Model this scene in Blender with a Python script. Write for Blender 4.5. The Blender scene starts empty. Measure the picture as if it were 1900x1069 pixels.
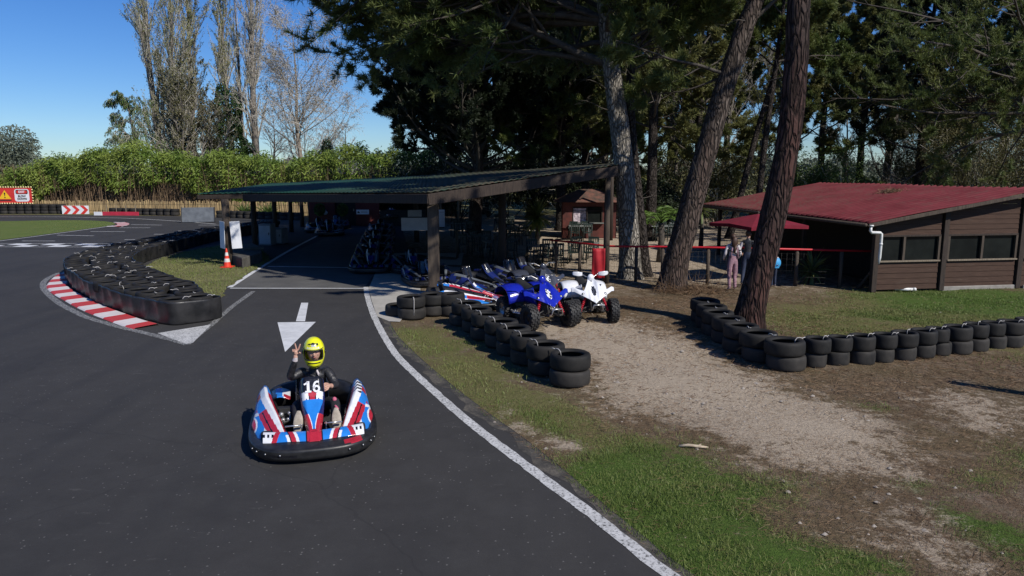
import bpy, math, random
import numpy as np
from mathutils import Vector, Matrix, Euler, noise as mnoise

random.seed(7)
PI = math.pi
scene = bpy.context.scene
COL = scene.collection

# ------------------------------------------------------------------ camera
CAM_H = 3.45; FPX = 1357.0
TILT = math.atan((534.5 - 318.0) / FPX)
ST, CT = math.sin(TILT), math.cos(TILT)
cam_d = bpy.data.cameras.new('camera'); cam = bpy.data.objects.new('camera', cam_d); COL.objects.link(cam)
cam.location = (0, 0, CAM_H); cam.rotation_euler = (PI/2 - TILT, 0, 0)
cam_d.sensor_width = 36; cam_d.lens = FPX/1900*36; cam_d.clip_start = .1; cam_d.clip_end = 3000
scene.camera = cam

def ray(px, py):
    a = (px-950)/FPX; b = -(py-534.5)/FPX
    return a, CT + b*ST, -ST + b*CT
def g(px, py, z=0.0):
    """map of the site: ground position seen at a photo pixel"""
    dx, dy, dz = ray(px, py); t = (z-CAM_H)/dz
    return (dx*t, dy*t)
def at(px, py, Y):
    dx, dy, dz = ray(px, py); t = Y/dy
    return (dx*t, Y, CAM_H + dz*t)

# ------------------------------------------------------------------ light
SUN_AZ = (0.74, -0.67); SUN_EL = math.radians(40)
w = bpy.data.worlds.new('World'); scene.world = w; w.use_nodes = True
nt = w.node_tree; nt.nodes.clear()
sky = nt.nodes.new('ShaderNodeTexSky'); sky.sky_type = 'NISHITA'; sky.sun_disc = False
sky.sun_elevation = SUN_EL; sky.sun_rotation = math.atan2(SUN_AZ[0], SUN_AZ[1])
sky.air_density = 1.0; sky.dust_density = 0.0; sky.ozone_density = 4.0; sky.altitude = 60
hs_ = nt.nodes.new('ShaderNodeHueSaturation'); hs_.inputs['Saturation'].default_value = 1.25; hs_.inputs['Hue'].default_value = .505
bg = nt.nodes.new('ShaderNodeBackground'); bg.inputs['Strength'].default_value = 0.068
ow = nt.nodes.new('ShaderNodeOutputWorld')
nt.links.new(sky.outputs[0], hs_.inputs['Color']); tn_ = nt.nodes.new('ShaderNodeMix'); tn_.data_type = 'RGBA'; tn_.blend_type = 'MULTIPLY'; tn_.inputs[0].default_value = 1; tn_.inputs[7].default_value = (.74, .93, 1.24, 1)
nt.links.new(hs_.outputs[0], tn_.inputs[6]); nt.links.new(tn_.outputs[2], bg.inputs['Color']); nt.links.new(bg.outputs[0], ow.inputs['Surface'])
sd = bpy.data.lights.new('sun', 'SUN'); sd.energy = 4.2; sd.angle = math.radians(.5); sd.color = (1, .95, .87)
so = bpy.data.objects.new('sun', sd); COL.objects.link(so)
sv = Vector((SUN_AZ[0]*math.cos(SUN_EL), SUN_AZ[1]*math.cos(SUN_EL), math.sin(SUN_EL)))
so.rotation_euler = sv.to_track_quat('Z', 'Y').to_euler(); so.location = (20, -20, 40)
scene.view_settings.view_transform = 'Standard'; scene.view_settings.look = 'None'
scene.view_settings.exposure = 0.25; scene.view_settings.gamma = 1
scene.cycles.use_denoising = True
scene.cycles.max_bounces = 6; scene.cycles.diffuse_bounces = 2; scene.cycles.glossy_bounces = 2
scene.cycles.transmission_bounces = 3; scene.cycles.transparent_max_bounces = 6
scene.cycles.sample_clamp_indirect = 4

# ------------------------------------------------------------------ materials
MATS = {}
class NT:
    def __init__(s, name):
        s.m = bpy.data.materials.new(name); s.m.use_nodes = True
        s.t = s.m.node_tree; s.b = s.t.nodes['Principled BSDF']; MATS[name] = s.m
    def n(s, typ, **k):
        nd = s.t.nodes.new('ShaderNode'+typ)
        for a, v in k.items():
            setattr(nd, a, v)
        return nd
    def l(s, a, b): s.t.links.new(a, b)
    def coord(s, scale=1.0, rnd=False, kind='Object'):
        tc = s.n('TexCoord'); mp = s.n('Mapping')
        mp.inputs['Scale'].default_value = scale if isinstance(scale, (tuple, list)) else (scale,)*3
        s.l(tc.outputs[kind], mp.inputs['Vector'])
        if rnd:
            oi = s.n('ObjectInfo'); v = s.n('VectorMath', operation='MULTIPLY'); v.inputs[1].default_value = (37, 53, 71)
            s.l(oi.outputs['Random'], v.inputs[0]); s.l(v.outputs[0], mp.inputs['Location'])
        return mp.outputs[0]
    def noise(s, vec, scale, detail=4, rough=.55, lo=.35, hi=.65, dist=0):
        nz = s.n('TexNoise'); nz.inputs['Scale'].default_value = scale; nz.inputs['Detail'].default_value = detail
        nz.inputs['Roughness'].default_value = rough; nz.inputs['Distortion'].default_value = dist
        s.l(vec, nz.inputs['Vector'])
        mr = s.n('MapRange'); mr.inputs['From Min'].default_value = lo; mr.inputs['From Max'].default_value = hi
        s.l(nz.outputs[0], mr.inputs['Value']); return mr.outputs[0]
    def mix(s, f, a, b, blend='MIX'):
        mx = s.n('Mix', data_type='RGBA', blend_type=blend)
        if isinstance(f, (int, float)): mx.inputs[0].default_value = f
        else: s.l(f, mx.inputs[0])
        for i, v in ((6, a), (7, b)):
            if isinstance(v, (tuple, list)): mx.inputs[i].default_value = (*v[:3], 1)
            else: s.l(v, mx.inputs[i])
        return mx.outputs[2]
    def math(s, op, a, b=0.0, clamp=False):
        m = s.n('Math', operation=op); m.use_clamp = clamp
        for i, v in ((0, a), (1, b)):
            if isinstance(v, (int, float)): m.inputs[i].default_value = v
            else: s.l(v, m.inputs[i])
        return m.outputs[0]
    def attr(s, name):
        a = s.n('Attribute'); a.attribute_name = name; return a.outputs['Fac']
    def bump(s, h, strength=.3, dist=.01):
        b = s.n('Bump'); b.inputs['Strength'].default_value = strength; b.inputs['Distance'].default_value = dist
        s.l(h, b.inputs['Height']); s.l(b.outputs[0], s.b.inputs['Normal'])
    def col(s, c):
        if isinstance(c, (tuple, list)): s.b.inputs['Base Color'].default_value = (*c[:3], 1)
        else: s.l(c, s.b.inputs['Base Color'])
    def set(s, rough=None, metal=None, spec=None, coat=None):
        if rough is not None:
            if isinstance(rough, (int, float)): s.b.inputs['Roughness'].default_value = rough
            else: s.l(rough, s.b.inputs['Roughness'])
        if metal is not None: s.b.inputs['Metallic'].default_value = metal
        if spec is not None: s.b.inputs['Specular IOR Level'].default_value = spec
        if coat is not None: s.b.inputs['Coat Weight'].default_value = coat; s.b.inputs['Coat Roughness'].default_value = .08

def simple(name, c, rough=.6, c2=None, scale=6, bump=0, bscale=60, metal=0, spec=.4, coat=0, lo=.35, hi=.65, stretch=(1, 1, 1), rnd=True, bdist=.004):
    s = NT(name); v = s.coord(stretch, rnd)
    if c2 is None: c2 = tuple(x*.7 for x in c)
    f = s.noise(v, scale, 5, .6, lo, hi)
    s.col(s.mix(f, c, c2))
    rr = s.noise(v, scale*2.3, 3, .6, .2, .8)
    s.set(s.math('ADD', s.math('MULTIPLY', rr, .18), max(.02, rough-.09)), metal, spec, coat)
    if bump: s.bump(s.noise(v, bscale, 4, .6, .2, .8), bump, bdist)
    return s.m

simple('rubber', (.017, .017, .018), .62, (.032, .031, .031), 5, .15, 80, spec=.35)
simple('tyre_slick', (.0095, .0095, .0095), .74, (.022, .0205, .019), 4, .2, 60, spec=.28)
simple('belt_rubber', (.010, .010, .011), .42, (.030, .029, .030), 3, .25, 14, spec=.45, bdist=.01)
simple('black_plastic', (.010, .010, .011), .42, (.022, .022, .023), 9, .06, 120, spec=.5)
simple('black_matte', (.012, .012, .013), .7, (.02, .02, .02), 9, .1, 90)
simple('black_jacket', (.010, .010, .012), .45, (.03, .03, .034), 16, .5, 26, spec=.5, bdist=.012)
simple('red_paint', (.42, .022, .04), .3, (.36, .018, .034), 12, coat=.4)
simple('blue_paint', (.020, .20, .62), .33, (.018, .17, .54), 12, coat=.4)
simple('navy_paint', (.012, .022, .13), .3, (.01, .018, .1), 12, coat=.4)
simple('white_paint', (.74, .75, .78), .32, (.62, .63, .66), 12, coat=.4)
simple('black_gloss', (.008, .008, .011), .25, (.012, .012, .015), 12, coat=.5)
simple('quad_blue', (.010, .020, .36), .22, (.009, .018, .30), 10, coat=.7)
simple('quad_white', (.78, .79, .82), .25, (.66, .67, .70), 10, coat=.6)
simple('quad_grey', (.05, .055, .075), .3, (.04, .045, .06), 10, coat=.5)
simple('steel', (.42, .42, .43), .35, (.3, .3, .3), 12, metal=.9)
simple('alloy', (.6, .6, .6), .3, (.45, .45, .45), 12, metal=.8)
simple('dark_steel', (.03, .03, .032), .5, (.05, .045, .04), 20, metal=.3)
simple('shock_red', (.42, .012, .03), .35, (.33, .01, .02), 20)
simple('helmet_yellow', (.78, .80, .015), .18, (.72, .72, .012), 8, coat=.9)
simple('visor', (.02, .012, .008), .08, (.02, .012, .008), 5, coat=1)
simple('skin', (.50, .30, .225), .5, (.42, .23, .17), 14)
simple('lips', (.36, .12, .11), .5)
simple('hair_brown', (.035, .017, .010), .55, (.07, .035, .02), 30, .5, 60, stretch=(1, 1, .15))
simple('hair_grey', (.22, .19, .16), .6, (.12, .10, .08), 30, .5, 60)
simple('jeans', (.018, .025, .05), .8, (.03, .04, .075), 20, .3, 200)
simple('dark_trousers', (.012, .012, .015), .75, (.022, .022, .026), 20, .3, 120)
simple('mauve_cloth', (.33, .19, .22), .85, (.24, .135, .165), 9, .5, 22, bdist=.02)
simple('white_cloth', (.62, .57, .57), .8, (.45, .40, .41), 12, .3, 60)
simple('pink_cloth', (.58, .14, .22), .7, (.4, .08, .14), 14)
simple('cyan_bag', (.06, .34, .66), .45, (.05, .28, .55), 10, .3, 40)
simple('shoe_beige', (.50, .44, .36), .8, (.36, .31, .25), 18, .2, 70)
simple('shoe_white', (.70, .62, .62), .7, (.55, .45, .47), 18)
simple('cone_orange', (.72, .055, .028), .45, (.62, .045, .02), 9)
simple('cone_white', (.72, .70, .68), .45, (.55, .53, .5), 9)
simple('board_white', (.76, .77, .80), .4, (.66, .67, .70), 3)
simple('cord', (.48, .465, .45), .7, (.30, .29, .28), 20)
simple('tyre_dusty', (.017, .0165, .016), .75, (.042, .038, .034), 3, .15, 60, spec=.25)
simple('concrete', (.30, .28, .25), .85, (.19, .175, .155), 3, .4, 50, bdist=.006)
simple('dark_concrete', (.10, .095, .085), .85, (.05, .048, .044), 4, .4, 50, bdist=.006)
simple('timber_dark', (.048, .033, .024), .8, (.022, .015, .012), 6, .5, 30, stretch=(6, 6, .6), bdist=.008)
simple('timber_post', (.085, .065, .048), .85, (.045, .033, .025), 5, .5, 30, stretch=(6, 6, .6), bdist=.008)
simple('timber_pale', (.25, .205, .15), .85, (.14, .11, .08), 5, .4, 30, stretch=(6, 6, .6))
simple('maroon_wood', (.16, .032, .03), .75, (.09, .02, .02), 6, .3, 30, stretch=(1, 1, 6))
simple('hut_red', (.13, .034, .026), .8, (.07, .022, .018), 4, .3, 30)
simple('hut_tiles', (.17, .075, .055), .85, (.06, .045, .035), 3, .5, 25, bdist=.02)
simple('hedge_cane', (.24, .17, .10), .8, (.13, .08, .05), 3, rnd=False)
simple('paling', (.46, .34, .17), .85, (.26, .18, .09), 4, .3, 40, rnd=False, stretch=(3, 3, .4))
simple('barrier_red', (.55, .035, .07), .5, (.42, .03, .05), 3)
simple('ramp_grey', (.12, .135, .155), .6, (.07, .08, .095), 2.5)
simple('sign_red', (.62, .045, .035), .45, (.55, .035, .03), 3)
simple('sign_yellow', (.85, .52, .02), .45, (.8, .45, .02), 3)
simple('bulb_cream', (.85, .72, .40), .4, (.8, .6, .3), 3)
simple('rail_red', (.50, .014, .026), .45, (.40, .012, .02), 5)
simple('banner_red', (.36, .009, .018), .7, (.28, .008, .014), 4)
simple('parasol_red', (.17, .006, .020), .9, (.13, .005, .016), 6)
simple('pvc_white', (.72, .72, .70), .35, (.6, .6, .58), 6)
simple('chair_dark', (.012, .024, .020), .5, (.02, .033, .028), 6)
simple('table_grey', (.20, .21, .20), .45, (.13, .14, .13), 6)
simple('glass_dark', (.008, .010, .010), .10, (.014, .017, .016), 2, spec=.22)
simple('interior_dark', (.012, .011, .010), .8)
simple('poster_pink', (.66, .56, .60), .6, (.30, .25, .28), 9, lo=.42, hi=.58)
simple('panel_grey', (.42, .43, .46), .7, (.34, .35, .38), 3)
simple('box_grey', (.20, .205, .22), .6, (.15, .155, .17), 3)
simple('bark_pale', (.30, .26, .21), .9, (.14, .115, .09), 4, .9, 14, stretch=(2.5, 2.5, .8), bdist=.03, rnd=False)
simple('bark_grey', (.23, .205, .175), .9, (.10, .085, .07), 5, .8, 16, stretch=(2.5, 2.5, .6), bdist=.03, rnd=False)
simple('bark_limb', (.085, .072, .06), .9, (.04, .034, .028), 5, .6, 16, bdist=.02, rnd=False)
simple('twig_grey', (.60, .56, .48), .9, (.42, .385, .31), 3, rnd=False)
simple('twig_birch', (.62, .58, .51), .9, (.42, .37, .32), 3, rnd=False)
simple('twig_pale', (.24, .22, .19), .9, (.13, .12, .10), 3, rnd=False)
simple('stone', (.38, .34, .29), .9, (.24, .21, .18), 9)
simple('stick', (.50, .42, .30), .8, (.36, .28, .2), 20)

def foliage(name, dark, light, dry=None, rough=.55, trans=.26):
    s = NT(name); t = s.attr('tint'); v = s.coord(1.0)
    c = s.mix(t, dark, light)
    big = s.noise(v, .55, 3, .55, .38, .66)
    c2 = s.mix(s.math('MULTIPLY', big, .55), c, tuple(min(1, x*1.45) for x in (dry or light)))
    s.col(c2); s.set(rough, spec=.3)
    tr = s.n('BsdfTranslucent'); s.l(c2, tr.inputs['Color']); ms = s.n('MixShader'); ms.inputs[0].default_value = trans
    out = s.t.nodes['Material Output']; s.l(s.b.outputs[0], ms.inputs[1]); s.l(tr.outputs[0], ms.inputs[2]); s.l(ms.outputs[0], out.inputs['Surface'])
    return s.m
foliage('needles_green', (.048, .076, .019), (.120, .165, .045), (.14, .145, .045))
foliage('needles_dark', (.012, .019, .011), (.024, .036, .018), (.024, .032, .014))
foliage('needles_olive', (.075, .088, .026), (.160, .172, .058), (.165, .155, .055))
foliage('leaf_hedge', (.060, .115, .015), (.180, .265, .045), (.22, .25, .055), trans=.2)
foliage('leaf_ivy', (.018, .040, .012), (.05, .09, .025))
foliage('leaf_bud', (.14, .165, .045), (.25, .27, .09), (.26, .24, .10))
foliage('leaf_olive', (.060, .062, .024), (.105, .108, .042), (.12, .105, .048))
foliage('leaf_thicket', (.078, .080, .030), (.135, .138, .052), (.15, .13, .06))
foliage('leaf_bush', (.035, .065, .014), (.085, .135, .030))
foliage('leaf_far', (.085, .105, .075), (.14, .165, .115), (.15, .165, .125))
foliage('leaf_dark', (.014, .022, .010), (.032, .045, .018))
foliage('leaf_yucca', (.050, .090, .020), (.150, .190, .060), (.20, .19, .07))
foliage('leaf_palm', (.05, .10, .015), (.13, .21, .04))
foliage('grass_blade', (.065, .112, .018), (.155, .200, .050), (.19, .185, .07), trans=.18)
foliage('litter_blade', (.10, .055, .028), (.24, .15, .085), (.25, .17, .10))

def bark(name, c1, c2, c3, vs=7.0, stretch=.42, warm=None):
    s = NT(name); v = s.coord((1, 1, stretch))
    dz = s.n('TexNoise'); dz.inputs['Scale'].default_value = 5; s.l(v, dz.inputs['Vector'])
    mv = s.n('Mix', data_type='RGBA', blend_type='ADD'); mv.inputs[0].default_value = .22
    s.l(v, mv.inputs[6]); s.l(dz.outputs['Color'], mv.inputs[7])
    vo = s.n('TexVoronoi', feature='DISTANCE_TO_EDGE'); vo.inputs['Scale'].default_value = vs; s.l(mv.outputs[2], vo.inputs['Vector'])
    mr = s.n('MapRange'); mr.inputs['From Max'].default_value = .22; s.l(vo.outputs['Distance'], mr.inputs['Value'])
    vc = s.n('TexVoronoi'); vc.inputs['Scale'].default_value = vs; s.l(mv.outputs[2], vc.inputs['Vector'])
    cell = s.n('SeparateColor'); s.l(vc.outputs['Color'], cell.inputs[0])
    plate = s.mix(cell.outputs[0], c1, c2)
    plate = s.mix(s.noise(v, 22, 4, .65, .35, .7), plate, c3)
    if warm: plate = s.mix(s.math('MULTIPLY', s.noise(v, 1.1, 3, .5, .42, .62), .8), plate, warm)
    c = s.mix(mr.outputs[0], tuple(x*.30 for x in c1), plate)
    s.col(c); s.set(.9, spec=.15)
    h = s.math('ADD', mr.outputs[0], s.math('MULTIPLY', s.noise(v, 40, 4, .6, .2, .8), .25))
    s.bump(h, 1.0, .05)
    return s.m
bark('pine_bark_red', (.052, .036, .031), (.082, .058, .050), (.034, .027, .025), 11, .22, (.088, .043, .035))
bark('pine_bark_grey', (.105, .082, .068), (.17, .140, .118), (.068, .052, .045), 13, .20, (.10, .068, .055))
bark('pine_bark_pale', (.30, .275, .235), (.44, .40, .34), (.18, .16, .13), 12, .34)
bark('pine_bark_dark', (.06, .048, .040), (.10, .082, .07), (.035, .03, .027), 12, .4)

def asphalt():
    s = NT('asphalt'); v = s.coord(1.0)
    big = s.noise(v, .22, 5, .6, .3, .7); mid = s.noise(v, 2.2, 6, .7, .3, .7); fine = s.noise(v, 90, 3, .7, .25, .75)
    c = s.mix(big, (.0295, .0275, .026), (.048, .0455, .043))
    c = s.mix(s.math('MULTIPLY', mid, .55), c, (.062, .060, .058))
    c = s.mix(s.math('MULTIPLY', fine, .55), c, (.022, .022, .023))
    # scattered pale chippings and dusty scuffs
    vo = s.n('TexVoronoi'); vo.inputs['Scale'].default_value = 26; s.l(v, vo.inputs['Vector'])
    sc = s.n('SeparateColor'); s.l(vo.outputs['Color'], sc.inputs[0])
    keep = s.math('GREATER_THAN', sc.outputs[0], .93)
    spot = s.math('MULTIPLY', s.math('LESS_THAN', vo.outputs['Distance'], .24), keep)
    c = s.mix(s.math('MULTIPLY', spot, .6), c, (.19, .185, .175))
    v2 = s.coord((1.6, 5.0, 1))
    scuff = s.noise(v2, 1.1, 6, .75, .63, .74)
    c = s.mix(s.math('MULTIPLY', scuff, .38), c, (.17, .165, .155))
    # dark rubbered line
    v3 = s.coord((.9, .10, 1))
    c = s.mix(s.math('MULTIPLY', s.noise(v3, 1.3, 3, .5, .5, .68), .35), c, (.020, .020, .022))
    # repaired cracks
    cv = s.n('TexVoronoi', feature='DISTANCE_TO_EDGE'); cv.inputs['Scale'].default_value = .17
    wv = s.n('TexNoise'); wv.inputs['Scale'].default_value = 1.4; wv.inputs['Detail'].default_value = 6; s.l(v, wv.inputs['Vector'])
    ad = s.n('Mix', data_type='RGBA', blend_type='ADD'); ad.inputs[0].default_value = .5; s.l(v, ad.inputs[6]); s.l(wv.outputs['Color'], ad.inputs[7]); s.l(ad.outputs[2], cv.inputs['Vector'])
    cr = s.math('MULTIPLY', s.math('LESS_THAN', cv.outputs['Distance'], .0022), .22)
    c = s.mix(cr, c, (.014, .014, .015))
    # edge dust attribute
    d = s.attr('dust'); dn = s.math('MULTIPLY', d, s.noise(v, 5, 5, .7, .3, .65))
    c = s.mix(dn, c, (.15, .13, .105))
    s.col(c); s.set(.82, spec=.3)
    s.bump(s.noise(v, 120, 3, .7, .2, .8), .35, .004)
asphalt()
def dusty_asphalt():
    s = NT('dusty_asphalt'); v = s.coord(1.0)
    fine = s.noise(v, 90, 3, .7, .25, .75); c = s.mix(fine, (.030, .029, .028), (.058, .055, .052))
    d = s.math('MULTIPLY', s.noise(v, 3.5, 7, .75, .40, .62), s.noise(v, 30, 5, .75, .3, .6))
    c = s.mix(s.math('MULTIPLY', d, .8), c, (.17, .15, .12)); s.col(c); s.set(.9, spec=.2); s.bump(s.noise(v, 70, 4, .7, .2, .8), .5, .006)
dusty_asphalt()
def grey_asphalt():
    s = NT('worn_asphalt'); v = s.coord(1.0)
    c = s.mix(s.noise(v, 1.2, 6, .7, .3, .7), (.075, .074, .072), (.125, .122, .115))
    c = s.mix(s.math('MULTIPLY', s.noise(v, 80, 3, .7, .3, .7), .4), c, (.05, .05, .05))
    s.col(c); s.set(.85, spec=.3); s.bump(s.noise(v, 90, 3, .7, .2, .8), .3, .004)
grey_asphalt()
def paint(name, c, wear, base=(.04, .04, .04)):
    s = NT(name); v = s.coord(1.0)
    a = s.noise(v, 28, 6, .8, .5-wear, .5+.12-wear)
    b = s.noise(v, 3, 5, .7, .3, .72)
    f = s.math('MULTIPLY', a, s.math('SUBTRACT', 1.0, s.math('MULTIPLY', b, .35)))
    s.col(s.mix(f, base, c)); s.set(.65, spec=.3); s.bump(a, .2, .004)
paint('line_paint', (.60, .60, .59), .12); paint('line_paint_worn', (.46, .46, .45), .03)
paint('line_paint_fresh', (.68, .69, .70), .3); paint('kerb_red', (.50, .035, .04), .3, (.2, .1, .09)); paint('kerb_white', (.66, .62, .62), .3, (.3, .25, .24))
def slab():
    s = NT('slab_concrete'); v = s.coord(1.0)
    c = s.mix(s.noise(v, 2.5, 6, .7, .3, .7), (.42, .40, .36), (.30, .285, .25))
    c = s.mix(s.math('MULTIPLY', s.noise(v, 14, 5, .7, .58, .75), .4), c, (.17, .16, .14))
    s.col(c); s.set(.85); s.bump(s.noise(v, 60, 4, .6, .2, .8), .3, .004)
slab()
def ground_mat():
    s = NT('ground_soil'); v = s.coord(1.0)
    big = s.noise(v, .5, 6, .65, .3, .7); fine = s.noise(v, 24, 6, .75, .3, .7); mid = s.noise(v, 4.0, 6, .7, .3, .7)
    vs = s.coord((1, 1, 1)); 
    lit = s.mix(fine, (.070, .047, .030), (.19, .130, .085))
    lit = s.mix(s.math('MULTIPLY', mid, .6), lit, (.20, .145, .10))
    lit = s.mix(s.math('MULTIPLY', big, .55), lit, (.12, .105, .05)); lit = s.mix(s.math('MULTIPLY', s.noise(v, 1.3, 6, .7, .52, .66), .7), lit, (.25, .20, .15))
    sand = s.mix(mid, (.56, .47, .36), (.41, .335, .25)); sand = s.mix(s.math('MULTIPLY', fine, .45), sand, (.24, .185, .135))
    sand = s.mix(s.noise(v, 60, 4, .7, .6, .75), sand, (.10, .07, .05))
    olive = s.mix(fine, (.105, .100, .038), (.20, .18, .080)); olive = s.mix(s.math('MULTIPLY', mid, .5), olive, (.12, .125, .042))
    lush = s.mix(fine, (.045, .090, .014), (.095, .160, .030)); lush = s.mix(s.math('MULTIPLY', mid, .5), lush, (.085, .105, .034))
    def m(name, w=.55):
        a = s.attr(name)
        n = s.math('SUBTRACT', s.math('ADD', s.math('MULTIPLY', mid, .6), s.math('MULTIPLY', fine, .4)), .5)
        x = s.math('ADD', a, s.math('MULTIPLY', n, w))
        mr = s.n('MapRange', interpolation_type='SMOOTHSTEP'); mr.inputs['From Min'].default_value = .28; mr.inputs['From Max'].default_value = .72
        s.l(x, mr.inputs['Value']); return mr.outputs[0]
    c = s.mix(m('olive', .9), lit, olive); c = s.mix(m('lush', 1.0), c, lush); c = s.mix(m('sand', 1.5), c, sand)
    s.col(c); s.set(.95, spec=.1)
    s.bump(s.math('ADD', s.noise(v, 18, 6, .7, .2, .8), s.math('MULTIPLY', s.noise(v, 90, 3, .7, .2, .8), .4)), .9, .03)
ground_mat()
def grass_mat(name, a, b, c3):
    s = NT(name); v = s.coord(1.0)
    c = s.mix(s.noise(v, 30, 5, .75, .3, .7), a, b); c = s.mix(s.math('MULTIPLY', s.noise(v, .8, 5, .65, .35, .7), .6), c, c3)
    s.col(c); s.set(.95, spec=.1); s.bump(s.noise(v, 30, 5, .7, .2, .8), .9, .03)
grass_mat('infield_grass', (.075, .115, .028), (.125, .170, .045), (.15, .165, .06))
grass_mat('island_grass', (.10, .10, .042), (.19, .18, .085), (.22, .20, .11))
def roof_mat(name, a, b, stain, sc):
    s = NT(name); v = s.coord(1.0)
    c = s.mix(s.noise(v, sc, 5, .6, .35, .65), a, b)
    st = s.noise(v, sc*1.7, 6, .7, .50, .68); c = s.mix(s.math('MULTIPLY', st, .6), c, stain)
    d = s.attr('debris'); sp = s.math('MULTIPLY', s.noise(v, 9, 6, .8, .42, .58), d); c = s.mix(sp, c, (.10, .062, .045))
    s.col(c); s.set(.72, spec=.16); s.bump(s.noise(v, 30, 4, .6, .2, .8), .15, .006)
roof_mat('roof_red', (.105, .016, .020), (.150, .028, .033), (.105, .050, .042), 1.0)
roof_mat('roof_green', (.010, .044, .032), (.016, .064, .046), (.038, .042, .034), 1.0)
def planks(name, a, b, pale):
    s = NT(name); v = s.coord((1.2, 1.2, 14))
    c = s.mix(s.noise(v, 2.0, 6, .7, .3, .7), a, b)
    v2 = s.coord((.5, .5, 6)); c = s.mix(s.math('MULTIPLY', s.noise(v2, 1.5, 6, .75, .60, .72), .8), c, pale)
    s.col(c); s.set(.8, spec=.25); s.bump(s.noise(v, 6, 5, .7, .2, .8), .5, .01)
planks('plank_brown', (.044, .024, .017), (.078, .045, .031), (.17, .14, .115))
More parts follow.
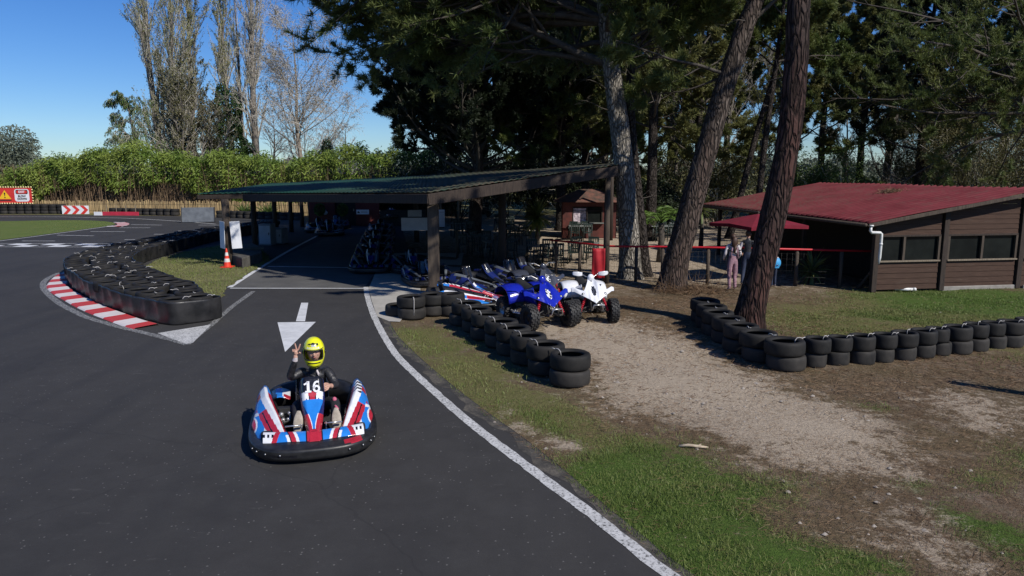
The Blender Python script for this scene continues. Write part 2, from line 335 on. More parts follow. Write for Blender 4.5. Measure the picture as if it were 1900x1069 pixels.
# ------------------------------------------------------------------ mesh helpers
class MB:
    def __init__(s): s.v = []; s.f = []; s.m = []; s.sm = []; s.mats = []
    def mi(s, mat):
        if mat not in s.mats: s.mats.append(mat)
        return s.mats.index(mat)
    def add(s, vs, fs, mat, smooth=False, M=None):
        o = len(s.v); k = s.mi(mat)
        s.v += [tuple(M @ Vector(p)) if M is not None else tuple(p) for p in vs]
        for f in fs: s.f.append(tuple(i+o for i in f)); s.m.append(k); s.sm.append(smooth)
        return s
    def box(s, c, d, mat, M=None, rz=0, rx=0, ry=0):
        x, y, z = (q/2 for q in d)
        vs = [(-x,-y,-z),(x,-y,-z),(x,y,-z),(-x,y,-z),(-x,-y,z),(x,-y,z),(x,y,z),(-x,y,z)]
        T = Matrix.Translation(c) @ Euler((rx, ry, rz)).to_matrix().to_4x4()
        if M is not None: T = M @ T
        return s.add(vs, [(0,3,2,1),(4,5,6,7),(0,1,5,4),(1,2,6,5),(2,3,7,6),(3,0,4,7)], mat, False, T)
    def tube(s, pts, r, mat, n=8, cap=True, M=None, closed=False, smooth=True, flat=1.0):
        pts = [Vector(p) for p in pts]; N = len(pts)
        rs = list(r) if isinstance(r, (list, tuple)) else [r]*N
        vs = []; up = None
        for i, p in enumerate(pts):
            if closed: t = pts[(i+1) % N]-pts[i-1]
            else: t = pts[min(i+1, N-1)]-pts[max(i-1, 0)]
            t.normalize()
            if up is None:
                up = Vector((0, 0, 1)) if abs(t.z) < .9 else Vector((0, 1, 0))
            u = up - t*up.dot(t); u.normalize(); up = u; w_ = t.cross(u)
            for k in range(n):
                a = 2*PI*k/n; vs.append(p + (u*math.sin(a)*flat + w_*math.cos(a))*rs[i])
        fs = []
        for i in range(N if closed else N-1):
            j = (i+1) % N
            for k in range(n): fs.append((i*n+k, i*n+(k+1) % n, j*n+(k+1) % n, j*n+k))
        if cap and not closed: fs += [tuple(range(n-1, -1, -1)), tuple((N-1)*n+k for k in range(n))]
        return s.add(vs, fs, mat, smooth, M)
    def lathe(s, prof, mat, n=24, M=None, smooth=True, closed=False):
        vs = []; P = len(prof)
        for k in range(n):
            a = 2*PI*k/n
            for r, z in prof: vs.append((r*math.cos(a), r*math.sin(a), z))
        fs = []
        for k in range(n):
            q = (k+1) % n
            for i in range(P if closed else P-1):
                j = (i+1) % P
                fs.append((k*P+i, q*P+i, q*P+j, k*P+j))
        return s.add(vs, fs, mat, smooth, M)
    def grid(s, rows, mat, smooth=True, M=None, closed=False, fn=None):
        """rows: list of equal-length point lists; fn(i,j) -> material name"""
        n = len(rows[0]); vs = [p for r in rows for p in r]; o = len(s.v)
        s.v += [tuple(M @ Vector(p)) if M is not None else tuple(p) for p in vs]
        for i in range(len(rows)-1):
            for j in range(n if closed else n-1):
                q = (j+1) % n
                s.f.append((o+i*n+j, o+i*n+q, o+(i+1)*n+q, o+(i+1)*n+j))
                s.m.append(s.mi(fn(i, j) if fn else mat)); s.sm.append(smooth)
        return s
    def prism(s, poly, z0, z1, mat, M=None):
        n = len(poly)
        vs = [(x, y, z0) for x, y in poly]+[(x, y, z1) for x, y in poly]
        fs = [tuple(range(n-1, -1, -1)), tuple(range(n, 2*n))]+[(i, (i+1) % n, n+(i+1) % n, n+i) for i in range(n)]
        return s.add(vs, fs, mat, False, M)
    def ball(s, c, r, mat, n=14, m=9, M=None):
        rx, ry, rz = r if isinstance(r, (tuple, list)) else (r, r, r)
        rows = []
        for i in range(m+1):
            t = PI*i/m
            rows.append([(c[0]+rx*math.sin(t)*math.cos(2*PI*k/n), c[1]+ry*math.sin(t)*math.sin(2*PI*k/n), c[2]-rz*math.cos(t)) for k in range(n)])
        return s.grid(rows, mat, True, M, closed=True)
    def build(s, name, parent=None, loc=None, rz=0, bevel=0, solid=0, sub=0):
        me = bpy.data.meshes.new(name); me.from_pydata(s.v, [], s.f)
        for m in s.mats: me.materials.append(MATS[m])
        me.polygons.foreach_set('material_index', s.m); me.polygons.foreach_set('use_smooth', s.sm)
        me.update()
        o = bpy.data.objects.new(name, me); COL.objects.link(o)
        if parent is not None: o.parent = parent
        if loc is not None: o.location = loc
        o.rotation_euler.z = rz
        if solid:
            d = o.modifiers.new('solid', 'SOLIDIFY'); d.thickness = solid; d.offset = 0
        if bevel:
            b = o.modifiers.new('bevel', 'BEVEL'); b.width = bevel; b.segments = 2; b.limit_method = 'ANGLE'; b.angle_limit = .6
        if sub:
            b = o.modifiers.new('sub', 'SUBSURF'); b.levels = sub; b.render_levels = sub
        return o

def tag(o, label=None, cat=None, group=None, kind=None):
    if label: o['label'] = label
    if cat: o['category'] = cat
    if group: o['group'] = group
    if kind: o['kind'] = kind
    return o
def thing(name, label, cat, loc=(0, 0, 0), rz=0, group=None):
    o = bpy.data.objects.new(name, None); COL.objects.link(o); o.location = loc; o.rotation_euler.z = rz
    o.empty_display_size = .2
    return tag(o, label, cat, group)
def dup(o, loc=None, rz=None, label=None, group=None, parent=None, scale=None):
    c = o.copy(); COL.objects.link(c)
    if parent is not None: c.parent = parent
    if loc is not None: c.location = loc
    if rz is not None: c.rotation_euler.z = rz
    if scale is not None: c.scale = scale
    if label: c['label'] = label
    if group: c['group'] = group
    for ch in list(o.children): dup(ch, parent=c)
    return c

def mesh_np(name, V, F, mats, parent=None, midx=None, tint=None, smooth=False, attrs=None):
    V = np.asarray(V, np.float32); F = np.asarray(F, np.int32)
    me = bpy.data.meshes.new(name); k = F.shape[1]
    me.vertices.add(len(V)); me.vertices.foreach_set('co', V.ravel())
    me.loops.add(F.size); me.loops.foreach_set('vertex_index', F.ravel())
    me.polygons.add(len(F)); me.polygons.foreach_set('loop_start', np.arange(0, F.size, k, dtype=np.int32))
    me.polygons.foreach_set('loop_total', np.full(len(F), k, np.int32))
    for m in mats: me.materials.append(MATS[m])
    if midx is not None: me.polygons.foreach_set('material_index', np.asarray(midx, np.int32))
    if smooth: me.polygons.foreach_set('use_smooth', np.ones(len(F), bool))
    me.update(calc_edges=True)
    ats = dict(attrs or {})
    if tint is not None: ats['tint'] = tint
    for a, v in ats.items():
        at_ = me.attributes.new(a, 'FLOAT', 'POINT'); at_.data.foreach_set('value', np.asarray(v, np.float32))
    o = bpy.data.objects.new(name, me); COL.objects.link(o)
    if parent is not None: o.parent = parent
    return o

# ------------------------------------------------------------------ plant helpers (numpy)
def nrm(a): return a/np.maximum(np.linalg.norm(a, axis=-1, keepdims=True), 1e-9)
def poly_np(pos, d, L, K, up, wig, rng):
    P = [pos]; d = nrm(d); st = (L/(K-1))[:, None]
    for i in range(K-1):
        P.append(P[-1]+d*st)
        d = nrm(d+np.array([0, 0, 1.])*up/(K-1)+rng.normal(size=d.shape)*wig)
    return np.stack(P, 1)
def children(P, R, n, t0, t1, ang, angj, lf, up, K, wig, rng, rf=.55, taper=.3, lenabs=None):
    N, Kp, _ = P.shape; idx = np.repeat(np.arange(N), n)
    t = rng.uniform(t0, t1, len(idx)); f = t*(Kp-1); i = np.minimum(f.astype(int), Kp-2); a = (f-i)[:, None]
    pos = P[idx, i]*(1-a)+P[idx, i+1]*a; tan = nrm(P[idx, i+1]-P[idx, i])
    r = rng.normal(size=pos.shape); perp = nrm(r-(r*tan).sum(-1, keepdims=True)*tan)
    an = (ang+angj*rng.normal(size=len(idx)))[:, None]
    d = tan*np.cos(an)+perp*np.sin(an)
    pl = np.linalg.norm(P[:, 1:]-P[:, :-1], axis=-1).sum(1)
    L = (pl[idx]*lf if lenabs is None else np.full(len(idx), lenabs))*(1-.5*t)*rng.uniform(.65, 1.25, len(idx))
    C = poly_np(pos, d, L, K, up, wig, rng)
    r0 = (R[idx, i]*(1-a[:, 0])+R[idx, i+1]*a[:, 0])*rf
    return C, r0[:, None]*np.linspace(1, taper, K)[None, :]
def tubes_np(P, R, n=4):
    N, K, _ = P.shape
    T = np.empty_like(P); T[:, 1:-1] = P[:, 2:]-P[:, :-2]; T[:, 0] = P[:, 1]-P[:, 0]; T[:, -1] = P[:, -1]-P[:, -2]
    T = nrm(T); ref = np.zeros((N, 1, 3)); hz = np.abs(T[:, :, 2]).mean(1) > .8
    ref[:, 0, 2] = ~hz; ref[:, 0, 0] = hz
    U = nrm(np.cross(T, ref)); W = np.cross(T, U)
    a = np.arange(n)*2*PI/n
    V = P[:, :, None, :]+R[:, :, None, None]*(U[:, :, None, :]*np.cos(a)[None, None, :, None]+W[:, :, None, :]*np.sin(a)[None, None, :, None])
    b = (np.arange(N)*K*n)[:, None, None]+(np.arange(K-1)*n)[None, :, None]
    k = np.arange(n)[None, None, :]; k2 = (k+1) % n
    F = np.stack([b+k, b+k2, b+n+k2, b+n+k], -1).reshape(-1, 4)
    return V.reshape(-1, 3), F
def merge(parts):
    Vs, Fs, Ms, Ts = [], [], [], []; o = 0
    for V, F, m, t in parts:
        Vs.append(V); Fs.append(F+o); Ms.append(np.full(len(F), m)); Ts.append(np.broadcast_to(t, (len(V),))); o += len(V)
    return np.concatenate(Vs), np.concatenate(Fs), np.concatenate(Ms), np.concatenate(Ts)
def blades_np(c, d, L, Wd, rng, bend=0.0):
    """tapered quads: base pair, narrow tip pair"""
    d = nrm(d); r = rng.normal(size=d.shape); p = nrm(np.cross(d, r))
    w_ = (Wd/2)[:, None] if np.ndim(Wd) else Wd/2
    L_ = L[:, None]
    tip = c+d*L_
    if bend: tip = tip-np.array([0, 0, 1.])*L_*bend
    V = np.stack([c-p*w_, c+p*w_, tip+p*w_*.35, tip-p*w_*.35], 1).reshape(-1, 3)
    F = np.arange(len(V)).reshape(-1, 4)
    return V, F
def leaves_np(c, d, L, Wd, rng, droop=.15):
    """diamond leaves"""
    d = nrm(d); r = rng.normal(size=d.shape); p = nrm(np.cross(d, r))
    L_ = L[:, None]; m = c+d*L_*.45; tip = c+d*L_-np.array([0, 0, 1.])*L_*droop
    V = np.stack([c, m+p*Wd/2, tip, m-p*Wd/2], 1).reshape(-1, 3)
    return V, np.arange(len(V)).reshape(-1, 4)
def along(P, n, t0, t1, rng):
    N, K, _ = P.shape; idx = np.repeat(np.arange(N), n); t = rng.uniform(t0, t1, len(idx)); f = t*(K-1)
    i = np.minimum(f.astype(int), K-2); a = (f-i)[:, None]
    return P[idx, i]*(1-a)+P[idx, i+1]*a, nrm(P[idx, i+1]-P[idx, i]), t
def tufts(P, per, t0, t1, K, L, W, rng, upb=.35, spread=.85):
    """needle tufts along twigs: K needles round each point"""
    c, tan, t = along(P, per, t0, t1, rng)
    c = np.repeat(c, K, 0); tan = np.repeat(tan, K, 0)
    d = nrm(tan*.55+np.array([0, 0, upb])+rng.normal(size=c.shape)*spread*.6)
    c = c+rng.normal(size=c.shape)*.02
    V, F = blades_np(c, d, L*rng.uniform(.65, 1.15, len(c)), W, rng, bend=.08)
    tn = np.clip(np.repeat(rng.uniform(0, 1, len(c)//K), K)*.6+rng.uniform(0, .45, len(c)), 0, 1)
    return V, F, np.repeat(tn, 4)
def trunk_path(pts, n):
    """smooth path through (x,y,z,r) control points"""
    pts = np.array(pts, float); t = np.linspace(0, len(pts)-1, n); out = []
    for q in t:
        i = min(int(q), len(pts)-2); a = q-i
        p0, p1, p2, p3 = pts[max(i-1, 0)], pts[i], pts[i+1], pts[min(i+2, len(pts)-1)]
        out.append(.5*((2*p1)+(-p0+p2)*a+(2*p0-5*p1+4*p2-p3)*a*a+(-p0+3*p1-3*p2+p3)*a**3))
    out = np.array(out); return out[:, :3], np.maximum(out[:, 3], .008)
def rough_trunk(path, rad, n, rng, amp=.06, seed=0):
    V, F = tubes_np(path[None], rad[None], n)
    K = len(path); V = V.reshape(K, n, 3)
    for i in range(K):
        for k in range(n):
            p = V[i, k]; c = path[i]; d = p-c
            q = mnoise.noise(Vector((p[0]*2.2+seed, p[1]*2.2, p[2]*.9)))*1.2+mnoise.noise(Vector((p[0]*9+seed, p[1]*9, p[2]*3.0)))*.6
            V[i, k] = c+d*(1+amp*q)
    # root flare on the lowest rings
    for i in range(K):
        h = path[i][2]-path[0][2]
        if h < .7:
            for k in range(n):
                d = V[i, k]-path[i]; fl = (1-h/.7)**2*(.22+.22*math.cos(5*2*PI*k/n+seed))
                d[2] = 0; V[i, k] += d*fl
    return V.reshape(-1, 3), F

def pine(name, label, base, ctrl, z0, nl, limb, rng, tuftK=10, per=5, L=.16, W=.011, mat='needles_green', bark_='pine_bark_grey',
         ang=1.25, up=.5, sub=7, rings=60, nn=20, group=None, custom=None, sub_lf=.38, twn=3, lf_pow=.55, dead=10, cat='tree', upb=.35):
    """pine: ctrl are (x,y,z,r) relative to base; z0 lowest live limb height; limb = length"""
    root = thing(name, label, cat, base, group=group)
    P, R = trunk_path(ctrl, rings)
    parts = [(*rough_trunk(P, R, nn, rng, .06, rng.uniform(0, 50)), 0, 0.)]
    # live limbs
    ii = np.where(P[:, 2] >= z0)[0]; top = P[-1, 2]
    li = ii[(np.linspace(0, len(ii)-1.01, nl)).astype(int)] if len(ii) else np.array([rings-1]*nl)
    az = np.arange(nl)*2.4+rng.uniform(-.5, .5, nl)
    hfrac = (P[li, 2]-z0)/max(top-z0, .1)
    tilt = ang*(1-.55*hfrac)+rng.normal(size=nl)*.14
    d = np.stack([np.cos(az)*np.sin(tilt), np.sin(az)*np.sin(tilt), np.cos(tilt)], 1)
    Ln = limb*(1-hfrac*lf_pow)*rng.uniform(.75, 1.15, nl)
    if custom:
        cp, cd, cl = custom
        pos = np.concatenate([P[li], np.array(cp, float)]); d = np.concatenate([d, np.array(cd, float)]); Ln = np.concatenate([Ln, np.array(cl, float)])
    else: pos = P[li]
    A = poly_np(pos, d, Ln, 9, up, .10, rng)
    r0 = np.clip(Ln*.016, .02, .13)
    RA = r0[:, None]*np.linspace(1, .2, 9)
    parts.append((*tubes_np(A, RA, 6), 1, 0.))
    if dead:
        kk = np.where((P[:, 2] > .35*z0))[0]; kk = kk[rng.integers(0, len(kk), dead)]
        az2 = rng.uniform(0, 2*PI, dead); dd = np.stack([np.cos(az2), np.sin(az2), rng.uniform(-.1, .5, dead)], 1)
        D = poly_np(P[kk], dd, rng.uniform(.3, 1.1, dead)*limb*.3, 6, .2, .22, rng)
        RD = np.full((dead, 1), .022)*np.linspace(1, .25, 6)
        parts.append((*tubes_np(D, RD, 4), 1, 0.))
        D2, RD2 = children(D, RD, 3, .3, .95, .8, .25, .5, .1, 4, .15, rng); parts.append((*tubes_np(D2, RD2, 3), 1, 0.))
    V, F, m, t = merge(parts)
    mesh_np('trunk', V, F, [bark_, 'bark_limb'], root, m, smooth=True)
    B, RB = children(A, RA, sub, .22, 1.0, .75, .22, sub_lf, .55, 6, .12, rng)
    C, RC = children(B, RB, twn, .3, 1.0, .6, .2, .45, .5, 4, .1, rng)
    cr = [(*tubes_np(B, RB, 4), 1, 0.), (*tubes_np(C, np.maximum(RC, .006), 3), 1, 0.)]
    V, F, t = tufts(C, per, .25, 1.02, tuftK, L, W, rng, upb); cr.append((V, F, 0, t))
    V, F, t = tufts(B, per, .5, 1.02, tuftK, L, W, rng, upb); cr.append((V, F, 0, t))
    V, F, m, t = merge(cr)
    mesh_np('crown', V, F, [mat, 'bark_limb'], root, m, tint=t)
    return root

def bare_tree(name, label, base, ctrl, t0, n1, ang1, lf1, up1, rng, n2=8, n3=6, ang2=.6, ang3=.6, lf2=.42, lf3=.45, up2=.3, up3=.2, barkm='bark_grey',
              twig='twig_grey', buds=0, budmat='leaf_bud', budL=.10, tw=.012, group=None, rings=26, nn=9, len1=None, stems=None, ivy=0, cat='tree', leafdroop=.3, n4=0, rf1=.45):
    root = thing(name, label, cat, base, group=group)
    trunks = [trunk_path(c, rings) for c in ([ctrl]+(stems or []))]
    parts = []
    for (P, R) in trunks: parts.append((*rough_trunk(P, R, nn, rng, .06, rng.uniform(0, 50)), 0, 0.))
    TP = np.stack([p for p, r in trunks]); TR = np.stack([r for p, r in trunks])
    A, RA = children(TP, TR, n1, t0, .99, ang1, .12, lf1, up1, 8, .07, rng, rf=rf1, lenabs=len1)
    parts.append((*tubes_np(A, np.maximum(RA, .012), 5), 0, 0.))
    V, F, m, t = merge(parts); mesh_np('trunk', V, F, [barkm], root, m, smooth=True)
    B, RB = children(A, RA, n2, .12, 1.0, ang2, .2, lf2, up2, 6, .09, rng)
    C, RC = children(B, RB, n3, .15, 1.0, ang3, .2, lf3, up3, 4, .1, rng)
    cr = [(*tubes_np(B, np.maximum(RB, tw*.75), 3), 1, 0.), (*tubes_np(C, np.maximum(RC, tw*.55), 3), 1, 0.)]
    if n4:
        D, RD = children(C, RC, n4, .15, 1., .6, .2, .6, up3, 3, .1, rng); cr.append((*tubes_np(D, np.maximum(RD, tw*.45), 3), 1, 0.))
    if buds:
        c, tan, _ = along(C, buds, .1, 1.0, rng)
        dd = nrm(tan*.4+rng.normal(size=c.shape)*.8)
        V, F = leaves_np(c, dd, budL*rng.uniform(.6, 1.3, len(c)), budL*.5, rng, leafdroop)
        cr.append((V, F, 0, np.repeat(rng.uniform(0, 1, len(c)), 4)))
    V, F, m, t = merge(cr)
    mesh_np('crown', V, F, [budmat, twig], root, m, tint=t)
    if ivy:
        P, R = trunks[0]; hmax = ivy
        k = 9000; z = rng.beta(1.0, 1.5, k)*hmax; i = np.searchsorted(P[:, 2], z).clip(0, rings-1)
        wob = .75+.45*np.sin(z*1.3)+.3*np.sin(z*3.1+1)
        a = rng.uniform(0, 2*PI, k); rr = (R[i]+.4+1.9*(1-z/hmax)**.6*wob*rng.uniform(.35, 1, k))
        c = P[i]+np.stack([np.cos(a)*rr, np.sin(a)*rr, z-P[i, 2]], 1)
        dd = np.stack([np.cos(a), np.sin(a), rng.normal(size=k)*.6], 1)
        V, F = leaves_np(c, dd, rng.uniform(.2, .38, k), .24, rng, .5)
        mesh_np('ivy', V, F, ['leaf_ivy'], root, tint=np.repeat(rng.uniform(0, 1, k), 4))
    return root

def bush(name, label, base, r, h, rng, n=3500, mat='leaf_bush', leaf=.14, lobes=7, group=None, cat='bush', stems=8, z0=.1, twig='twig_grey'):
    root = thing(name, label, cat, base, group=group)
    d = np.stack([rng.normal(size=stems)*.45, rng.normal(size=stems)*.45, np.ones(stems)], 1)
    A = poly_np(np.zeros((stems, 3))+np.array([0, 0, -.05]), d, np.full(stems, h*.8)*rng.uniform(.7, 1.1, stems), 6, .1, .1, rng)
    V, F = tubes_np(A, np.full((stems, 1), max(.012, h*.008))*np.linspace(1, .3, 6), 4)
    mesh_np('stem', V, F, ['bark_limb'], root)
    B, RB = children(A, np.full((stems, 6), .015), 12, .2, 1, .8, .25, .45, .3, 5, .12, rng)
    V1, F1 = tubes_np(B, np.maximum(RB, .008), 3)
    lc = np.stack([rng.normal(size=lobes)*r*.42, rng.normal(size=lobes)*r*.42, rng.uniform(.3, .85, lobes)*h], 1); lc[0] = (0, 0, h*.55)
    lr = rng.uniform(.35, .62, lobes)
    k = rng.integers(0, lobes, n); u = nrm(rng.normal(size=(n, 3))); q = rng.uniform(.35, 1.08, n)**.5
    c = lc[k]+u*(lr[k]*q)[:, None]*np.array([r, r, h*.55]); ok = c[:, 2] > z0; c = c[ok]; u = u[ok]
    V, F = leaves_np(c, u+rng.normal(size=c.shape)*.7, leaf*rng.uniform(.6, 1.3, len(c)), leaf*.45, rng, .3)
    V, F, m, t = merge([(V1, F1, 1, 0.), (V, F, 0, np.repeat(rng.uniform(0, 1, len(c)), 4))])
    mesh_np('crown', V, F, [mat, twig], root, m, tint=t)
    return root

def text_mesh(name, txt, size, mat, parent, M, offset=0.0, extrude=.002, align='CENTER', shear=0):
    cu = bpy.data.curves.new(name, 'FONT'); cu.body = txt; cu.size = size; cu.offset = offset; cu.extrude = extrude; cu.align_x = align; cu.align_y = 'CENTER'; cu.shear = shear
    o = bpy.data.objects.new(name+'_tmp', cu); COL.objects.link(o)
    dg = bpy.context.evaluated_depsgraph_get(); dg.update()
    me = bpy.data.meshes.new_from_object(o.evaluated_get(dg)); me.name = name
    bpy.data.objects.remove(o); bpy.data.curves.remove(cu)
    me.materials.clear(); me.materials.append(MATS[mat])
    me.transform(M)
    ob = bpy.data.objects.new(name, me); COL.objects.link(ob); ob.parent = parent
    return ob
def frame(o, x, n):
    """matrix whose local X is x and local Z (facing) is n"""
    x = Vector(x).normalized(); n = Vector(n); n = (n-x*n.dot(x)).normalized(); y = n.cross(x)
    M = Matrix((x, y, n)).transposed().to_4x4(); M.translation = Vector(o); return M
ONES = ['first', 'second', 'third', 'fourth', 'fifth', 'sixth', 'seventh', 'eighth', 'ninth', 'tenth', 'eleventh', 'twelfth', 'thirteenth', 'fourteenth', 'fifteenth', 'sixteenth', 'seventeenth', 'eighteenth', 'nineteenth']
def ordn(i):
    i += 1
    if i < 20: return ONES[i-1]
    t = {2: 'twent', 3: 'thirt', 4: 'fort', 5: 'fift', 6: 'sixt'}[i//10]
    return t+'ieth' if i % 10 == 0 else t+'y-'+ONES[i % 10-1]
# ------------------------------------------------------------------ ground
rg = np.random.default_rng(11)
def resample(pts, step, closed=False):
    pts = [np.array(p[:2], float) for p in pts]; n = len(pts); out = []
    for i in range(n if closed else n-1):
        gp = (lambda k: pts[k % n]) if closed else (lambda k: pts[max(0, min(n-1, k))])
        p0, p1, p2, p3 = gp(i-1), gp(i), gp(i+1), gp(i+2)
        m = max(2, int(np.linalg.norm(p2-p1)/step))
        for k in range(m):
            a = k/m
            out.append(.5*((2*p1)+(-p0+p2)*a+(2*p0-5*p1+4*p2-p3)*a*a+(-p0+3*p1-3*p2+p3)*a**3))
    if not closed: out.append(pts[-1])
    return np.array(out)
def even(pts, step):
    P = resample(pts, .05); s = np.concatenate([[0], np.cumsum(np.linalg.norm(P[1:]-P[:-1], axis=1))])
    t = np.arange(0, s[-1]+1e-6, step); return np.stack([np.interp(t, s, P[:, 0]), np.interp(t, s, P[:, 1])], 1)
def normals2(P):
    T = np.gradient(P, axis=0); T /= np.maximum(np.linalg.norm(T, axis=1, keepdims=True), 1e-9)
    return np.stack([-T[:, 1], T[:, 0]], 1)
def inside(poly, X, Y):
    poly = np.asarray(poly); r = np.zeros(X.shape, bool); n = len(poly); j = n-1
    for i in range(n):
        xi, yi = poly[i]; xj, yj = poly[j]
        c = ((yi > Y) != (yj > Y)) & (X < (xj-xi)*(Y-yi)/(yj-yi+1e-12)+xi); r ^= c; j = i
    return r
def segdist(poly, X, Y):
    d = np.full(X.shape, 1e9); poly = np.asarray(poly)
    for a, b in zip(poly[:-1], poly[1:]):
        ab = b-a; t = np.clip(((X-a[0])*ab[0]+(Y-a[1])*ab[1])/(ab@ab+1e-12), 0, 1)
        d = np.minimum(d, np.hypot(X-a[0]-t*ab[0], Y-a[1]-t*ab[1]))
    return d

LINE = [g(*p) for p in [(679, 533), (682, 552), (690, 577), (704, 608), (724, 643), (745, 670), (800, 722), (860, 775), (930, 830), (1010, 890), (1100, 957), (1180, 1020), (1243, 1069)]]
e = np.array(LINE[-1])-np.array(LINE[-2]); LINE.append(tuple(np.array(LINE[-1])+e*3.0+np.array([.25, 0]))); LINE.append(tuple(np.array(LINE[-2])+e*9+np.array([2.5, 0])))
EDGE = [g(*p) for p in [(716, 556), (722, 590), (735, 618), (770, 655), (836, 712), (905, 765), (975, 815), (1050, 875), (1120, 935), (1200, 1000), (1290, 1069)]]
e = np.array(EDGE[-1])-np.array(EDGE[-2]); EDGE.append(tuple(np.array(EDGE[-1])+e*3+np.array([.3, 0]))); EDGE.append(tuple(np.array(EDGE[-2])+e*9+np.array([2.8, 0])))
edge_s = resample(EDGE, .25)
lane_far = [g(735, 520), g(760, 470), g(745, 422), (-6.5, 47)]
ASPH = [(-9, 49), (-26, 57.2), (-34.7, 58.8), (-46, 59.6), (-75, 60), (-75, -12)]+[tuple(p) for p in edge_s[::-1]]+lane_far
ASPH = np.array(ASPH)
def lumpy(x, y):
    return (np.sin(x*1.3+.7*y)*.5+np.sin(y*1.9-.6*x+2)*.5+np.sin(x*3.7+y*2.9)*.3)
def gauss(X, Y, lst):
    m = np.zeros(X.shape)
    for px, py, r, w_ in lst:
        cx, cy = g(px, py); m = 1-(1-m)*(1-w_*np.exp(-((X-cx)**2+(Y-cy)**2)/(r*r)))
    return m
SAND = [(1110, 612, 1.6, .9), (1180, 655, 1.3, .95), (1260, 690, 1.3, .95), (1200, 720, 1.1, .8), (1350, 745, 1.1, .9), (1450, 775, .95, .9), (1560, 800, .9, .75), (1330, 790, .7, .5),
        (1500, 850, .75, .7), (1640, 870, .6, .45), (1700, 960, .5, .38), (1640, 1000, .4, .3), (1850, 770, .8, .5), (1760, 740, .8, .45), (1250, 640, .9, .5), (1050, 640, .6, .5), (1860, 800, .5, .5), (1720, 1010, .3, .4), (1780, 1050, .3, .35), (930, 770, .3, .5), (1020, 822, .28, .7), (960, 800, .35, .5), (1040, 520, 2.5, .35), (1150, 500, 3.5, .5), (1250, 480, 4, .55),
        (1100, 455, 6, .6), (1000, 440, 8, .5), (1330, 520, 1.3, .6), (1480, 520, 2.5, .45), (900, 425, 9, .5), (1180, 420, 12, .6), (780, 640, .25, .4)]
OLIVE = [(800, 640, 1.0, .95), (860, 690, 1.1, .95), (930, 740, 1.0, .9), (1000, 770, .8, .8), (1060, 780, .7, .5), (770, 620, .8, .9), (1500, 590, 2.0, .75), (1700, 570, 2.6, .8), (1850, 560, 3, .9), (1600, 620, 1.2, .7), (1850, 600, 2, .8),
         (1900, 660, 1.0, .5), (1350, 860, .5, .35), (1850, 880, .5, .6), (1150, 840, .9, .8), (1600, 760, .45, .5), (1440, 730, .5, .4)]
LUSH = [(1120, 880, .75, .9), (1200, 930, .8, .95), (1300, 970, .75, .95), (1260, 1040, .8, .95), (1400, 1030, .7, .9), (1500, 1060, .55, .8), (1170, 860, .5, .7), (1350, 900, .5, .6), (1300, 860, .5, .4), (1750, 560, 2.2, .8), (1880, 560, 2.5, .85), (1650, 590, 1, .5),
        (1600, 755, .22, .6), (1700, 900, .35, .55), (1780, 960, .4, .6), (1860, 1000, .5, .7), (1650, 1060, .35, .6), (1450, 900, .3, .35), (1890, 850, .4, .7), (1840, 900, .3, .5), (1560, 1040, .3, .5), (1030, 800, .35, .5)]
def masks(X, Y):
    wx = X+.22*lumpy(X*1.7, Y*1.7); wy = Y+.22*lumpy(Y*1.5+3, X*1.6)
    s = gauss(wx, wy, SAND); o = gauss(wx, wy, OLIVE); l = gauss(wx, wy, LUSH)
    far = (Y > 60) | (X < -30)
    o = np.where(far, .9, o); return s, o, l
fx = np.arange(-4.2, 20.01, .15); fy = np.arange(2.0, 34.01, .15)
xs = np.concatenate([np.array([-500, -300, -200, -140, -100, -80, -65, -52, -42, -34, -28, -23, -19, -16, -13, -10.5, -8.4, -6.6, -5.2]), fx, np.array([21, 23, 26, 30, 35, 42, 52, 66, 90, 130, 200, 300, 500])])
ys = np.concatenate([np.array([-120, -60, -30, -15, -8, -4, -1]), fy, np.array([35, 36.5, 38, 40, 43, 46, 50, 55, 61, 68, 76, 90, 110, 140, 190, 270, 400, 650, 1000])])
X, Y = np.meshgrid(xs, ys)
ins = inside(ASPH, X, Y); dist = segdist(np.vstack([ASPH, ASPH[:1]]), X, Y)
near = (X > -4.3) & (X < 20.2) & (Y > 1.9) & (Y < 34.2)
Z = np.where(ins, -.03*np.clip(dist/.2, 0, 1), np.where(near, .025*np.clip(dist/.8, 0, 1)*lumpy(X*1.2, Y*1.2), 0.0))
Z = np.where(near | ins, Z, Z)-.004
s_, o_, l_ = masks(X, Y)
V = np.stack([X, Y, Z], -1).reshape(-1, 3); nx = len(xs); ny = len(ys)
ii, jj = np.meshgrid(np.arange(ny-1), np.arange(nx-1), indexing='ij'); b = ii*nx+jj
F = np.stack([b, b+1, b+nx+1, b+nx], -1).reshape(-1, 4)
tag(mesh_np('ground', V, F, ['ground_soil'], smooth=True, attrs={'sand': s_.ravel(), 'olive': o_.ravel(), 'lush': l_.ravel()}), kind='structure')

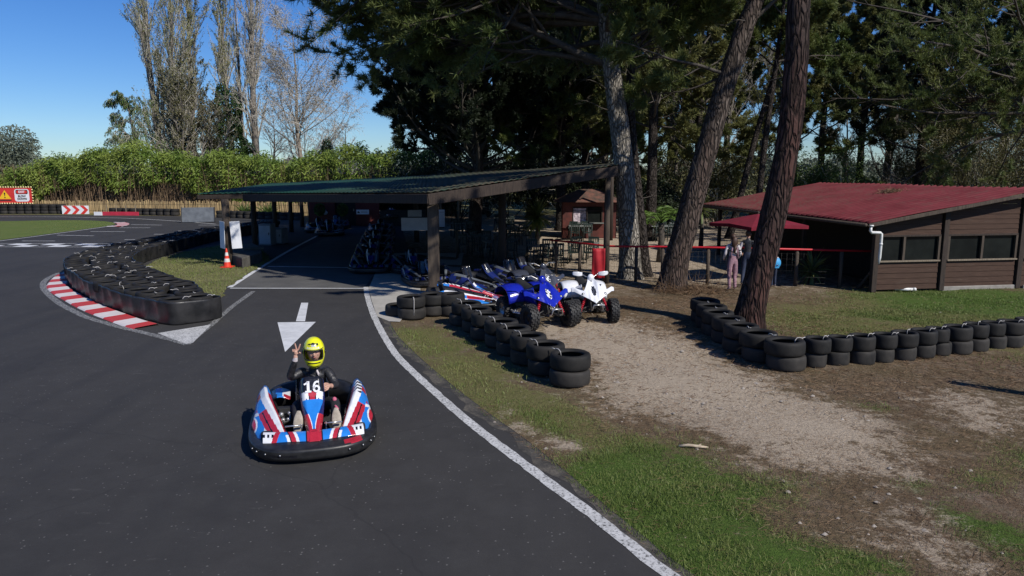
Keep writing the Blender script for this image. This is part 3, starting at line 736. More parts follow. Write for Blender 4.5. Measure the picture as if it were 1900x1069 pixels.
def sheet(name, poly, z, mat, kind='structure'):
    mb = MB(); mb.add([(p[0], p[1], z) for p in poly], [tuple(range(len(poly)))], mat)
    o = mb.build(name); 
    if kind: tag(o, kind=kind)
    # faces must look up
    me = o.data
    if me.polygons[0].normal.z < 0: me.flip_normals()
    return o
sheet('track_asphalt', ASPH, .004, 'asphalt')
def strip_mesh(mb, P, w_, z, mat, jitter=0):
    P = np.asarray(P); N_ = normals2(P); a = P+N_*w_/2; b_ = P-N_*w_/2
    if jitter: a = a+N_*rg.normal(size=(len(P), 1))*jitter; b_ = b_+N_*rg.normal(size=(len(P), 1))*jitter
    mb.grid([[(*p, z) for p in b_], [(*p, z) for p in a]], mat, False)
def fix_up(o):
    me = o.data; me.update()
    if len(me.polygons) and sum(p.normal.z for p in me.polygons) < 0: me.flip_normals()
    return o
def strip(name, pts, w_, mat, z=.009, jitter=.004, smooth=True):
    mb = MB(); P = resample(pts, .12) if smooth else np.array(pts, float); strip_mesh(mb, P, w_, z, mat, jitter)
    return tag(fix_up(mb.build(name)), kind='structure')
strip('white_edge_line', LINE, .145, 'line_paint')
mb = MB(); Pe = np.array(edge_s[:-1]); Ne = normals2(Pe); wv_ = .17+.07*np.sin(np.arange(len(Pe))*.9)+.05*np.sin(np.arange(len(Pe))*2.3)
mb.grid([[(*(p-q*.02), .0065) for p, q in zip(Pe, Ne)], [(*(p-q*(.02+w_)), .0065) for p, q, w_ in zip(Pe, Ne, wv_)]], 'dusty_asphalt', False)
tag(fix_up(mb.build('dusty_verge')), kind='structure')
# pit lane worn concrete, its lines and the give-way arrow
sheet('pit_lane', [g(428, 535), g(676, 535), g(700, 500), g(722, 424), g(655, 420), g(500, 487)], .008, 'worn_asphalt')
strip('white_lane_line', [g(426, 534), g(463, 510), g(500, 487), g(560, 453), g(640, 412)], .15, 'line_paint_fresh', .013, smooth=True)
strip('white_cross_line', [g(427, 535.6), g(678, 536)], .10, 'line_paint_fresh', .014, smooth=False)
strip('white_cross_line', [g(497, 495), g(700, 498)], .13, 'line_paint_fresh', .013, smooth=False)
strip('white_merge_line', [g(348, 637), g(390, 605), g(428, 572), g(470, 541)], .14, 'line_paint_worn')
sheet('white_island_nose', [g(292, 619), g(345, 639), g(358, 637), g(392, 603)], .0105, 'line_paint')
tag(strip('kerb_edge_line', [g(*p) for p in [(142, 503), (118, 505), (98, 512), (83, 522), (80, 532), (88, 545), (110, 563), (135, 577), (163, 590), (217, 606), (271, 619), (318, 631), (350, 640)]], .17, 'line_paint_worn'))
sheet('arrow_head', [g(515, 599), g(586, 598), g(529, 654)], .0105, 'line_paint_fresh')
sheet('arrow_stem', [g(549, 597), g(566, 597), g(572, 562.5), g(559, 562.5)], .0105, 'line_paint_fresh')
sheet('concrete_slab', [g(*p) for p in [(700, 588), (690, 560), (684, 536), (696, 508), (722, 470), (860, 470), (850, 520), (800, 560), (760, 575), (742, 598), (722, 597)]], .012, 'slab_concrete')
# painted kerb on the hairpin
mb = MB(); KP = even([g(*p) for p in [(140, 505), (122, 512), (112, 522), (108, 532), (119, 543), (141, 555), (163, 567), (190, 579), (217, 589), (244, 599), (275, 608)]], .11)
KN = normals2(KP)
for i in range(len(KP)-1):
    m = 'kerb_red' if (i//6) % 2 else 'kerb_white'
    prof = [(-.30, .008), (-.26, .035), (.22, .05), (.26, .008)]
    mb.grid([[(*(KP[i]+KN[i]*q), z) for q, z in prof], [(*(KP[i+1]+KN[i+1]*q), z) for q, z in prof]], m, False)
tag(fix_up(mb.build('kerb')), kind='structure')
# grass island and infield
isl = [g(*p) for p in [(262, 500), (320, 474), (400, 458), (470, 455), (492, 470), (495, 488), (455, 512), (425, 533), (412, 548), (390, 562), (330, 545), (290, 515)]]
isl = resample(isl, .3, True); isl = isl+rg.normal(size=isl.shape)*.06
sheet('island_grass', isl, .016, 'island_grass')
inf = [g(-200, 412), g(0, 411), g(80, 409.5), g(140, 409), g(195, 411), g(213, 415), g(205, 419), g(140, 428), g(60, 438.5), g(0, 446), g(-200, 472)]
sheet('infield_grass', resample(inf, 1.0, True), .016, 'infield_grass')
strip('infield_edge_line', [g(214, 418.5), g(140, 429), g(60, 439.8), g(0, 447.4), g(-200, 474)], .14, 'line_paint', .012, smooth=False)
for a, b_ in [((106, 436.6), (174, 438)), ((168, 430), (232, 430)), ((222, 423), (279, 423)), ((243, 417), (300, 418)), ((231, 445), (268, 445)), ((286, 435), (309, 435)), ((330, 429), (355, 429)), ((368, 418), (407, 418)), ((41, 447.5), (102, 447.5))]:
    strip('grid_marking', [g(*a), g(*b_)], .16, 'line_paint', .010, smooth=False)
strip('far_edge_line', [g(-60, 402.5), g(90, 402.5), g(165, 404), g(240, 405.5), g(335, 411), g(400, 416)], .16, 'line_paint', .010)
# chequered finish line
mb = MB(); A0 = np.array(g(-80, 455.0)); A1 = np.array(g(229, 455.6)); L = np.linalg.norm(A1-A0); T = (A1-A0)/L; Nn = np.array([-T[1], T[0]]); n = int(L/.8)
for r in range(2):
    for i in range(n+1):
        if (i+r) % 2 == 0: continue
        p = A1-T*(i*.8-.8*0); q = p-T*.8; lo = Nn*(r-1)*.72; hi = Nn*(r)*.72
        mb.add([(*(q+lo), .010), (*(p+lo), .010), (*(p+hi), .010), (*(q+hi), .010)], [(0, 1, 2, 3)], 'line_paint_fresh')
for s2 in (-.80, .80):
    mb.add([(*(A0+Nn*(s2-.06)), .010), (*(A1+Nn*(s2-.06)), .010), (*(A1+Nn*(s2+.06)), .010), (*(A0+Nn*(s2+.06)), .010)], [(0, 1, 2, 3)], 'line_paint')
tag(fix_up(mb.build('finish_line')), kind='structure')
# little kerb at the infield tip
mb = MB()
tip = even([g(198, 421), g(222, 420), g(229, 416), g(218, 413)], .5); tn = normals2(tip)
for i in range(len(tip)-1):
    mb.add([(*(tip[i]+tn[i]*.35), .03), (*(tip[i]-tn[i]*.35), .03), (*(tip[i+1]-tn[i+1]*.35), .03), (*(tip[i+1]+tn[i+1]*.35), .03)], [(0, 1, 2, 3)], 'kerb_red' if i % 2 else 'kerb_white')
tag(fix_up(mb.build('kerb')), kind='structure')
strip('infield_tip_line', [g(212, 412), g(228, 414), g(233, 417), g(226, 421)], .12, 'line_paint', .012)

# ------------------------------------------------------------------ ground cover (uncountable)
def scatter(n, x0, x1, y0, y1, fn):
    x = rg.uniform(x0, x1, n); y = rg.uniform(y0, y1, n)*1.0
    p = fn(x, y); k = rg.uniform(0, 1, n) < p
    k &= ~(inside(ASPH, x, y) & (segdist(edge_s, x, y) > .10))
    return x[k], y[k]
def fov(x, y): return (np.abs(x) < y*.74+.6)
def dens_g(x, y):
    s, o, l = masks(x, y); return np.clip(l*1.15+o*.55-s*.7, 0, 1)*fov(x, y)
def dens_l(x, y):
    s, o, l = masks(x, y); return np.clip(.75-o*.6-l*.7-s*.55, .04, 1)*fov(x, y)
def blades(name, n, box, fn, L, W, mat, flat=False):
    x, y = scatter(n, *box, fn); N = len(x)
    c = np.stack([x, y, np.full(N, -.002)], 1)
    if flat:
        a = rg.uniform(0, 2*PI, N); d = np.stack([np.cos(a), np.sin(a), rg.uniform(0, .35, N)], 1); c[:, 2] = rg.uniform(.003, .02, N)
    else: d = np.stack([rg.normal(size=N)*.45, rg.normal(size=N)*.45, np.ones(N)], 1)
    cl = np.clip(.75+.45*lumpy(x*6.1, y*5.3)+.35*lumpy(x*2.3+4, y*2.1), .35, 1.9) if not flat else 1.0
    V, F = blades_np(c, d, L*cl*rg.uniform(.5, 1.3, N), W, rg)
    t = np.repeat(np.clip(rg.normal(.5, .25, N)+(.22*lumpy(x*3.1+1, y*2.7) if not flat else 0), 0, 1), 4)
    return tag(mesh_np(name, V, F, [mat], tint=t), kind='stuff')
blades('grass', 150000, (-1.5, 7.5, 4.8, 10.5), dens_g, .05, .006, 'grass_blade')
blades('grass', 120000, (-3.5, 12, 10.5, 18), dens_g, .05, .010, 'grass_blade')
blades('grass', 60000, (3, 19, 15, 23), dens_g, .042, .014, 'grass_blade')
blades('pine_litter', 60000, (-.5, 7.5, 4.8, 10.5), dens_l, .085, .004, 'litter_blade', True)
blades('pine_litter', 60000, (1, 14, 10.5, 20), dens_l, .12, .007, 'litter_blade', True)
def isl_g(x, y): return inside(isl, x, y)*.9
x = rg.uniform(-16, -7, 40000); y = rg.uniform(19, 36, 40000); k = inside(isl, x, y); x, y = x[k], y[k]; N = len(x)
d = np.stack([rg.normal(size=N)*.5, rg.normal(size=N)*.5, np.ones(N)], 1)
V, F = blades_np(np.stack([x, y, np.full(N, .01)], 1), d, .06*rg.uniform(.5, 1.3, N), .016, rg)
tag(mesh_np('grass', V, F, ['grass_blade'], tint=np.repeat(rg.uniform(.3, 1, N), 4)), kind='stuff')
# gravel chips on the sandy track
def dens_s(x, y):
    s, o, l = masks(x, y); return np.clip(s*1.0, 0, 1)*fov(x, y)*.5
x, y = scatter(9000, -1, 12, 6, 20, dens_s); N = len(x); Vs = []; Fs = []
base_v = np.array([[1, 0, 0], [0, 1, 0], [-1, 0, 0], [0, -1, 0], [0, 0, .8]]); base_f = np.array([[0, 1, 4], [1, 2, 4], [2, 3, 4], [3, 0, 4]])
sz = rg.gamma(2, .006, N)+.004; ang_ = rg.uniform(0, PI, N); ca, sa = np.cos(ang_), np.sin(ang_)
bv = base_v[None]*sz[:, None, None]*rg.uniform(.6, 1.4, (N, 1, 3))
V = np.stack([bv[..., 0]*ca[:, None]-bv[..., 1]*sa[:, None]+x[:, None], bv[..., 0]*sa[:, None]+bv[..., 1]*ca[:, None]+y[:, None], bv[..., 2]], -1).reshape(-1, 3)
F = (base_f[None]+(np.arange(N)*5)[:, None, None]).reshape(-1, 3)
tag(mesh_np('gravel', V, F, ['stone']), kind='stuff')
# the stick lying on the litter, and the white pipe by the house
mb = MB(); mb.tube([(-.17, 0, .02), (-.05, .012, .035), (.08, -.005, .03), (.19, .01, .02)], [.016, .02, .019, .012], 'stick', 7)
mb.tube([(.05, 0, .03), (.11, .05, .045)], [.010, .006], 'stick', 5)
sx, sy = g(1285, 832); tag(mb.build('stick', loc=(sx, sy, 0), rz=-.15), 'short pale dead stick lying on the brown pine litter', 'stick')

# ------------------------------------------------------------------ tyres
def tyre_mesh():
    mb = MB(); H_ = .262
    prof = [(.212, .040), (.235, .014), (.270, .002), (.306, .004), (.326, .016), (.337, .040), (.341, .075), (.3425, .110), (.3425, .152), (.341, .187), (.337, .222), (.326, H_-.016), (.306, H_-.004), (.270, H_-.002), (.235, H_-.014), (.212, H_-.04),
            (.222, H_-.055), (.285, H_-.035), (.312, .19), (.316, .131), (.312, .07), (.285, .035), (.222, .055)]
    mb.lathe(prof, 'tyre_slick', 40, closed=True)
    return mb
tyre0 = tyre_mesh().build('tyre', loc=(0, -300, -5))
TYRE_ME = tyre0.data; TYRE_LOW = TYRE_ME.copy(); TYRE_LOW.materials[0] = MATS['tyre_dusty']; bpy.data.objects.remove(tyre0)
def strap_mesh(span):
    """cord tied over the rim towards the next tyre"""
    mb = MB()
    mb.tube([(.20, 0, .15), (.215, .005, .235), (.255, .006, .272), (.31, 0, .273), (.345, -.006, .258), (.352+span*.5, -.01, .245), (.352+span, -.004, .262), (.352+span+.06, .004, .272)], .0075, 'cord', 5)
    return mb
s0 = strap_mesh(.0).build('tie_cord'); STRAP_ME = s0.data; bpy.data.objects.remove(s0)
mb = MB(); mb.tube([(.352, 0, .262), (.36, .004, .2), (.36, .0, .06), (.356, -.004, -.16)], .010, 'cord', 5); mb.tube([(.21, 0, .2), (.25, .004, .272), (.31, 0, .274), (.352, 0, .262)], .010, 'cord', 5)
s0 = mb.build('tie_cord'); LONGSTRAP_ME = s0.data; bpy.data.objects.remove(s0)
def tyre(x, y, z, label, group, straps=(), sc=1.0, long=None, tilt=0):
    o = bpy.data.objects.new('tyre', TYRE_LOW if z < .05 else TYRE_ME); COL.objects.link(o); o.location = (x, y, z); q_ = rg.uniform(.97, 1.03); o.scale = (sc*q_, sc*q_, rg.uniform(.97, 1.0))
    o.rotation_euler = (rg.normal()*.012+tilt, rg.normal()*.012, rg.uniform(0, 6))
    tag(o, label, 'tyre', group)
    for a in straps:
        c = bpy.data.objects.new('tie_cord', STRAP_ME); COL.objects.link(c); c.parent = o; c.rotation_euler.z = a-o.rotation_euler.z
    if long is not None:
        c = bpy.data.objects.new('tie_cord', LONGSTRAP_ME); COL.objects.link(c); c.parent = o; c.rotation_euler.z = long-o.rotation_euler.z
    return o
TH_ = .262
# row beside the quads
rowA = [np.array(g(1057, 711)), *[np.array(p) for p in even([g(1012, 690), g(930, 641), g(858, 598)], .72)]]
rowA += [np.array(g(838, 583)), np.array(g(806, 583)), np.array(g(764, 589))]
for i, p in enumerate(rowA):
    nx_ = rowA[min(i+1, len(rowA)-1)]-p; a = math.atan2(nx_[1], nx_[0])
    for lv, nm in ((0, 'lower'), (1, 'upper')):
        lab = f'{nm} tyre, {ordn(i)} stack from the near end of the row beside the quads'
        tyre(p[0]+rg.normal()*.02, p[1]+rg.normal()*.02, lv*TH_, lab, 'tyres in the row beside the quad bikes', (a+.3,) if lv and i < len(rowA)-3 else (), long=(-1.25 if lv and i == len(rowA)-1 else None))
tyre(*g(741, 584), 0, 'single black tyre lying half hidden behind the last stack by the concrete slab', 'tyres in the row beside the quad bikes')
# row edging the lawn
rowB = [np.array(p) for p in even([g(1308, 596), g(1340, 628), g(1400, 663), g(1470, 687)], .70)]
nB = len(rowB); q0 = rowB[-1]; tg_ = np.array(g(1640, 669))-q0; tg_ /= np.linalg.norm(tg_); P = even([tuple(q0+tg_*.60), g(1640, 669), g(1740, 656), g(1850, 644), g(1990, 630)], .475); Nn = normals2(P)
rowB += [P[i]+Nn[i]*rg.normal()*.03 for i in range(len(P))]
for i, p in enumerate(rowB):
    nx_ = rowB[min(i+1, len(rowB)-1)]-p; a = math.atan2(nx_[1], nx_[0])
    for lv, nm in ((0, 'lower'), (1, 'upper')):
        lab = f'{nm} tyre, {ordn(i)} stack from the leaning pine, in the row edging the lawn'
        tyre(p[0]+rg.normal()*.02, p[1]+rg.normal()*.02, lv*TH_, lab, 'tyres in the row edging the lawn', (a+rg.normal()*.15,) if lv else (), (.70+.06*math.sin(i*2.3)*(1 if i % 3 else 0)) if i >= nB else 1.0)
# barrier along the track: two rows of tyres inside a rubber belt
path = [g(*p) for p in [(352, 594), (300, 580), (235, 560), (180, 530), (166, 508), (195, 491), (250, 476), (330, 457), (400, 443), (452, 435), (500, 427)]]
PB = even(path, .64); NB = normals2(PB)
HB = 2.15*TH_
nP = len(PB); WI = np.array([.70+.66*(min(1, max(0, (i-1)/3.)))*(1-min(1, max(0, (i-nP*.45)/(nP*.35)))) for i in range(nP)])
for r, nm in enumerate(('inner', 'outer', 'middle')):
    for i in range(nP):
        off = (-(WI[i]-.36), .34, -(WI[i]-.70)/2)[r]
        if r == 2 and WI[i] < 1.28: continue
        p = PB[i]+NB[i]*off*(1 if i else .9)
        sa_ = [rg.uniform(0, 6)] if rg.uniform() < .8 else []
        lab = f'{nm} row tyre on top of the hairpin barrier, {ordn(i)} from the near tip'
        tyre(p[0]+rg.normal()*.03, p[1]+rg.normal()*.03, HB-TH_+rg.normal()*.018, lab, 'tyres on top of the hairpin barrier', sa_, .97)
T0 = PB[0]-PB[1]; T0 /= np.linalg.norm(T0)
out = [PB[i]+NB[i]*.70 for i in range(nP)][::-1]+[PB[0]+T0*.36+NB[0]*.62, PB[0]+T0*.52+NB[0]*.25, PB[0]+T0*.52-NB[0]*.25, PB[0]+T0*.36-NB[0]*.62]+[PB[i]-NB[i]*WI[i] for i in range(nP)]
O = resample(out, .08); ON = normals2(O)
s = np.concatenate([[0], np.cumsum(np.linalg.norm(O[1:]-O[:-1], axis=1))])
bul = .035*np.abs(np.sin(s*PI/.64))
mb = MB(); rows = []
zs = [.01, .05, .15, .27, .40, .49, .53]
for k, z in enumerate(zs):
    wv = .02*np.sin(s*2.1+z*5)+(.03*(1-z/.53) if 1 else 0)
    sgn = -1
    Q = O+ON*sgn*((bul+wv)[:, None]*-1)
    hz = z+.016*np.sin(s*1.7)*(z > .45)
    rows.append([(Q[i][0], Q[i][1], (hz if np.ndim(hz) == 0 else hz[i])) for i in range(len(Q))])
mb.grid(rows, 'belt_rubber', True)
tag(mb.build('rubber_belt', solid=.018), 'black rubber conveyor belt wrapped round the hairpin tyre barrier', 'barrier')
# ------------------------------------------------------------------ kart shelter
def lerp(a, b, t): return tuple(a[i]+(b[i]-a[i])*t for i in range(3))
RL_ = (-11.55, 27.05, 2.64)
RA_, RB_, RC_ = (-9.85, 27.0, 2.67), (-2.25, 19.75, 2.90), (3.15, 22.05, 3.66)
RD_, RM_, RE_ = (5.2, 38.0, 3.86), (-4.6, 41.2, 3.25), (-12.6, 43.5, 2.82)
RE2_ = (-14.25, 43.8, 2.76)
shelter = thing('kart_shelter', 'open timber kart shelter with a long green corrugated roof on dark posts', 'shelter', (-4, 30, 0))
OFF = Vector((-4, 30, 0))
def rel(p): return tuple(Vector(p)-OFF)
rows_n = 5; cols = []
for (a, b_, c, d, n) in ((RL_, RA_, RE2_, RE_, 48), (RA_, RB_, RE_, RM_, 300), (RB_, RC_, RM_, RD_, 190)):
    for i in range(n+(1 if a is RB_ else 0)):
        cols.append((lerp(a, b_, i/n), lerp(c, d, i/n)))
V = []; 
for j in range(rows_n+1):
    for i, (a, b_) in enumerate(cols):
        p = lerp(a, b_, j/rows_n); V.append((p[0], p[1], p[2]+(.016, .011, -.011, -.016, -.011, .011)[i % 6]*.6))
n = len(cols); F = [(j*n+i, j*n+i+1, (j+1)*n+i+1, (j+1)*n+i) for j in range(rows_n) for i in range(n-1)]
V = np.array(V)-np.array(OFF)
deb = np.clip((V[:, 0]+OFF.x+7)/6, 0, 1)  # litter thickens to the right, partly standing in for tree shade
ro = mesh_np('roof', V, F, ['roof_green'], shelter, smooth=True, attrs={'debris': deb})
d_ = ro.modifiers.new('solid', 'SOLIDIFY'); d_.thickness = .012
def beam(name, a, b_, h, w_, mat='timber_dark', drop=.05, parent=shelter, off=OFF, bevel=.012):
    a = Vector(a)-off; b_ = Vector(b_)-off; d = b_-a; L = d.length; x = d.normalized(); y = Vector((0, 0, 1)).cross(x).normalized(); z = x.cross(y)
    M = Matrix((x, y, z)).transposed().to_4x4(); M.translation = (a+b_)/2-Vector((0, 0, drop+h/2))
    mb = MB(); mb.box((0, 0, 0), (L, w_, h), mat, M); return mb.build(name, parent, bevel=bevel)
def inset(p, q, t): return lerp(p, q, t)
beam('fascia', RA_, RB_, .26, .05); beam('fascia', RB_, RC_, .30, .05); beam('fascia', RL_, RE2_, .18, .05); beam('fascia', RL_, RA_, .16, .05)
# rafters and purlins
for t in (.10, .24, .38, .52, .66, .80, .92):
    beam('rafter', lerp(RL_, RE2_, t), lerp(RB_, RM_, t), .16, .07, drop=.03)
    beam('rafter', lerp(RB_, RM_, t), lerp(RC_, RD_, t), .16, .07, drop=.03)
for t in (.25, .5, .75):
    beam('purlin', lerp(RA_, RB_, t), lerp(RE_, RM_, t), .12, .06, drop=.19)
def post(p, ztop, w_, mat, round_=True, lean=(0, 0)):
    mb = MB(); q = Vector((p[0], p[1], 0))-OFF
    if round_: mb.tube([(q.x, q.y, -.1), (q.x+lean[0]*.5, q.y+lean[1]*.5, ztop*.5), (q.x+lean[0], q.y+lean[1], ztop)], [w_*.55, w_*.5, w_*.47], mat, 12)
    else: mb.box((q.x, q.y, ztop/2-.05), (w_, w_, ztop+.1), mat)
    return mb.build('post', shelter, bevel=0 if round_ else .015)
post(g(425, 492), 2.45, .30, 'timber_post')
for px, py in ((474, 462), (512, 444), (541, 430.5), (561, 421), (576, 414)): post(g(px, py), 2.45, .24, 'timber_dark')
post(g(806, 547), 2.78, .30, 'timber_post', False)
post(g(932, 512), 3.25, .26, 'timber_dark'); post(g(1124, 525), 3.45, .19, 'timber_post'); post((4.9, 30, 0), 3.5, .2, 'timber_dark'); post((5.0, 37, 0), 3.6, .2, 'timber_dark'); post((-4.7, 36, 0), 3.0, .24, 'timber_dark')

# plinth at the foot of the front post, boards on the post, cone
mb = MB(); pl = [g(*p) for p in [(431, 492), (450, 499), (487, 488), (484, 475), (470, 468), (432, 478)]]
cx, cy = np.mean(pl, axis=0); mb.prism([(p[0]-cx, p[1]-cy) for p in pl][::-1][::-1], -.02, .40, 'dark_concrete')
mb.box((.25, .1, .45), (.75, .3, .10), 'dark_concrete', rz=.3)
tag(mb.build('concrete_plinth', loc=(cx, cy, 0), bevel=.04), 'low dark concrete plinth at the foot of the shelter front post', 'plinth')
pp = g(425, 492)
for (x0, x1, lab, rz_, lean) in ((406, 419, 'narrow white blank board fixed to the track side of the shelter front post', -.75, .05), (429, 446, 'wider white blank board fixed to the lane side of the shelter front post', .28, -.05)):
    a = at((x0+x1)/2, 436, pp[1]-.22); wd = (x1-x0)/FPX*pp[1]/max(.3, math.cos(rz_))
    mb = MB(); mb.box((0, 0, 0), (wd, .02, 1.0), 'board_white', ry=lean); mb.box((0, .02, .25), (wd*.6, .02, .05), 'timber_post'); mb.box((0, .02, -.25), (wd*.6, .02, .05), 'timber_post')
    tag(mb.build('notice_board', loc=a, rz=rz_, bevel=.004), lab, 'board', 'white boards on the shelter post')
cone = thing('traffic_cone', 'orange and white striped traffic cone on the grass before the shelter post', 'cone', (*g(422, 497), .016))
mb = MB(); mb.box((0, 0, .02), (.40, .40, .04), 'cone_orange'); mb.build('base', cone, bevel=.012)
mb = MB(); mb.lathe([(.135, .04), (.105, .20)], 'cone_orange', 20); mb.lathe([(.106, .20), (.084, .325)], 'cone_white', 20); mb.lathe([(.084, .325), (.066, .43)], 'cone_orange', 20); mb.lathe([(.066, .43), (.046, .545)], 'cone_white', 20); mb.lathe([(.046, .545), (.026, .67), (.018, .69), (.001, .69)], 'cone_orange', 20)
mb.build('cone_body', cone)
# dim things under the roof
def panel(name, px, py, Yd, wd, h, mat, label, cat, group=None, rz=0, depth=.03):
    mb = MB(); mb.box((0, 0, 0), (wd, depth, h), mat); mb.box((0, depth/2+.006, h*.32), (wd*.9, .012, .05), 'timber_dark')
    return tag(mb.build(name, loc=at(px, py, Yd), rz=rz, bevel=.004), label, cat, group)
panel('hanging_sign', 770, 416, 26.5, .98, .46, 'panel_grey', 'larger white blank panel, greyed for shade, hanging under the shelter roof', 'sign', 'white panels greyed for shade under the shelter roof', .1)  # white panels coloured grey, the roof's shade put into their paint
panel('hanging_sign', 769.5, 396, 31, .58, .28, 'panel_grey', 'smaller white blank panel, greyed for shade, behind the larger one under the shelter', 'sign', 'white panels greyed for shade under the shelter roof', .1)
for (px, py, wd, dp, h, lab) in ((497, 455, .62, .5, 1.0, 'tall pale grey cabinet beside the second shelter post'), (515, 452, .8, .6, .75, 'low grey cabinet next to the taller one under the shelter')):
    x_, y_ = g(px, py); c_ = thing('cabinet', lab, 'cabinet', (x_, y_, .012), -.16)
    mb = MB(); mb.box((0, 0, h/2), (wd, dp, h), 'box_grey'); mb.build('cabinet_body', c_, bevel=.02)
    mb = MB(); mb.box((0, -dp/2-.008, h*.5), (wd*.88, .014, h*.84), 'panel_grey'); dr = mb.build('door', c_, bevel=.004)
    mb = MB(); mb.box((wd*.34, -dp/2-.03, h*.55), (.02, .03, .12), 'dark_steel'); mb.build('handle', dr)

# ------------------------------------------------------------------ reception hut at the end of the lane
rec = thing('reception_hut', 'maroon wooden reception hut at the far end of the pit lane', 'hut', (-9.5, 47, 0), math.radians(4))
def bx(name, c, d, mat, parent, bevel=0):
    mb = MB(); mb.box(c, d, mat); return mb.build(name, parent, bevel=bevel)
for xc in (-2.55, .25):
    mb = MB()
    for k in range(12): mb.box((xc, .02*(k % 2), .1+.22*k), (1.5, .06, .222), 'maroon_wood')
    mb.build('wall', rec)
mb = MB(); mb.box((4.2, .4, 1.3), (.12, .8, 2.6), 'maroon_wood'); mb.build('wall', rec); mb = MB(); mb.box((-3.35, 1.5, 1.3), (.12, 3, 2.6), 'maroon_wood'); mb.build('wall', rec)
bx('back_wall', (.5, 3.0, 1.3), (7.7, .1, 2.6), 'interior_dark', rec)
bx('roof', (.4, 1.4, 2.78), (8.4, 4.2, .12), 'timber_dark', rec)
dr = bx('door', (-1.15, .25, 1.05), (1.25, .05, 2.1), 'black_matte', rec); bx('handle', (-.65, .2, 1.0), (.04, .06, .14), 'steel', dr)
bx('counter', (2.5, .1, .5), (2.9, .5, 1.0), 'black_matte', rec)
mb = MB(); mb.box((-2.5, -.05, 1.75), (1.0, .04, .5), 'black_matte'); mb.build('window', rec); mb = MB(); mb.box((.25, -.05, 1.85), (1.0, .04, .35), 'black_matte'); mb.build('window', rec)
for px, wd, h, py, lab in ((673, .80, .29, 393.5, 'small white sign with dark lettering on the reception hut wall'),):
    p = at(px, py, 46.6); sg = thing('wall_sign', lab, 'sign', p)
    bx('sign_board', (0, 0, 0), (wd, .03, h), 'board_white', sg)
    mb = MB(); mb.box((-.26, -.02, -.03), (.14, .008, .07), 'black_matte'); mb.box((-.28, -.02, .03), (.06, .008, .05), 'black_matte')
    for k in range(2): mb.box((.10, -.02, .05-.09*k), (.42, .008, .022), 'ramp_grey')
    mb.build('lettering', sg)
p = at(603, 393, 46.6); mb = MB(); mb.ball((0, 0, -.06), (.17, .05, .13), 'board_white', 12, 6); mb.ball((0, -.01, .1), (.09, .05, .08), 'poster_pink', 10, 6)
tag(mb.build('wall_ornament', loc=p), 'small white rounded ornament on the left reception hut wall', 'ornament')
for px, py, lab in ((621, 413, 'round clipped yellow green shrub left of the reception door'), (657, 414, 'round clipped yellow green shrub right of the reception door')):
    x_, y_ = g(px, py); t_ = thing('topiary_shrub', lab, 'shrub', (x_, 46.2, 0), group='clipped shrubs by the reception door')
    mb = MB(); mb.lathe([(.16, 0), (.21, .38), (.18, .38), (.17, .33), (.001, .33)], 'timber_dark', 14); mb.tube([(0, 0, .3), (0, 0, .75)], .03, 'bark_limb', 6); mb.build('pot', t_)
    k = 900; u = nrm(rg.normal(size=(k, 3))); c = u*np.array([.30, .30, .36])*rg.uniform(.8, 1.02, (k, 1))+np.array([0, 0, 1.08])
    V, F = leaves_np(c, u+rg.normal(size=c.shape)*.5, np.full(k, .1), .06, rg); mesh_np('crown', V, F, ['leaf_bush'], t_, tint=np.repeat(rg.uniform(.4, 1, k), 4))
x_, y_ = g(712, 419); mb = MB(); mb.box((0, 0, .23), (2.5, 1.5, .46), 'concrete'); mb.box((0, -.76, .40), (2.54, .03, .10), 'dark_concrete')
PLINTH = (x_+.25, y_+.9)
tag(mb.build('display_plinth', loc=(x_+.25, y_+.9, 0), rz=.06, bevel=.01), 'pale concrete display plinth at the end of the pit lane', 'plinth')
x_, y_ = g(820, 424); mb = MB(); mb.box((0, 0, .62), (.36, .02, 1.05), 'board_white', rx=-.12); mb.box((0, .14, .5), (.3, .02, 1.0), 'timber_post', rx=.2)
tag(mb.build('notice_board', loc=(x_, y_, 0), rz=.1), 'white a-frame notice board standing beyond the shelter near the pale poles', 'board')
for px, lab in ((815, 'pale thin pole behind the white notice board'), (849, 'yellowish thin pole right of the white notice board')):
    x_, y_ = g(px, 423); mb = MB(); mb.tube([(0, 0, -.1), (0, 0, 2.9)], .06, 'timber_pale', 8); mb.ball((0, 0, 2.9), .07, 'timber_pale', 8, 5)
    tag(mb.build('pole', loc=(x_, y_+1, 0)), lab, 'pole', 'poles behind the shelter')

# ------------------------------------------------------------------ red roofed timber building
BW0 = (10.4, 20.9); BRZ = math.radians(9)
bld = thing('timber_building', 'low brown plank building under a red corrugated mono pitch roof', 'building', (*BW0, 0), BRZ)
SL = .166
def rz_(s): return 2.03+SL*(s+.55)
S0, S1, T0_, T1_ = -.55, 4.95, -.40, 10.9
nt_ = int((T1_-T0_)/.0275); ns = 26; V = []; deb = []
for i in range(nt_+1):
    t = T0_+(T1_-T0_)*i/nt_
    for j in range(ns+1):
        s = S0+(S1-S0)*j/ns; c = .05*max(0, 1-abs((i % 11)-3)/2.0)
        V.append((s, t, rz_(s)+c+.012*math.sin(s*1.7+t*.9))); deb.append(max(0, min(1, (t-2)/6))*.9*max(0, 1-(s-S0)/6))
F = [(i*(ns+1)+j, i*(ns+1)+j+1, (i+1)*(ns+1)+j+1, (i+1)*(ns+1)+j) for i in range(nt_) for j in range(ns)]
ro = mesh_np('roof', V, F, ['roof_red'], bld, smooth=True, attrs={'debris': deb}); d_ = ro.modifiers.new('solid', 'SOLIDIFY'); d_.thickness = .01
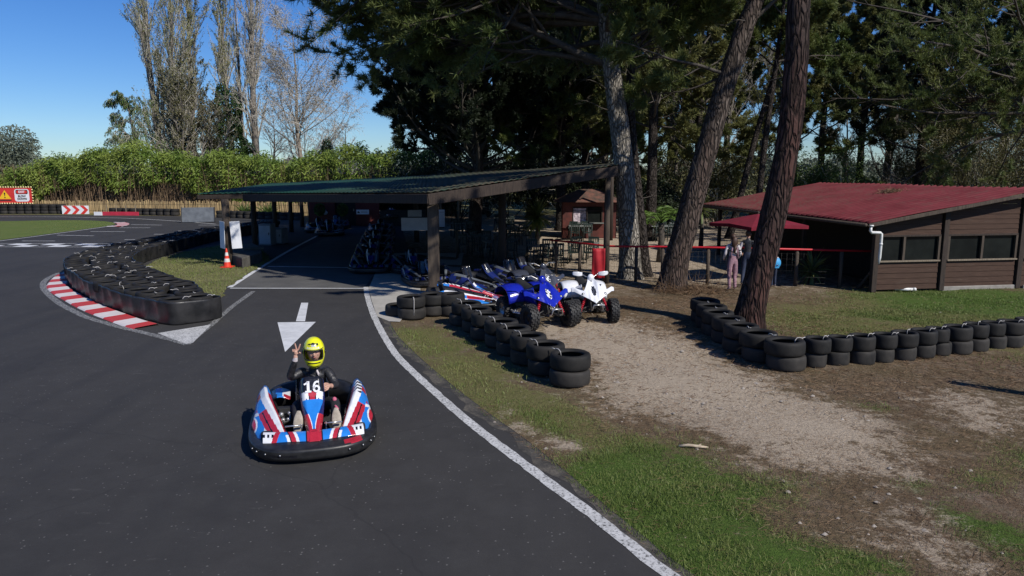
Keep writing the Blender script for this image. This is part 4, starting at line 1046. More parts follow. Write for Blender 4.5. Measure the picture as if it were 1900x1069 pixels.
def board_row(mb, s0, s1, z0, z1, t=0.0, mat='plank_brown', clip=True):
    n = max(1, round((z1-z0)/.155)); h = (z1-z0)/n
    for k in range(n):
        a, b_ = z0+k*h, z0+(k+1)*h-.006; sa = s0
        if clip and rz_(s0)-.10 < b_: sa = max(s0, (b_+.10-2.03)/SL-.55)
        if sa >= s1-.05: continue
        sb = s0 if not clip else max(s0, (a+.10-2.03)/SL-.55)
        y0 = t-.012+.006*random.random(); y1 = y0+.022
        vs = [(sb, y0-.012, a), (s1, y0-.012, a), (s1, y0, b_), (sa, y0, b_), (sb, y1+.02, a), (s1, y1+.02, a), (s1, y1+.02, b_), (sa, y1+.02, b_)]
        mb.add(vs, [(0, 1, 2, 3), (5, 4, 7, 6), (3, 2, 6, 7), (0, 4, 5, 1), (1, 5, 6, 2), (0, 3, 7, 4)], mat)
for s0, s1 in ((.08, 2.08), (2.32, 4.62), (4.86, 8.4)):
    for z0, z1 in ((.06, .86), (1.64, rz_(s1)-.08 if s0 < 4.8 else 2.42)):
        mb = MB(); board_row(mb, s0, s1, z0, z1); mb.build('wall', bld)
mb = MB(); mb.box((3.45, .02, .03), (2.5, .16, .16), 'concrete'); mb.build('footing', bld, bevel=.02); mb = MB(); mb.box((6.9, .02, .03), (3.9, .16, .12), 'concrete'); mb.build('footing', bld, bevel=.02)
for s, zt in ((.02, rz_(0)-.12), (2.2, rz_(2.2)-.06), (4.74, rz_(4.7)-.06)): 
    mb = MB(); mb.box((s, -.02, zt/2), (.16, .14, zt), 'timber_dark'); mb.build('corner_post', bld, bevel=.012)
for s0, s1, ml in ((.12, 2.08, .92), (2.32, 4.62, 3.46), (4.86, 8.4, 6.2)):
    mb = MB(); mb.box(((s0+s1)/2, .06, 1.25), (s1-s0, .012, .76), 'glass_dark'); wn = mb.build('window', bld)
    mb = MB(); mb.box(((s0+s1)/2, -.035, .885), (s1-s0, .09, .04), 'timber_pale'); mb.box(((s0+s1)/2, .0, 1.62), (s1-s0, .08, .05), 'timber_dark')
    for q in (s0+.03, ml, s1-.03): mb.box((q, .0, 1.25), (.07, .07, .69), 'timber_post')
    mb.build('frame', wn)
mb = MB()
for k in range(5): mb.box((1.0+k*1.5, 3.2+k*.3, 1.9), (.9, .05, .04), 'board_white')
mb.build('ceiling_strip', bld)
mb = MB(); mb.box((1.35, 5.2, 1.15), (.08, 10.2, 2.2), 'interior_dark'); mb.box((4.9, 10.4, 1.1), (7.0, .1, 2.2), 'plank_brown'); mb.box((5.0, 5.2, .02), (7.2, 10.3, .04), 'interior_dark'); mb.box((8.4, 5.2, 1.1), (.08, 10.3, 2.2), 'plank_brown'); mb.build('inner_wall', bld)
for t in (3.2, 6.4, 9.6):
    mb = MB(); mb.box((-.3, t, 1.0), (.12, .12, 2.0), 'timber_dark'); mb.build('porch_post', bld, bevel=.01)
beam('fascia', (S0+.05, T0_+.02, rz_(S0)), (S1, T0_+.02, rz_(S1)), .11, .035, 'timber_post', .02, bld, Vector((0, 0, 0)))
beam('eave_beam', (-.35, -.2, rz_(-.35)), (-.35, T1_, rz_(-.35)), .12, .08, 'timber_dark', .02, bld, Vector((0, 0, 0)))
mb = MB(); mb.tube([(S0-.05, T0_, rz_(S0)-.06), (S0-.05, T1_, rz_(S0)-.06)], .05, 'timber_post', 10); mb.build('gutter', bld)
mb = MB(); mb.tube([(-.42, -.36, 1.97), (-.42, -.36, 1.93)], .075, 'pvc_white', 14); mb.tube([(-.42, -.36, 1.93), (-.42, -.36, 1.80), (-.38, -.36, 1.755), (-.12, -.36, 1.745), (-.075, -.36, 1.71), (-.07, -.36, 1.40), (-.075, -.36, 1.05), (-.085, -.36, .86)], [.042, .042, .042, .042, .042, .042, .042, .02], 'pvc_white', 12)
mb.tube([(-.07, -.36, 1.45), (-.07, -.36, 1.40)], .05, 'pvc_white', 12); mb.build('downpipe', bld)
mb = MB(); mb.box((6.85, 5.0, 2.50), (3.75, 10.9, .06), 'timber_post', ry=.04); mb.build('annex_roof', bld)
# litter heap on the roof
c = np.stack([rg.normal(size=420)*.16+3.5, rg.normal(size=420)*.22+4.3, np.zeros(420)], 1); c[:, 2] = rz_(0)+SL*c[:, 0]+rg.uniform(.02, .10, 420)
d = rg.normal(size=c.shape); d[:, 2] = np.abs(d[:, 2])*.4; V, F = blades_np(c, d, rg.uniform(.08, .22, 420), .014, rg)
lt = mesh_np('roof_litter', V, F, ['litter_blade'], None, tint=np.repeat(rg.uniform(0, .5, 420), 4)); lt.location = (*BW0, 0); lt.rotation_euler.z = BRZ
tag(lt, 'small heap of dead pine twigs lying on the red roof', 'twigs')
x_, y_ = g(1680, 540); mb = MB(); mb.tube([(-.29, .05, .05), (-.2, .06, .055), (-.12, .01, .05), (.27, -.03, .05)], .045, 'pvc_white', 12); mb.tube([(.20, -.024, .05), (.28, -.031, .05)], .052, 'pvc_white', 12)
tag(mb.build('pipe', loc=(x_, y_, .0)), 'short bent white plastic pipe lying on the lawn by the wall', 'pipe')

# ------------------------------------------------------------------ wire fence with the red rail
fence = thing('wire_fence', 'wire mesh fence with a red top rail and grey wooden posts', 'fence', (6, 22.5, 0)); FO = Vector((6, 22.5, 0))
FL = [(10.95, 21.35), (6.06, 22.4), (3.05, 22.95), (1.3, 25.0), (-1.6, 28.4), (-3.6, 31.0)]
def fpt(px):
    for a, b_ in zip(FL[:-1], FL[1:]):
        for k in range(60):
            p = (a[0]+(b_[0]-a[0])*k/60, a[1]+(b_[1]-a[1])*k/60)
            q = 950+FPX*p[0]/(p[1]*CT+(CAM_H-.6)*ST)
            if abs(q-px) < 2.2: return p
    return None
mb = MB()
rp = [(p[0]-FO.x, p[1]-FO.y, 1.13+.01*math.sin(i*2)) for i, p in enumerate(FL[:4])]; mb.tube(rp, .032, 'rail_red', 8); mb.build('rail', fence)
fposts = [p for p in (fpt(q) for q in (1316, 1400, 1478, 1560, 1230, 1180, 1075, 1030)) if p]+[(10.95, 21.35), (-.6, 27.2), (-2.2, 29.2), (-3.6, 31)]
for i, p in enumerate(fposts):
    mb = MB(); q = (p[0]-FO.x, p[1]-FO.y+.05); w_ = .085 if p[0] > 10.9 else .055
    mb.tube([(q[0], q[1], -.1), (q[0], q[1], 1.12 if w_ < .08 else 1.2)], w_, 'timber_post', 9); mb.build('post', fence)
mb = MB(); a = Vector((10.9, 21.3, 1.0))-FO; b_ = Vector((10.25, 21.42, .02))-FO; mb.tube([a, b_], .045, 'timber_post', 8); mb.build('brace', fence)
mb = MB()
for a, b_ in zip(FL[:4], FL[1:5]):
    for z in (.12, .3, .48, .66, .84, 1.0): mb.tube([(a[0]-FO.x, a[1]-FO.y, z), (b_[0]-FO.x, b_[1]-FO.y, z)], .0028, 'dark_steel', 3)
    L = math.dist(a, b_); 
    for k in range(int(L/.16)):
        t = k*.16/L; x_, y_ = a[0]+(b_[0]-a[0])*t-FO.x, a[1]+(b_[1]-a[1])*t-FO.y; mb.tube([(x_, y_, .1), (x_, y_, 1.02)], .0024, 'dark_steel', 3)
mb.build('wire_mesh', fence)
x_, y_ = g(1110, 527); ban = []
for i in range(9):
    ban.append([(-.2+.05*j, .035*math.sin(j*1.1+i*.25)+.015*math.sin(i), .20+.92*i/8) for j in range(9)])
mb = MB(); mb.grid(ban, 'banner_red', True); tag(mb.build('banner', loc=(x_-.02, y_-.12, 0), solid=.006), 'red cloth banner hanging from the rail beside the shelter post', 'banner')

# parasol
para = thing('parasol', 'square dark red parasol open in front of the brown building', 'parasol', (7.75, 23.1, 0), .35)
mb = MB(); R_ = 1.06; rows = []
for k in range(7):
    f = k/6; ring = []
    for q in range(32):
        a = 2*PI*q/32; c_, s_2 = math.cos(a), math.sin(a); m_ = max(abs(c_), abs(s_2)); 
        ring.append((R_*f*c_/m_, R_*f*s_2/m_, 2.13-.28*f-.05*f*(1-abs(abs(c_)-abs(s_2)))))
    rows.append(ring)
mb.grid(rows, 'parasol_red', False, closed=True); mb.grid([rows[-1], [(x*1.0, y*1.0, z-.10) for x, y, z in rows[-1]]], 'parasol_red', False, closed=True)
mb.build('canopy', para, solid=.005)
mb = MB(); mb.tube([(0, 0, 0), (0, 0, 2.18)], .024, 'timber_post', 8); mb.ball((0, 0, 2.17), .04, 'timber_post', 8, 5); mb.build('pole', para)
mb = MB()
for q in range(8):
    a = PI/4*q; m_ = max(abs(math.cos(a)), abs(math.sin(a))); mb.tube([(0, 0, 2.06), (R_*.96*math.cos(a)/m_, R_*.96*math.sin(a)/m_, 1.80)], .010, 'timber_post', 5)
mb.build('rib', para); mb = MB(); mb.lathe([(.001, .09), (.06, .09), (.22, .06), (.26, .0)], 'dark_concrete', 18); mb.build('base', para)

# kiosk
hx, hy = g(1090, 441); hut = thing('kiosk', 'small red wooden kiosk with a serving hatch and tiled hip roof', 'kiosk', (hx+.1, hy+.8, 0), -.05)
mb = MB(); W_, D_, H_ = 2.75, 2.2, 1.95
mb.box((-W_/2+.25, -D_/2, H_/2), (.5, .08, H_), 'hut_red'); mb.box((W_/2-.35, -D_/2, H_/2), (.7, .08, H_), 'hut_red'); mb.box((-.1, -D_/2, .40), (1.55, .08, .80), 'hut_red'); mb.box((-.1, -D_/2, 1.80), (1.55, .08, .3), 'hut_red')
mb.box((-W_/2, 0, H_/2), (.08, D_-.1, H_), 'hut_red'); mb.box((W_/2, 0, H_/2), (.08, D_-.1, H_), 'hut_red'); mb.box((0, D_/2, H_/2), (W_, .08, H_), 'hut_red'); mb.build('wall', hut)
mb = MB(); e_ = .45; z0_, z1_ = 1.88, 2.52; a = [(-W_/2-e_, -D_/2-e_, z0_), (W_/2+e_, -D_/2-e_, z0_), (W_/2+e_, D_/2+e_, z0_), (-W_/2-e_, D_/2+e_, z0_), (-.5, 0, z1_), (.5, 0, z1_)]
mb.add(a, [(0, 1, 5, 4), (1, 2, 5), (2, 3, 4, 5), (3, 0, 4), (3, 2, 1, 0)], 'hut_tiles'); mb.build('roof', hut)
wn = bx('window', (-.1, -D_/2+.02, 1.22), (1.5, .02, .82), 'glass_dark', hut)
mb = MB()
for q in (-.85, -.12, .66): mb.box((q, -D_/2-.03, 1.22), (.05, .05, .86), 'timber_dark')
mb.box((-.1, -D_/2-.03, 1.42), (1.5, .04, .03), 'timber_dark'); mb.build('frame', wn)
mb = MB(); mb.box((-.5, -D_/2-.006, 1.2), (.66, .02, .72), 'poster_pink'); mb.build('poster', wn)
mb = MB(); mb.box((-.1, -D_/2-.16, .80), (1.7, .34, .05), 'table_grey'); mb.build('shelf', hut)

# ------------------------------------------------------------------ terrace furniture
def make_chair():
    t = thing('terrace_chair', '', 'chair', (0, -300, 0), 0, 'dark plastic chairs on the terrace')
    mb = MB(); mb.box((0, 0, .44), (.43, .42, .03), 'chair_dark'); mb.build('seat', t, bevel=.01)
    mb = MB()
    for k in range(5): mb.box((-.16+.08*k, .215, .66), (.035, .02, .36), 'chair_dark', rx=-.12)
    mb.box((0, .245, .86), (.42, .03, .08), 'chair_dark'); mb.build('backrest', t, bevel=.006)
    for sx_ in (-1, 1):
        mb = MB(); mb.box((.21*sx_, 0, .64), (.04, .40, .025), 'chair_dark'); mb.build('armrest', t, bevel=.006)
        for sy_ in (-1, 1):
            mb = MB(); mb.tube([(.22*sx_, .21*sy_, 0), (.2*sx_, .19*sy_, .45)]+([(.2*sx_, -.19, .64)] if sy_ < 0 else [(.2*sx_, .235, .86)]), .019, 'chair_dark', 6); mb.build('leg', t)
    return t
def make_table():
    t = thing('terrace_table', '', 'table', (0, -300, 0), 0, 'terrace tables')
    mb = MB(); mb.box((0, 0, .73), (1.15, .75, .035), 'table_grey'); mb.build('tabletop', t, bevel=.012)
    for sx_ in (-1, 1):
        mb = MB(); mb.tube([(.48*sx_, -.3, 0), (.45*sx_, -.26, .71), (.45*sx_, .26, .71), (.48*sx_, .3, 0)], .022, 'table_grey', 6); mb.build('leg', t)
    return t
CH = make_chair(); TB = make_table(); first = [True, True]
TABS = [((1010, 492), .2, 'grey table just behind the red rail, left of the red banner'), ((1082, 486), -.15, 'grey table partly hidden behind the red banner and rail'), ((925, 482), .3, 'grey table behind the tall shelter post'),
        ((962, 452), .1, 'grey table left of the spiky plant'), ((1076, 446), 0, 'grey table in front of the kiosk hatch'), ((858, 440), .2, 'grey table left of the shaded pine trunk'), ((880, 470), -.2, 'grey table in the deep shade behind the parked karts'),
        ((1225, 446), .1, 'grey table between the pale pine and the leaning pine'), ((1262, 440), -.1, 'grey table against the leaning pine, furthest right on the terrace'), ((935, 428), .1, 'far grey table right of the shaded pine trunk'), ((1128, 432), .2, 'grey table right of the kiosk')]
for (px, py), rz0, lab in TABS:
    x_, y_ = g(px, py)
    t = TB if first[0] else dup(TB); first[0] = False
    t.location = (x_, y_, 0); t.rotation_euler.z = rz0; t['label'] = lab
    short = lab.replace('grey table ', '')
    for k, (dx, dy, a, wd) in enumerate(((-.3, -.68, PI, 'front left'), (.3, -.66, PI, 'front right'), (-.3, .68, 0, 'back left'), (.32, .67, 0, 'back right'))):
        if k == 3 and py < 440: continue
        c = CH if first[1] else dup(CH); first[1] = False
        ca_, sa_ = math.cos(rz0), math.sin(rz0); c.location = (x_+dx*ca_-dy*sa_, y_+dx*sa_+dy*ca_, 0); c.rotation_euler.z = rz0+a+rg.normal()*.15
        c['label'] = ' '.join(f'dark chair, {wd} of the table {short}'.replace('grey table', '').split()[:16])

# ------------------------------------------------------------------ far side of the track
FENCE = [(-60, 62.2), (-44, 61.6), (-34.7, 60.9), (-26, 59.4), (-18, 58.2), (-9, 56.5)]
pf = thing('paling_fence', 'low fence of split pale wooden stakes below the hedge', 'fence', (-30, 60, 0))
mb = MB(); q = even(FENCE, .115)
for p in q:
    h = 1.05+rg.normal()*.06; a = rg.normal()*.05; w_ = .028+rg.uniform(0, .018)
    mb.box((p[0]+30+rg.normal()*.01, p[1]-60, h/2), (w_*2, .03, h), 'paling', rz=rg.uniform(-.5, .5), ry=a)
mb.build('stakes', pf)
mb = MB()
for z in (.25, .8): mb.tube([(p[0]+30, p[1]-60-.03, z) for p in even(FENCE, 1.5)], .006, 'dark_steel', 4)
mb.build('wire', pf)
tw = even([(-47, 60.3), (-36.7, 60.5)], .66)
def far_tyres(P, layers, group, lab):
    for i, p in enumerate(P):
        for lv in range(layers):
            tyre(p[0], p[1], lv*TH_, lab, group)
far_tyres(tw, 3, 'far tyre wall below the warning sign', 'black tyre in the far tyre wall running below the red warning sign')
far_tyres(even([(-32.4, 59.7), (-26.2, 58.0)], .66), 2, 'far tyre wall by the stakes', 'black tyre in the low far tyre wall in front of the pale stakes')
far_tyres(even([(-22.0, 55.5), (-15, 52.6)], .66), 2, 'far tyre wall behind the shelter', 'black tyre in the far tyre wall seen behind the shelter front post')
# chevron board
c0 = at(140, 389.5, 59.9); cb = thing('chevron_board', 'red and white chevron board pointing right on the far tyre wall', 'sign', (c0[0], c0[1], c0[2]), .05)
bx('sign_board', (0, 0, 0), (2.12, .04, .68), 'board_white', cb)
mb = MB()
for k in range(3):
    x0 = -.98+.68*k; s_2 = .31
    mb.add([(x0, -.026, .335), (x0+s_2, -.026, .335), (x0+s_2+.34, -.026, 0), (x0+s_2, -.026, -.335), (x0, -.026, -.335), (x0+.34, -.026, 0)], [(0, 5, 2, 1), (5, 4, 3, 2)], 'sign_red')
mb.build('chevrons', cb)
mb = MB(); mb.box((-.8, .05, -.5), (.06, .06, 1.0), 'timber_post'); mb.box((.8, .05, -.5), (.06, .06, 1.0), 'timber_post'); mb.build('post', cb)
# warning sign
w0 = at(10, 362.5, 60.4); ws = thing('warning_sign', 'red warning sign with a yellow triangle and a white EXIT panel', 'sign', w0, .06)
bx('sign_board', (-.05, 0, 0), (4.3, .05, 1.22), 'sign_red', ws)
mb = MB()
def pol(pts, mat, y): mb.add([(x, y, z) for x, z in pts], [tuple(range(len(pts)))], mat)
def rrect(cx, cz, w_, h, r, k=5):
    o = []
    for sx_, sz_, a0 in ((1, 1, 0), (-1, 1, PI/2), (-1, -1, PI), (1, -1, 3*PI/2)):
        for i in range(k+1): a = a0+PI/2*i/k; o.append((cx+sx_*(w_/2-r)+r*math.cos(a), cz+sz_*(h/2-r)+r*math.sin(a)))
    return o
mb.__init__(); pol([(-.52, -.30), (.46, -.30), (-.03, .42)][::-1], 'sign_yellow', -.031); pol([(-.09, .22), (.03, .22), (-.01, -.08), (-.05, -.08)], 'black_matte', -.036); pol([(-.08, -.14), (.02, -.14), (.02, -.23), (-.08, -.23)], 'black_matte', -.036); pol([(-.5, -.36), (.46, -.36), (.46, -.45), (-.5, -.45)], 'black_matte', -.031); tri = mb.build('warning_triangle', ws)
mb.__init__(); pol(rrect(1.32, 0, 1.16, 1.02, .2)[::-1], 'board_white', -.031); pol(rrect(1.32, .27, .96, .36, .1)[::-1], 'black_matte', -.035); pol(rrect(1.32, .27, .86, .25, .12)[::-1], 'sign_red', -.039); ep = mb.build('exit_panel', ws)
for txt, z, sz_, m_ in (('EXIT', .27, .24, 'board_white'), ('SLOW', -.08, .22, 'black_matte'), ('DOWN', -.30, .22, 'black_matte')):
    M = Matrix.Translation((1.32, -.045, z)) @ Euler((PI/2, 0, 0)).to_matrix().to_4x4(); text_mesh('lettering', txt, sz_, m_, ep, M, .008, .002)
mb = MB()
for k in range(22):
    for z in (.66, -.66): mb.ball((-2.1+.2*k, -.03, z), .06, 'bulb_cream', 8, 5)
for k in range(5): mb.ball((2.16, -.03, .45-.225*k), .06, 'bulb_cream', 8, 5)
mb.build('bulb', ws)
mb = MB(); mb.box((-1.6, .06, -1.1), (.08, .08, 1.6), 'timber_post'); mb.box((1.6, .06, -1.1), (.08, .08, 1.6), 'timber_post'); mb.build('post', ws)
# red barrier panel, black board, leaning ramp
c0 = at(224, 398, 58.0); mb = MB(); mb.box((0, 0, 0), (3.0, .06, .42), 'barrier_red', rz=-.09); mb.box((-1.85, .12, 0), (.66, .06, .4), 'board_white', rz=-.09)
for k in range(4): mb.box((-1.2+.8*k, .12-.09*(-1.2+.8*k), .3), (.05, .05, .9), 'timber_pale')
tag(mb.build('barrier_panel', loc=c0), 'low red and white barrier panel before the far tyre wall', 'barrier')
c0 = g(368, 413); rp_ = thing('ramp_panel', 'grey flat panel propped up on the far edge of the track', 'panel', (*c0, 0), .25)
mb = MB(); mb.box((0, .15, .52), (2.15, .06, 1.0), 'ramp_grey', rx=-.2); mb.build('panel', rp_, bevel=.01)
mb = MB(); mb.box((-1.06, .12, .52), (.05, .12, 1.04), 'dark_steel', rx=-.2); mb.box((1.06, .12, .52), (.05, .12, 1.04), 'dark_steel', rx=-.2); mb.tube([(-.6, .25, .9), (-.6, .8, 0)], .03, 'dark_steel', 6); mb.tube([(.6, .25, .9), (.6, .8, 0)], .03, 'dark_steel', 6); mb.build('frame', rp_)
# ------------------------------------------------------------------ racing kart
def sm(a, b, x): t = max(0, min(1, (x-a)/(b-a))); return t*t*(3-2*t)
def plin(xs, ys, x): return float(np.interp(x, xs, ys))
def wheel(parent, c, r, w_, rim='alloy', knob=0, mat='rubber', rimr=.55):
    """axis along x"""
    M = Matrix.Translation(c) @ Matrix.Rotation(PI/2, 4, 'Y')
    mb = MB(); prof = [(r*rimr, -w_*.42), (r*.8, -w_*.5), (r*.94, -w_*.44), (r, -w_*.28), (r*1.01, 0), (r, w_*.28), (r*.94, w_*.44), (r*.8, w_*.5), (r*rimr, w_*.42)]
    mb.lathe(prof, mat, 32, M)
    if knob:
        n = 18
        for k in range(n):
            a = 2*PI*k/n
            for q, off in ((-.30, 0), (.02, .5), (.32, 0)):
                b_ = a+off*2*PI/n
                T = M @ Matrix.Rotation(b_, 4, 'Z') @ Matrix.Translation((r*1.02, 0, w_*q)); mb.box((0, 0, 0), (.03, r*.20, w_*.24), mat, T)
            for q in (-.46, .46):
                T = M @ Matrix.Rotation(a+PI/n, 4, 'Z') @ Matrix.Translation((r*.94, 0, w_*q)); mb.box((0, 0, 0), (.05, r*.18, w_*.12), mat, T)
    t = mb.build('tyre', parent)
    mb = MB(); mb.lathe([(.001, -w_*.20), (r*.18, -w_*.24), (r*.22, -w_*.12), (r*.48, -w_*.16), (r*rimr, -w_*.40), (r*rimr*1.02, w_*.40), (r*.48, w_*.16), (r*.22, w_*.12), (r*.18, w_*.24), (.001, w_*.2)], rim, 24, M)
    mb.build('rim', t); return t

def make_kart(label):
    k = thing('racing_kart', label, 'kart')
    # wrap-round bumper
    mb = MB(); NO = 120; rows = []
    def outline(a):
        c_, s_2 = math.cos(a), math.sin(a); e_ = 2/3.4
        x = .775*math.copysign(abs(c_)**e_, c_); y = 1.06*math.copysign(abs(s_2)**e_, s_2)
        if y < 0: y -= .05*(1-(x/.775)**2)
        return x, y
    for i in range(NO):
        a = 2*PI*i/NO; x, y = outline(a); fr = sm(.3, .9, -math.sin(a)); re = sm(.3, .9, math.sin(a)); dpt = .075+.17*fr+.10*re
        cx, cy = -x/1.0, -y/1.0; L = math.hypot(cx, cy); cx, cy = cx/L, cy/L
        if fr > 0: cx, cy = cx*(1-fr*.8), cy*(1-fr)+fr*1.0
        top = .185+.01*fr+.12*re
        sec = [(-.03, .045), (.015, .055), (.030, .10), (.022, .13), (.034, .16), (.02, .19), (-.01, top), (-dpt*.5, top+.012), (-dpt, top+.035*fr), (-dpt, .10), (-.06, .045)]
        rows.append([(x-cx*o, y-cy*o, z) for o, z in sec])
    rows.append(rows[0])
    def bp(i, j):
        a = 360*i/NO
        if 282 < a < 306 and j in (5, 6) and (a-282)/24 > (.3 if j == 5 else .0) : return 'red_paint'
        if 238 < a < 262 and j == 2: return 'black_gloss'
        return 'black_plastic'
    mb.grid(rows, 'black_plastic', True, fn=bp); bum = mb.build('bumper', k)
    mb = MB()
    for a in (212, 222, 236, 252, 288, 304, 318, 328):
        x, y = outline(math.radians(a)); mb.ball((x*1.035, y*1.035, .135), .013, 'steel', 8, 5)
    mb.build('bolts', bum)
    # front spoiler
    mb = MB(); n = 240; rows = []
    for v in range(15):
        f = v/14; rows.append([(-.60+1.2*i/n, -.93+.17*f+.16*abs(-.5+i/n)**1.6*2, .205+.075*f+.02*math.sin(PI*f)) for i in range(n+1)])
    def fp(v, i):
        x = -.60+1.2*(i+.5)/n; f = v/13; a = abs(x)
        if a < .10: return 'red_paint' if a < .085 else 'black_gloss'
        q = a-.05*f*(1 if a < .35 else -1)
        if q < .17: return 'blue_paint'
        if q < .205: return 'white_paint'
        if q < .26: return 'red_paint'
        if q < .275: return 'black_gloss'
        if q < .31: return 'white_paint' if f < .6 else 'blue_paint'
        if q < .44: return 'blue_paint'
        if q < .50: return 'red_paint'
        return 'white_paint' if (not 4 < v < 9 or (i//5) % 2) else 'black_gloss'
    mb.grid(rows, 'blue_paint', True, fn=fp); mb.build('front_spoiler', k, solid=.02)
    # nose fairing with the number plate
    st = [(-.945, .215, .095), (-.83, .275, .080), (-.76, .305, .082), (-.58, .385, .112), (-.42, .49, .134), (-.305, .575, .147), (-.24, .677, .150), (-.175, .779, .144), (-.150, .805, .130)]
    m = 152; n = 64; rows = []
    ys = [q[0] for q in st]
    for i in range(m+1):
        t = i/m*(len(st)-1); y = plin(range(len(st)), ys, t); z = plin(range(len(st)), [q[1] for q in st], t); hw = plin(range(len(st)), [q[2] for q in st], t)
        rows.append([(hw*(-1+2*j/n), y+.08*max(0, abs(-1+2*j/n)-.55)**2*4, z-.05*max(0, abs(-1+2*j/n)-.5)**2*4) for j in range(n+1)])
    def npat(i, j):
        t = i/m; a = abs(-1+2*(j+.5)/n)
        if t > .70: return 'black_gloss' if a < .93 else 'navy_paint'
        if t > .64: return 'red_paint' if a < .34+.0 else ('white_paint' if a < .86 else 'navy_paint')
        if t > .59: return 'red_paint' if a < .22 else ('black_gloss' if a < .3 else ('white_paint' if a < .7-(.64-t)*5 or a > .55 and a < .84 else 'navy_paint'))
        if t < .16: return 'red_paint' if a < .9 else 'black_gloss'
        if t < .25: return 'red_paint' if a > .4 or i % 9 > 1 else 'black_gloss'
        lim = .16+.62*sm(.25, .6, t)
        if a < lim: return 'blue_paint'
        if a < lim+.09: return 'white_paint' if t < .42 else 'blue_paint'
        return 'red_paint' if t < .42 else 'navy_paint'
    mb = MB(); mb.grid(rows, 'blue_paint', True, fn=npat); ns_ = mb.build('nose_fairing', k, solid=.012)
    # digits sit on the plate
    o_ = Vector((0, -.232, .690)); nrm_ = Vector((0, -.843, .537)); M = frame(o_+nrm_.normalized()*.014, (1, 0, 0), nrm_)
    mb = MB()
    def ribbon(pts, w_):
        P = np.array(pts); N_ = normals2(P); rows = [[(*(p-q*w_/2), 0), (*(p+q*w_/2), 0)] for p, q in zip(P, N_)]
        mb.grid([[M @ Vector(q) for q in r] for r in rows], 'white_paint', False)
    ribbon([(-.048, -.075), (-.048, .075)], .034); ribbon([(-.100, .034), (-.075, .045), (-.050, .066)], .022); mb.add([M @ Vector(q) for q in [(-.088, -.075, .001), (-.010, -.075, .001), (-.010, -.051, .001), (-.088, -.051, .001)]], [(0, 1, 2, 3)], 'white_paint')
    ribbon([(.055+.033*math.cos(2*PI*q/28), -.030+.036*math.sin(2*PI*q/28)) for q in range(29)], .026)
    ribbon([(.024, -.03), (.023, .0), (.028, .030), (.042, .055), (.062, .064), (.088, .058)], .026)
    mb.build('race_number', ns_, solid=.004)
    # side pods
    for sg, nm in ((-1, 'l'), (1, 'r')):
        m, n = 168, 96; rows = []
        for i in range(m+1):
            u = i/m; y = -.78+1.42*u
            ob = (plin([0, .3, .6, 1], [.62, .72, .755, .715], u), plin([0, .5, 1], [.16, .17, .24], u))
            rg_ = (plin([0, .35, .7, 1], [.345, .465, .60, .635], u), plin([0, .3, .7, .9, 1], [.225, .34, .49, .53, .50], u))
            ib = (plin([0, .4, .8, 1], [.285, .37, .47, .53], u), plin([0, .5, 1], [.16, .22, .36], u))
            row = []
            for j in range(n+1):
                v = j/n
                if v < .55: f = v/.55; x = ob[0]+(rg_[0]-ob[0])*f+.045*math.sin(PI*f); z = ob[1]+(rg_[1]-ob[1])*f**.9
                else: f = (v-.55)/.45; x = rg_[0]+(ib[0]-rg_[0])*f; z = rg_[1]+(ib[1]-rg_[1])*f**1.3+.022*math.sin(PI*f)
                bul = .05*math.exp(-((u-.42)/.13)**2-((v-.14)/.13)**2)
                row.append((sg*(x+bul), y+.10*(1-abs(2*v-1))*(.5-u)*.6+(.05*math.sin(PI*v) if i == m else 0), z))
            rows.append(row)
        def pp(i, j):
            u = (i+.5)/m; v = (j+.5)/n
            if v > .86: return 'black_plastic'
            if v > .66: return ('red_paint' if u < .80 else 'blue_paint') if v < .78 else 'black_gloss'
            wl = .47-.06*u; wh = .66
            if wl+.05*(1-u) < v < wh:
                if u > .93: return 'blue_paint'
                if sg > 0 and u > .66: return 'white_paint' if math.sin(u*90+v*40) > -.1 else 'black_gloss'
                return 'white_paint'
            if v > wl-.14: 
                if abs(v-(wl-.06)) < .012 and u < .5: return 'black_gloss'
                return 'red_paint' if u < .52 or .74 < u < .86 else ('navy_paint' if u > .9 else 'blue_paint')
            # outer face graphics
            d = u+.35*(v-.2)
            if u < .12: return 'blue_paint' if v < .26 else 'white_paint'
            if u < .26:
                if v > .34: return 'red_paint'
                return 'white_paint' if abs(v-(.12+u)) < .055 else 'blue_paint'
            red = (u-.42)**2/.020+(v-.10)**2/.022
            if red < 1: return 'red_paint' if red < .70 or v < .05 else 'white_paint'
            if abs(d-.56) < .030 and v < .34: return 'white_paint'
            if .60 < d < .72 and v > .22: return 'red_paint' if (v-.22) > (d-.60)*1.3 else 'blue_paint'
            if d > .86: return 'navy_paint' if v < .25 else 'blue_paint'
            if abs(d-.80) < .02: return 'white_paint'
            return 'blue_paint'
        mb = MB(); mb.grid(rows, 'blue_paint', True, fn=pp); mb.build('side_pod', k, solid=.014)
    # chassis, floor, seat, engine, steering
    mb = MB(); mb.box((0, -.28, .06), (.74, .95, .012), 'black_matte'); mb.build('floor_pan', k)
    mb = MB()
    for sg in (-1, 1): mb.tube([(sg*.34, -.95, .10), (sg*.36, -.5, .08), (sg*.40, .2, .08), (sg*.34, .95, .10)], .017, 'dark_steel', 8)
    mb.tube([(-.5, -.55, .13), (.5, -.55, .13)], .018, 'dark_steel', 8); mb.tube([(-.55, .60, .14), (.55, .60, .14)], .02, 'steel', 8); mb.tube([(-.36, .1, .08), (.36, .1, .08)], .016, 'dark_steel', 8); mb.build('chassis', k)
    rows = []
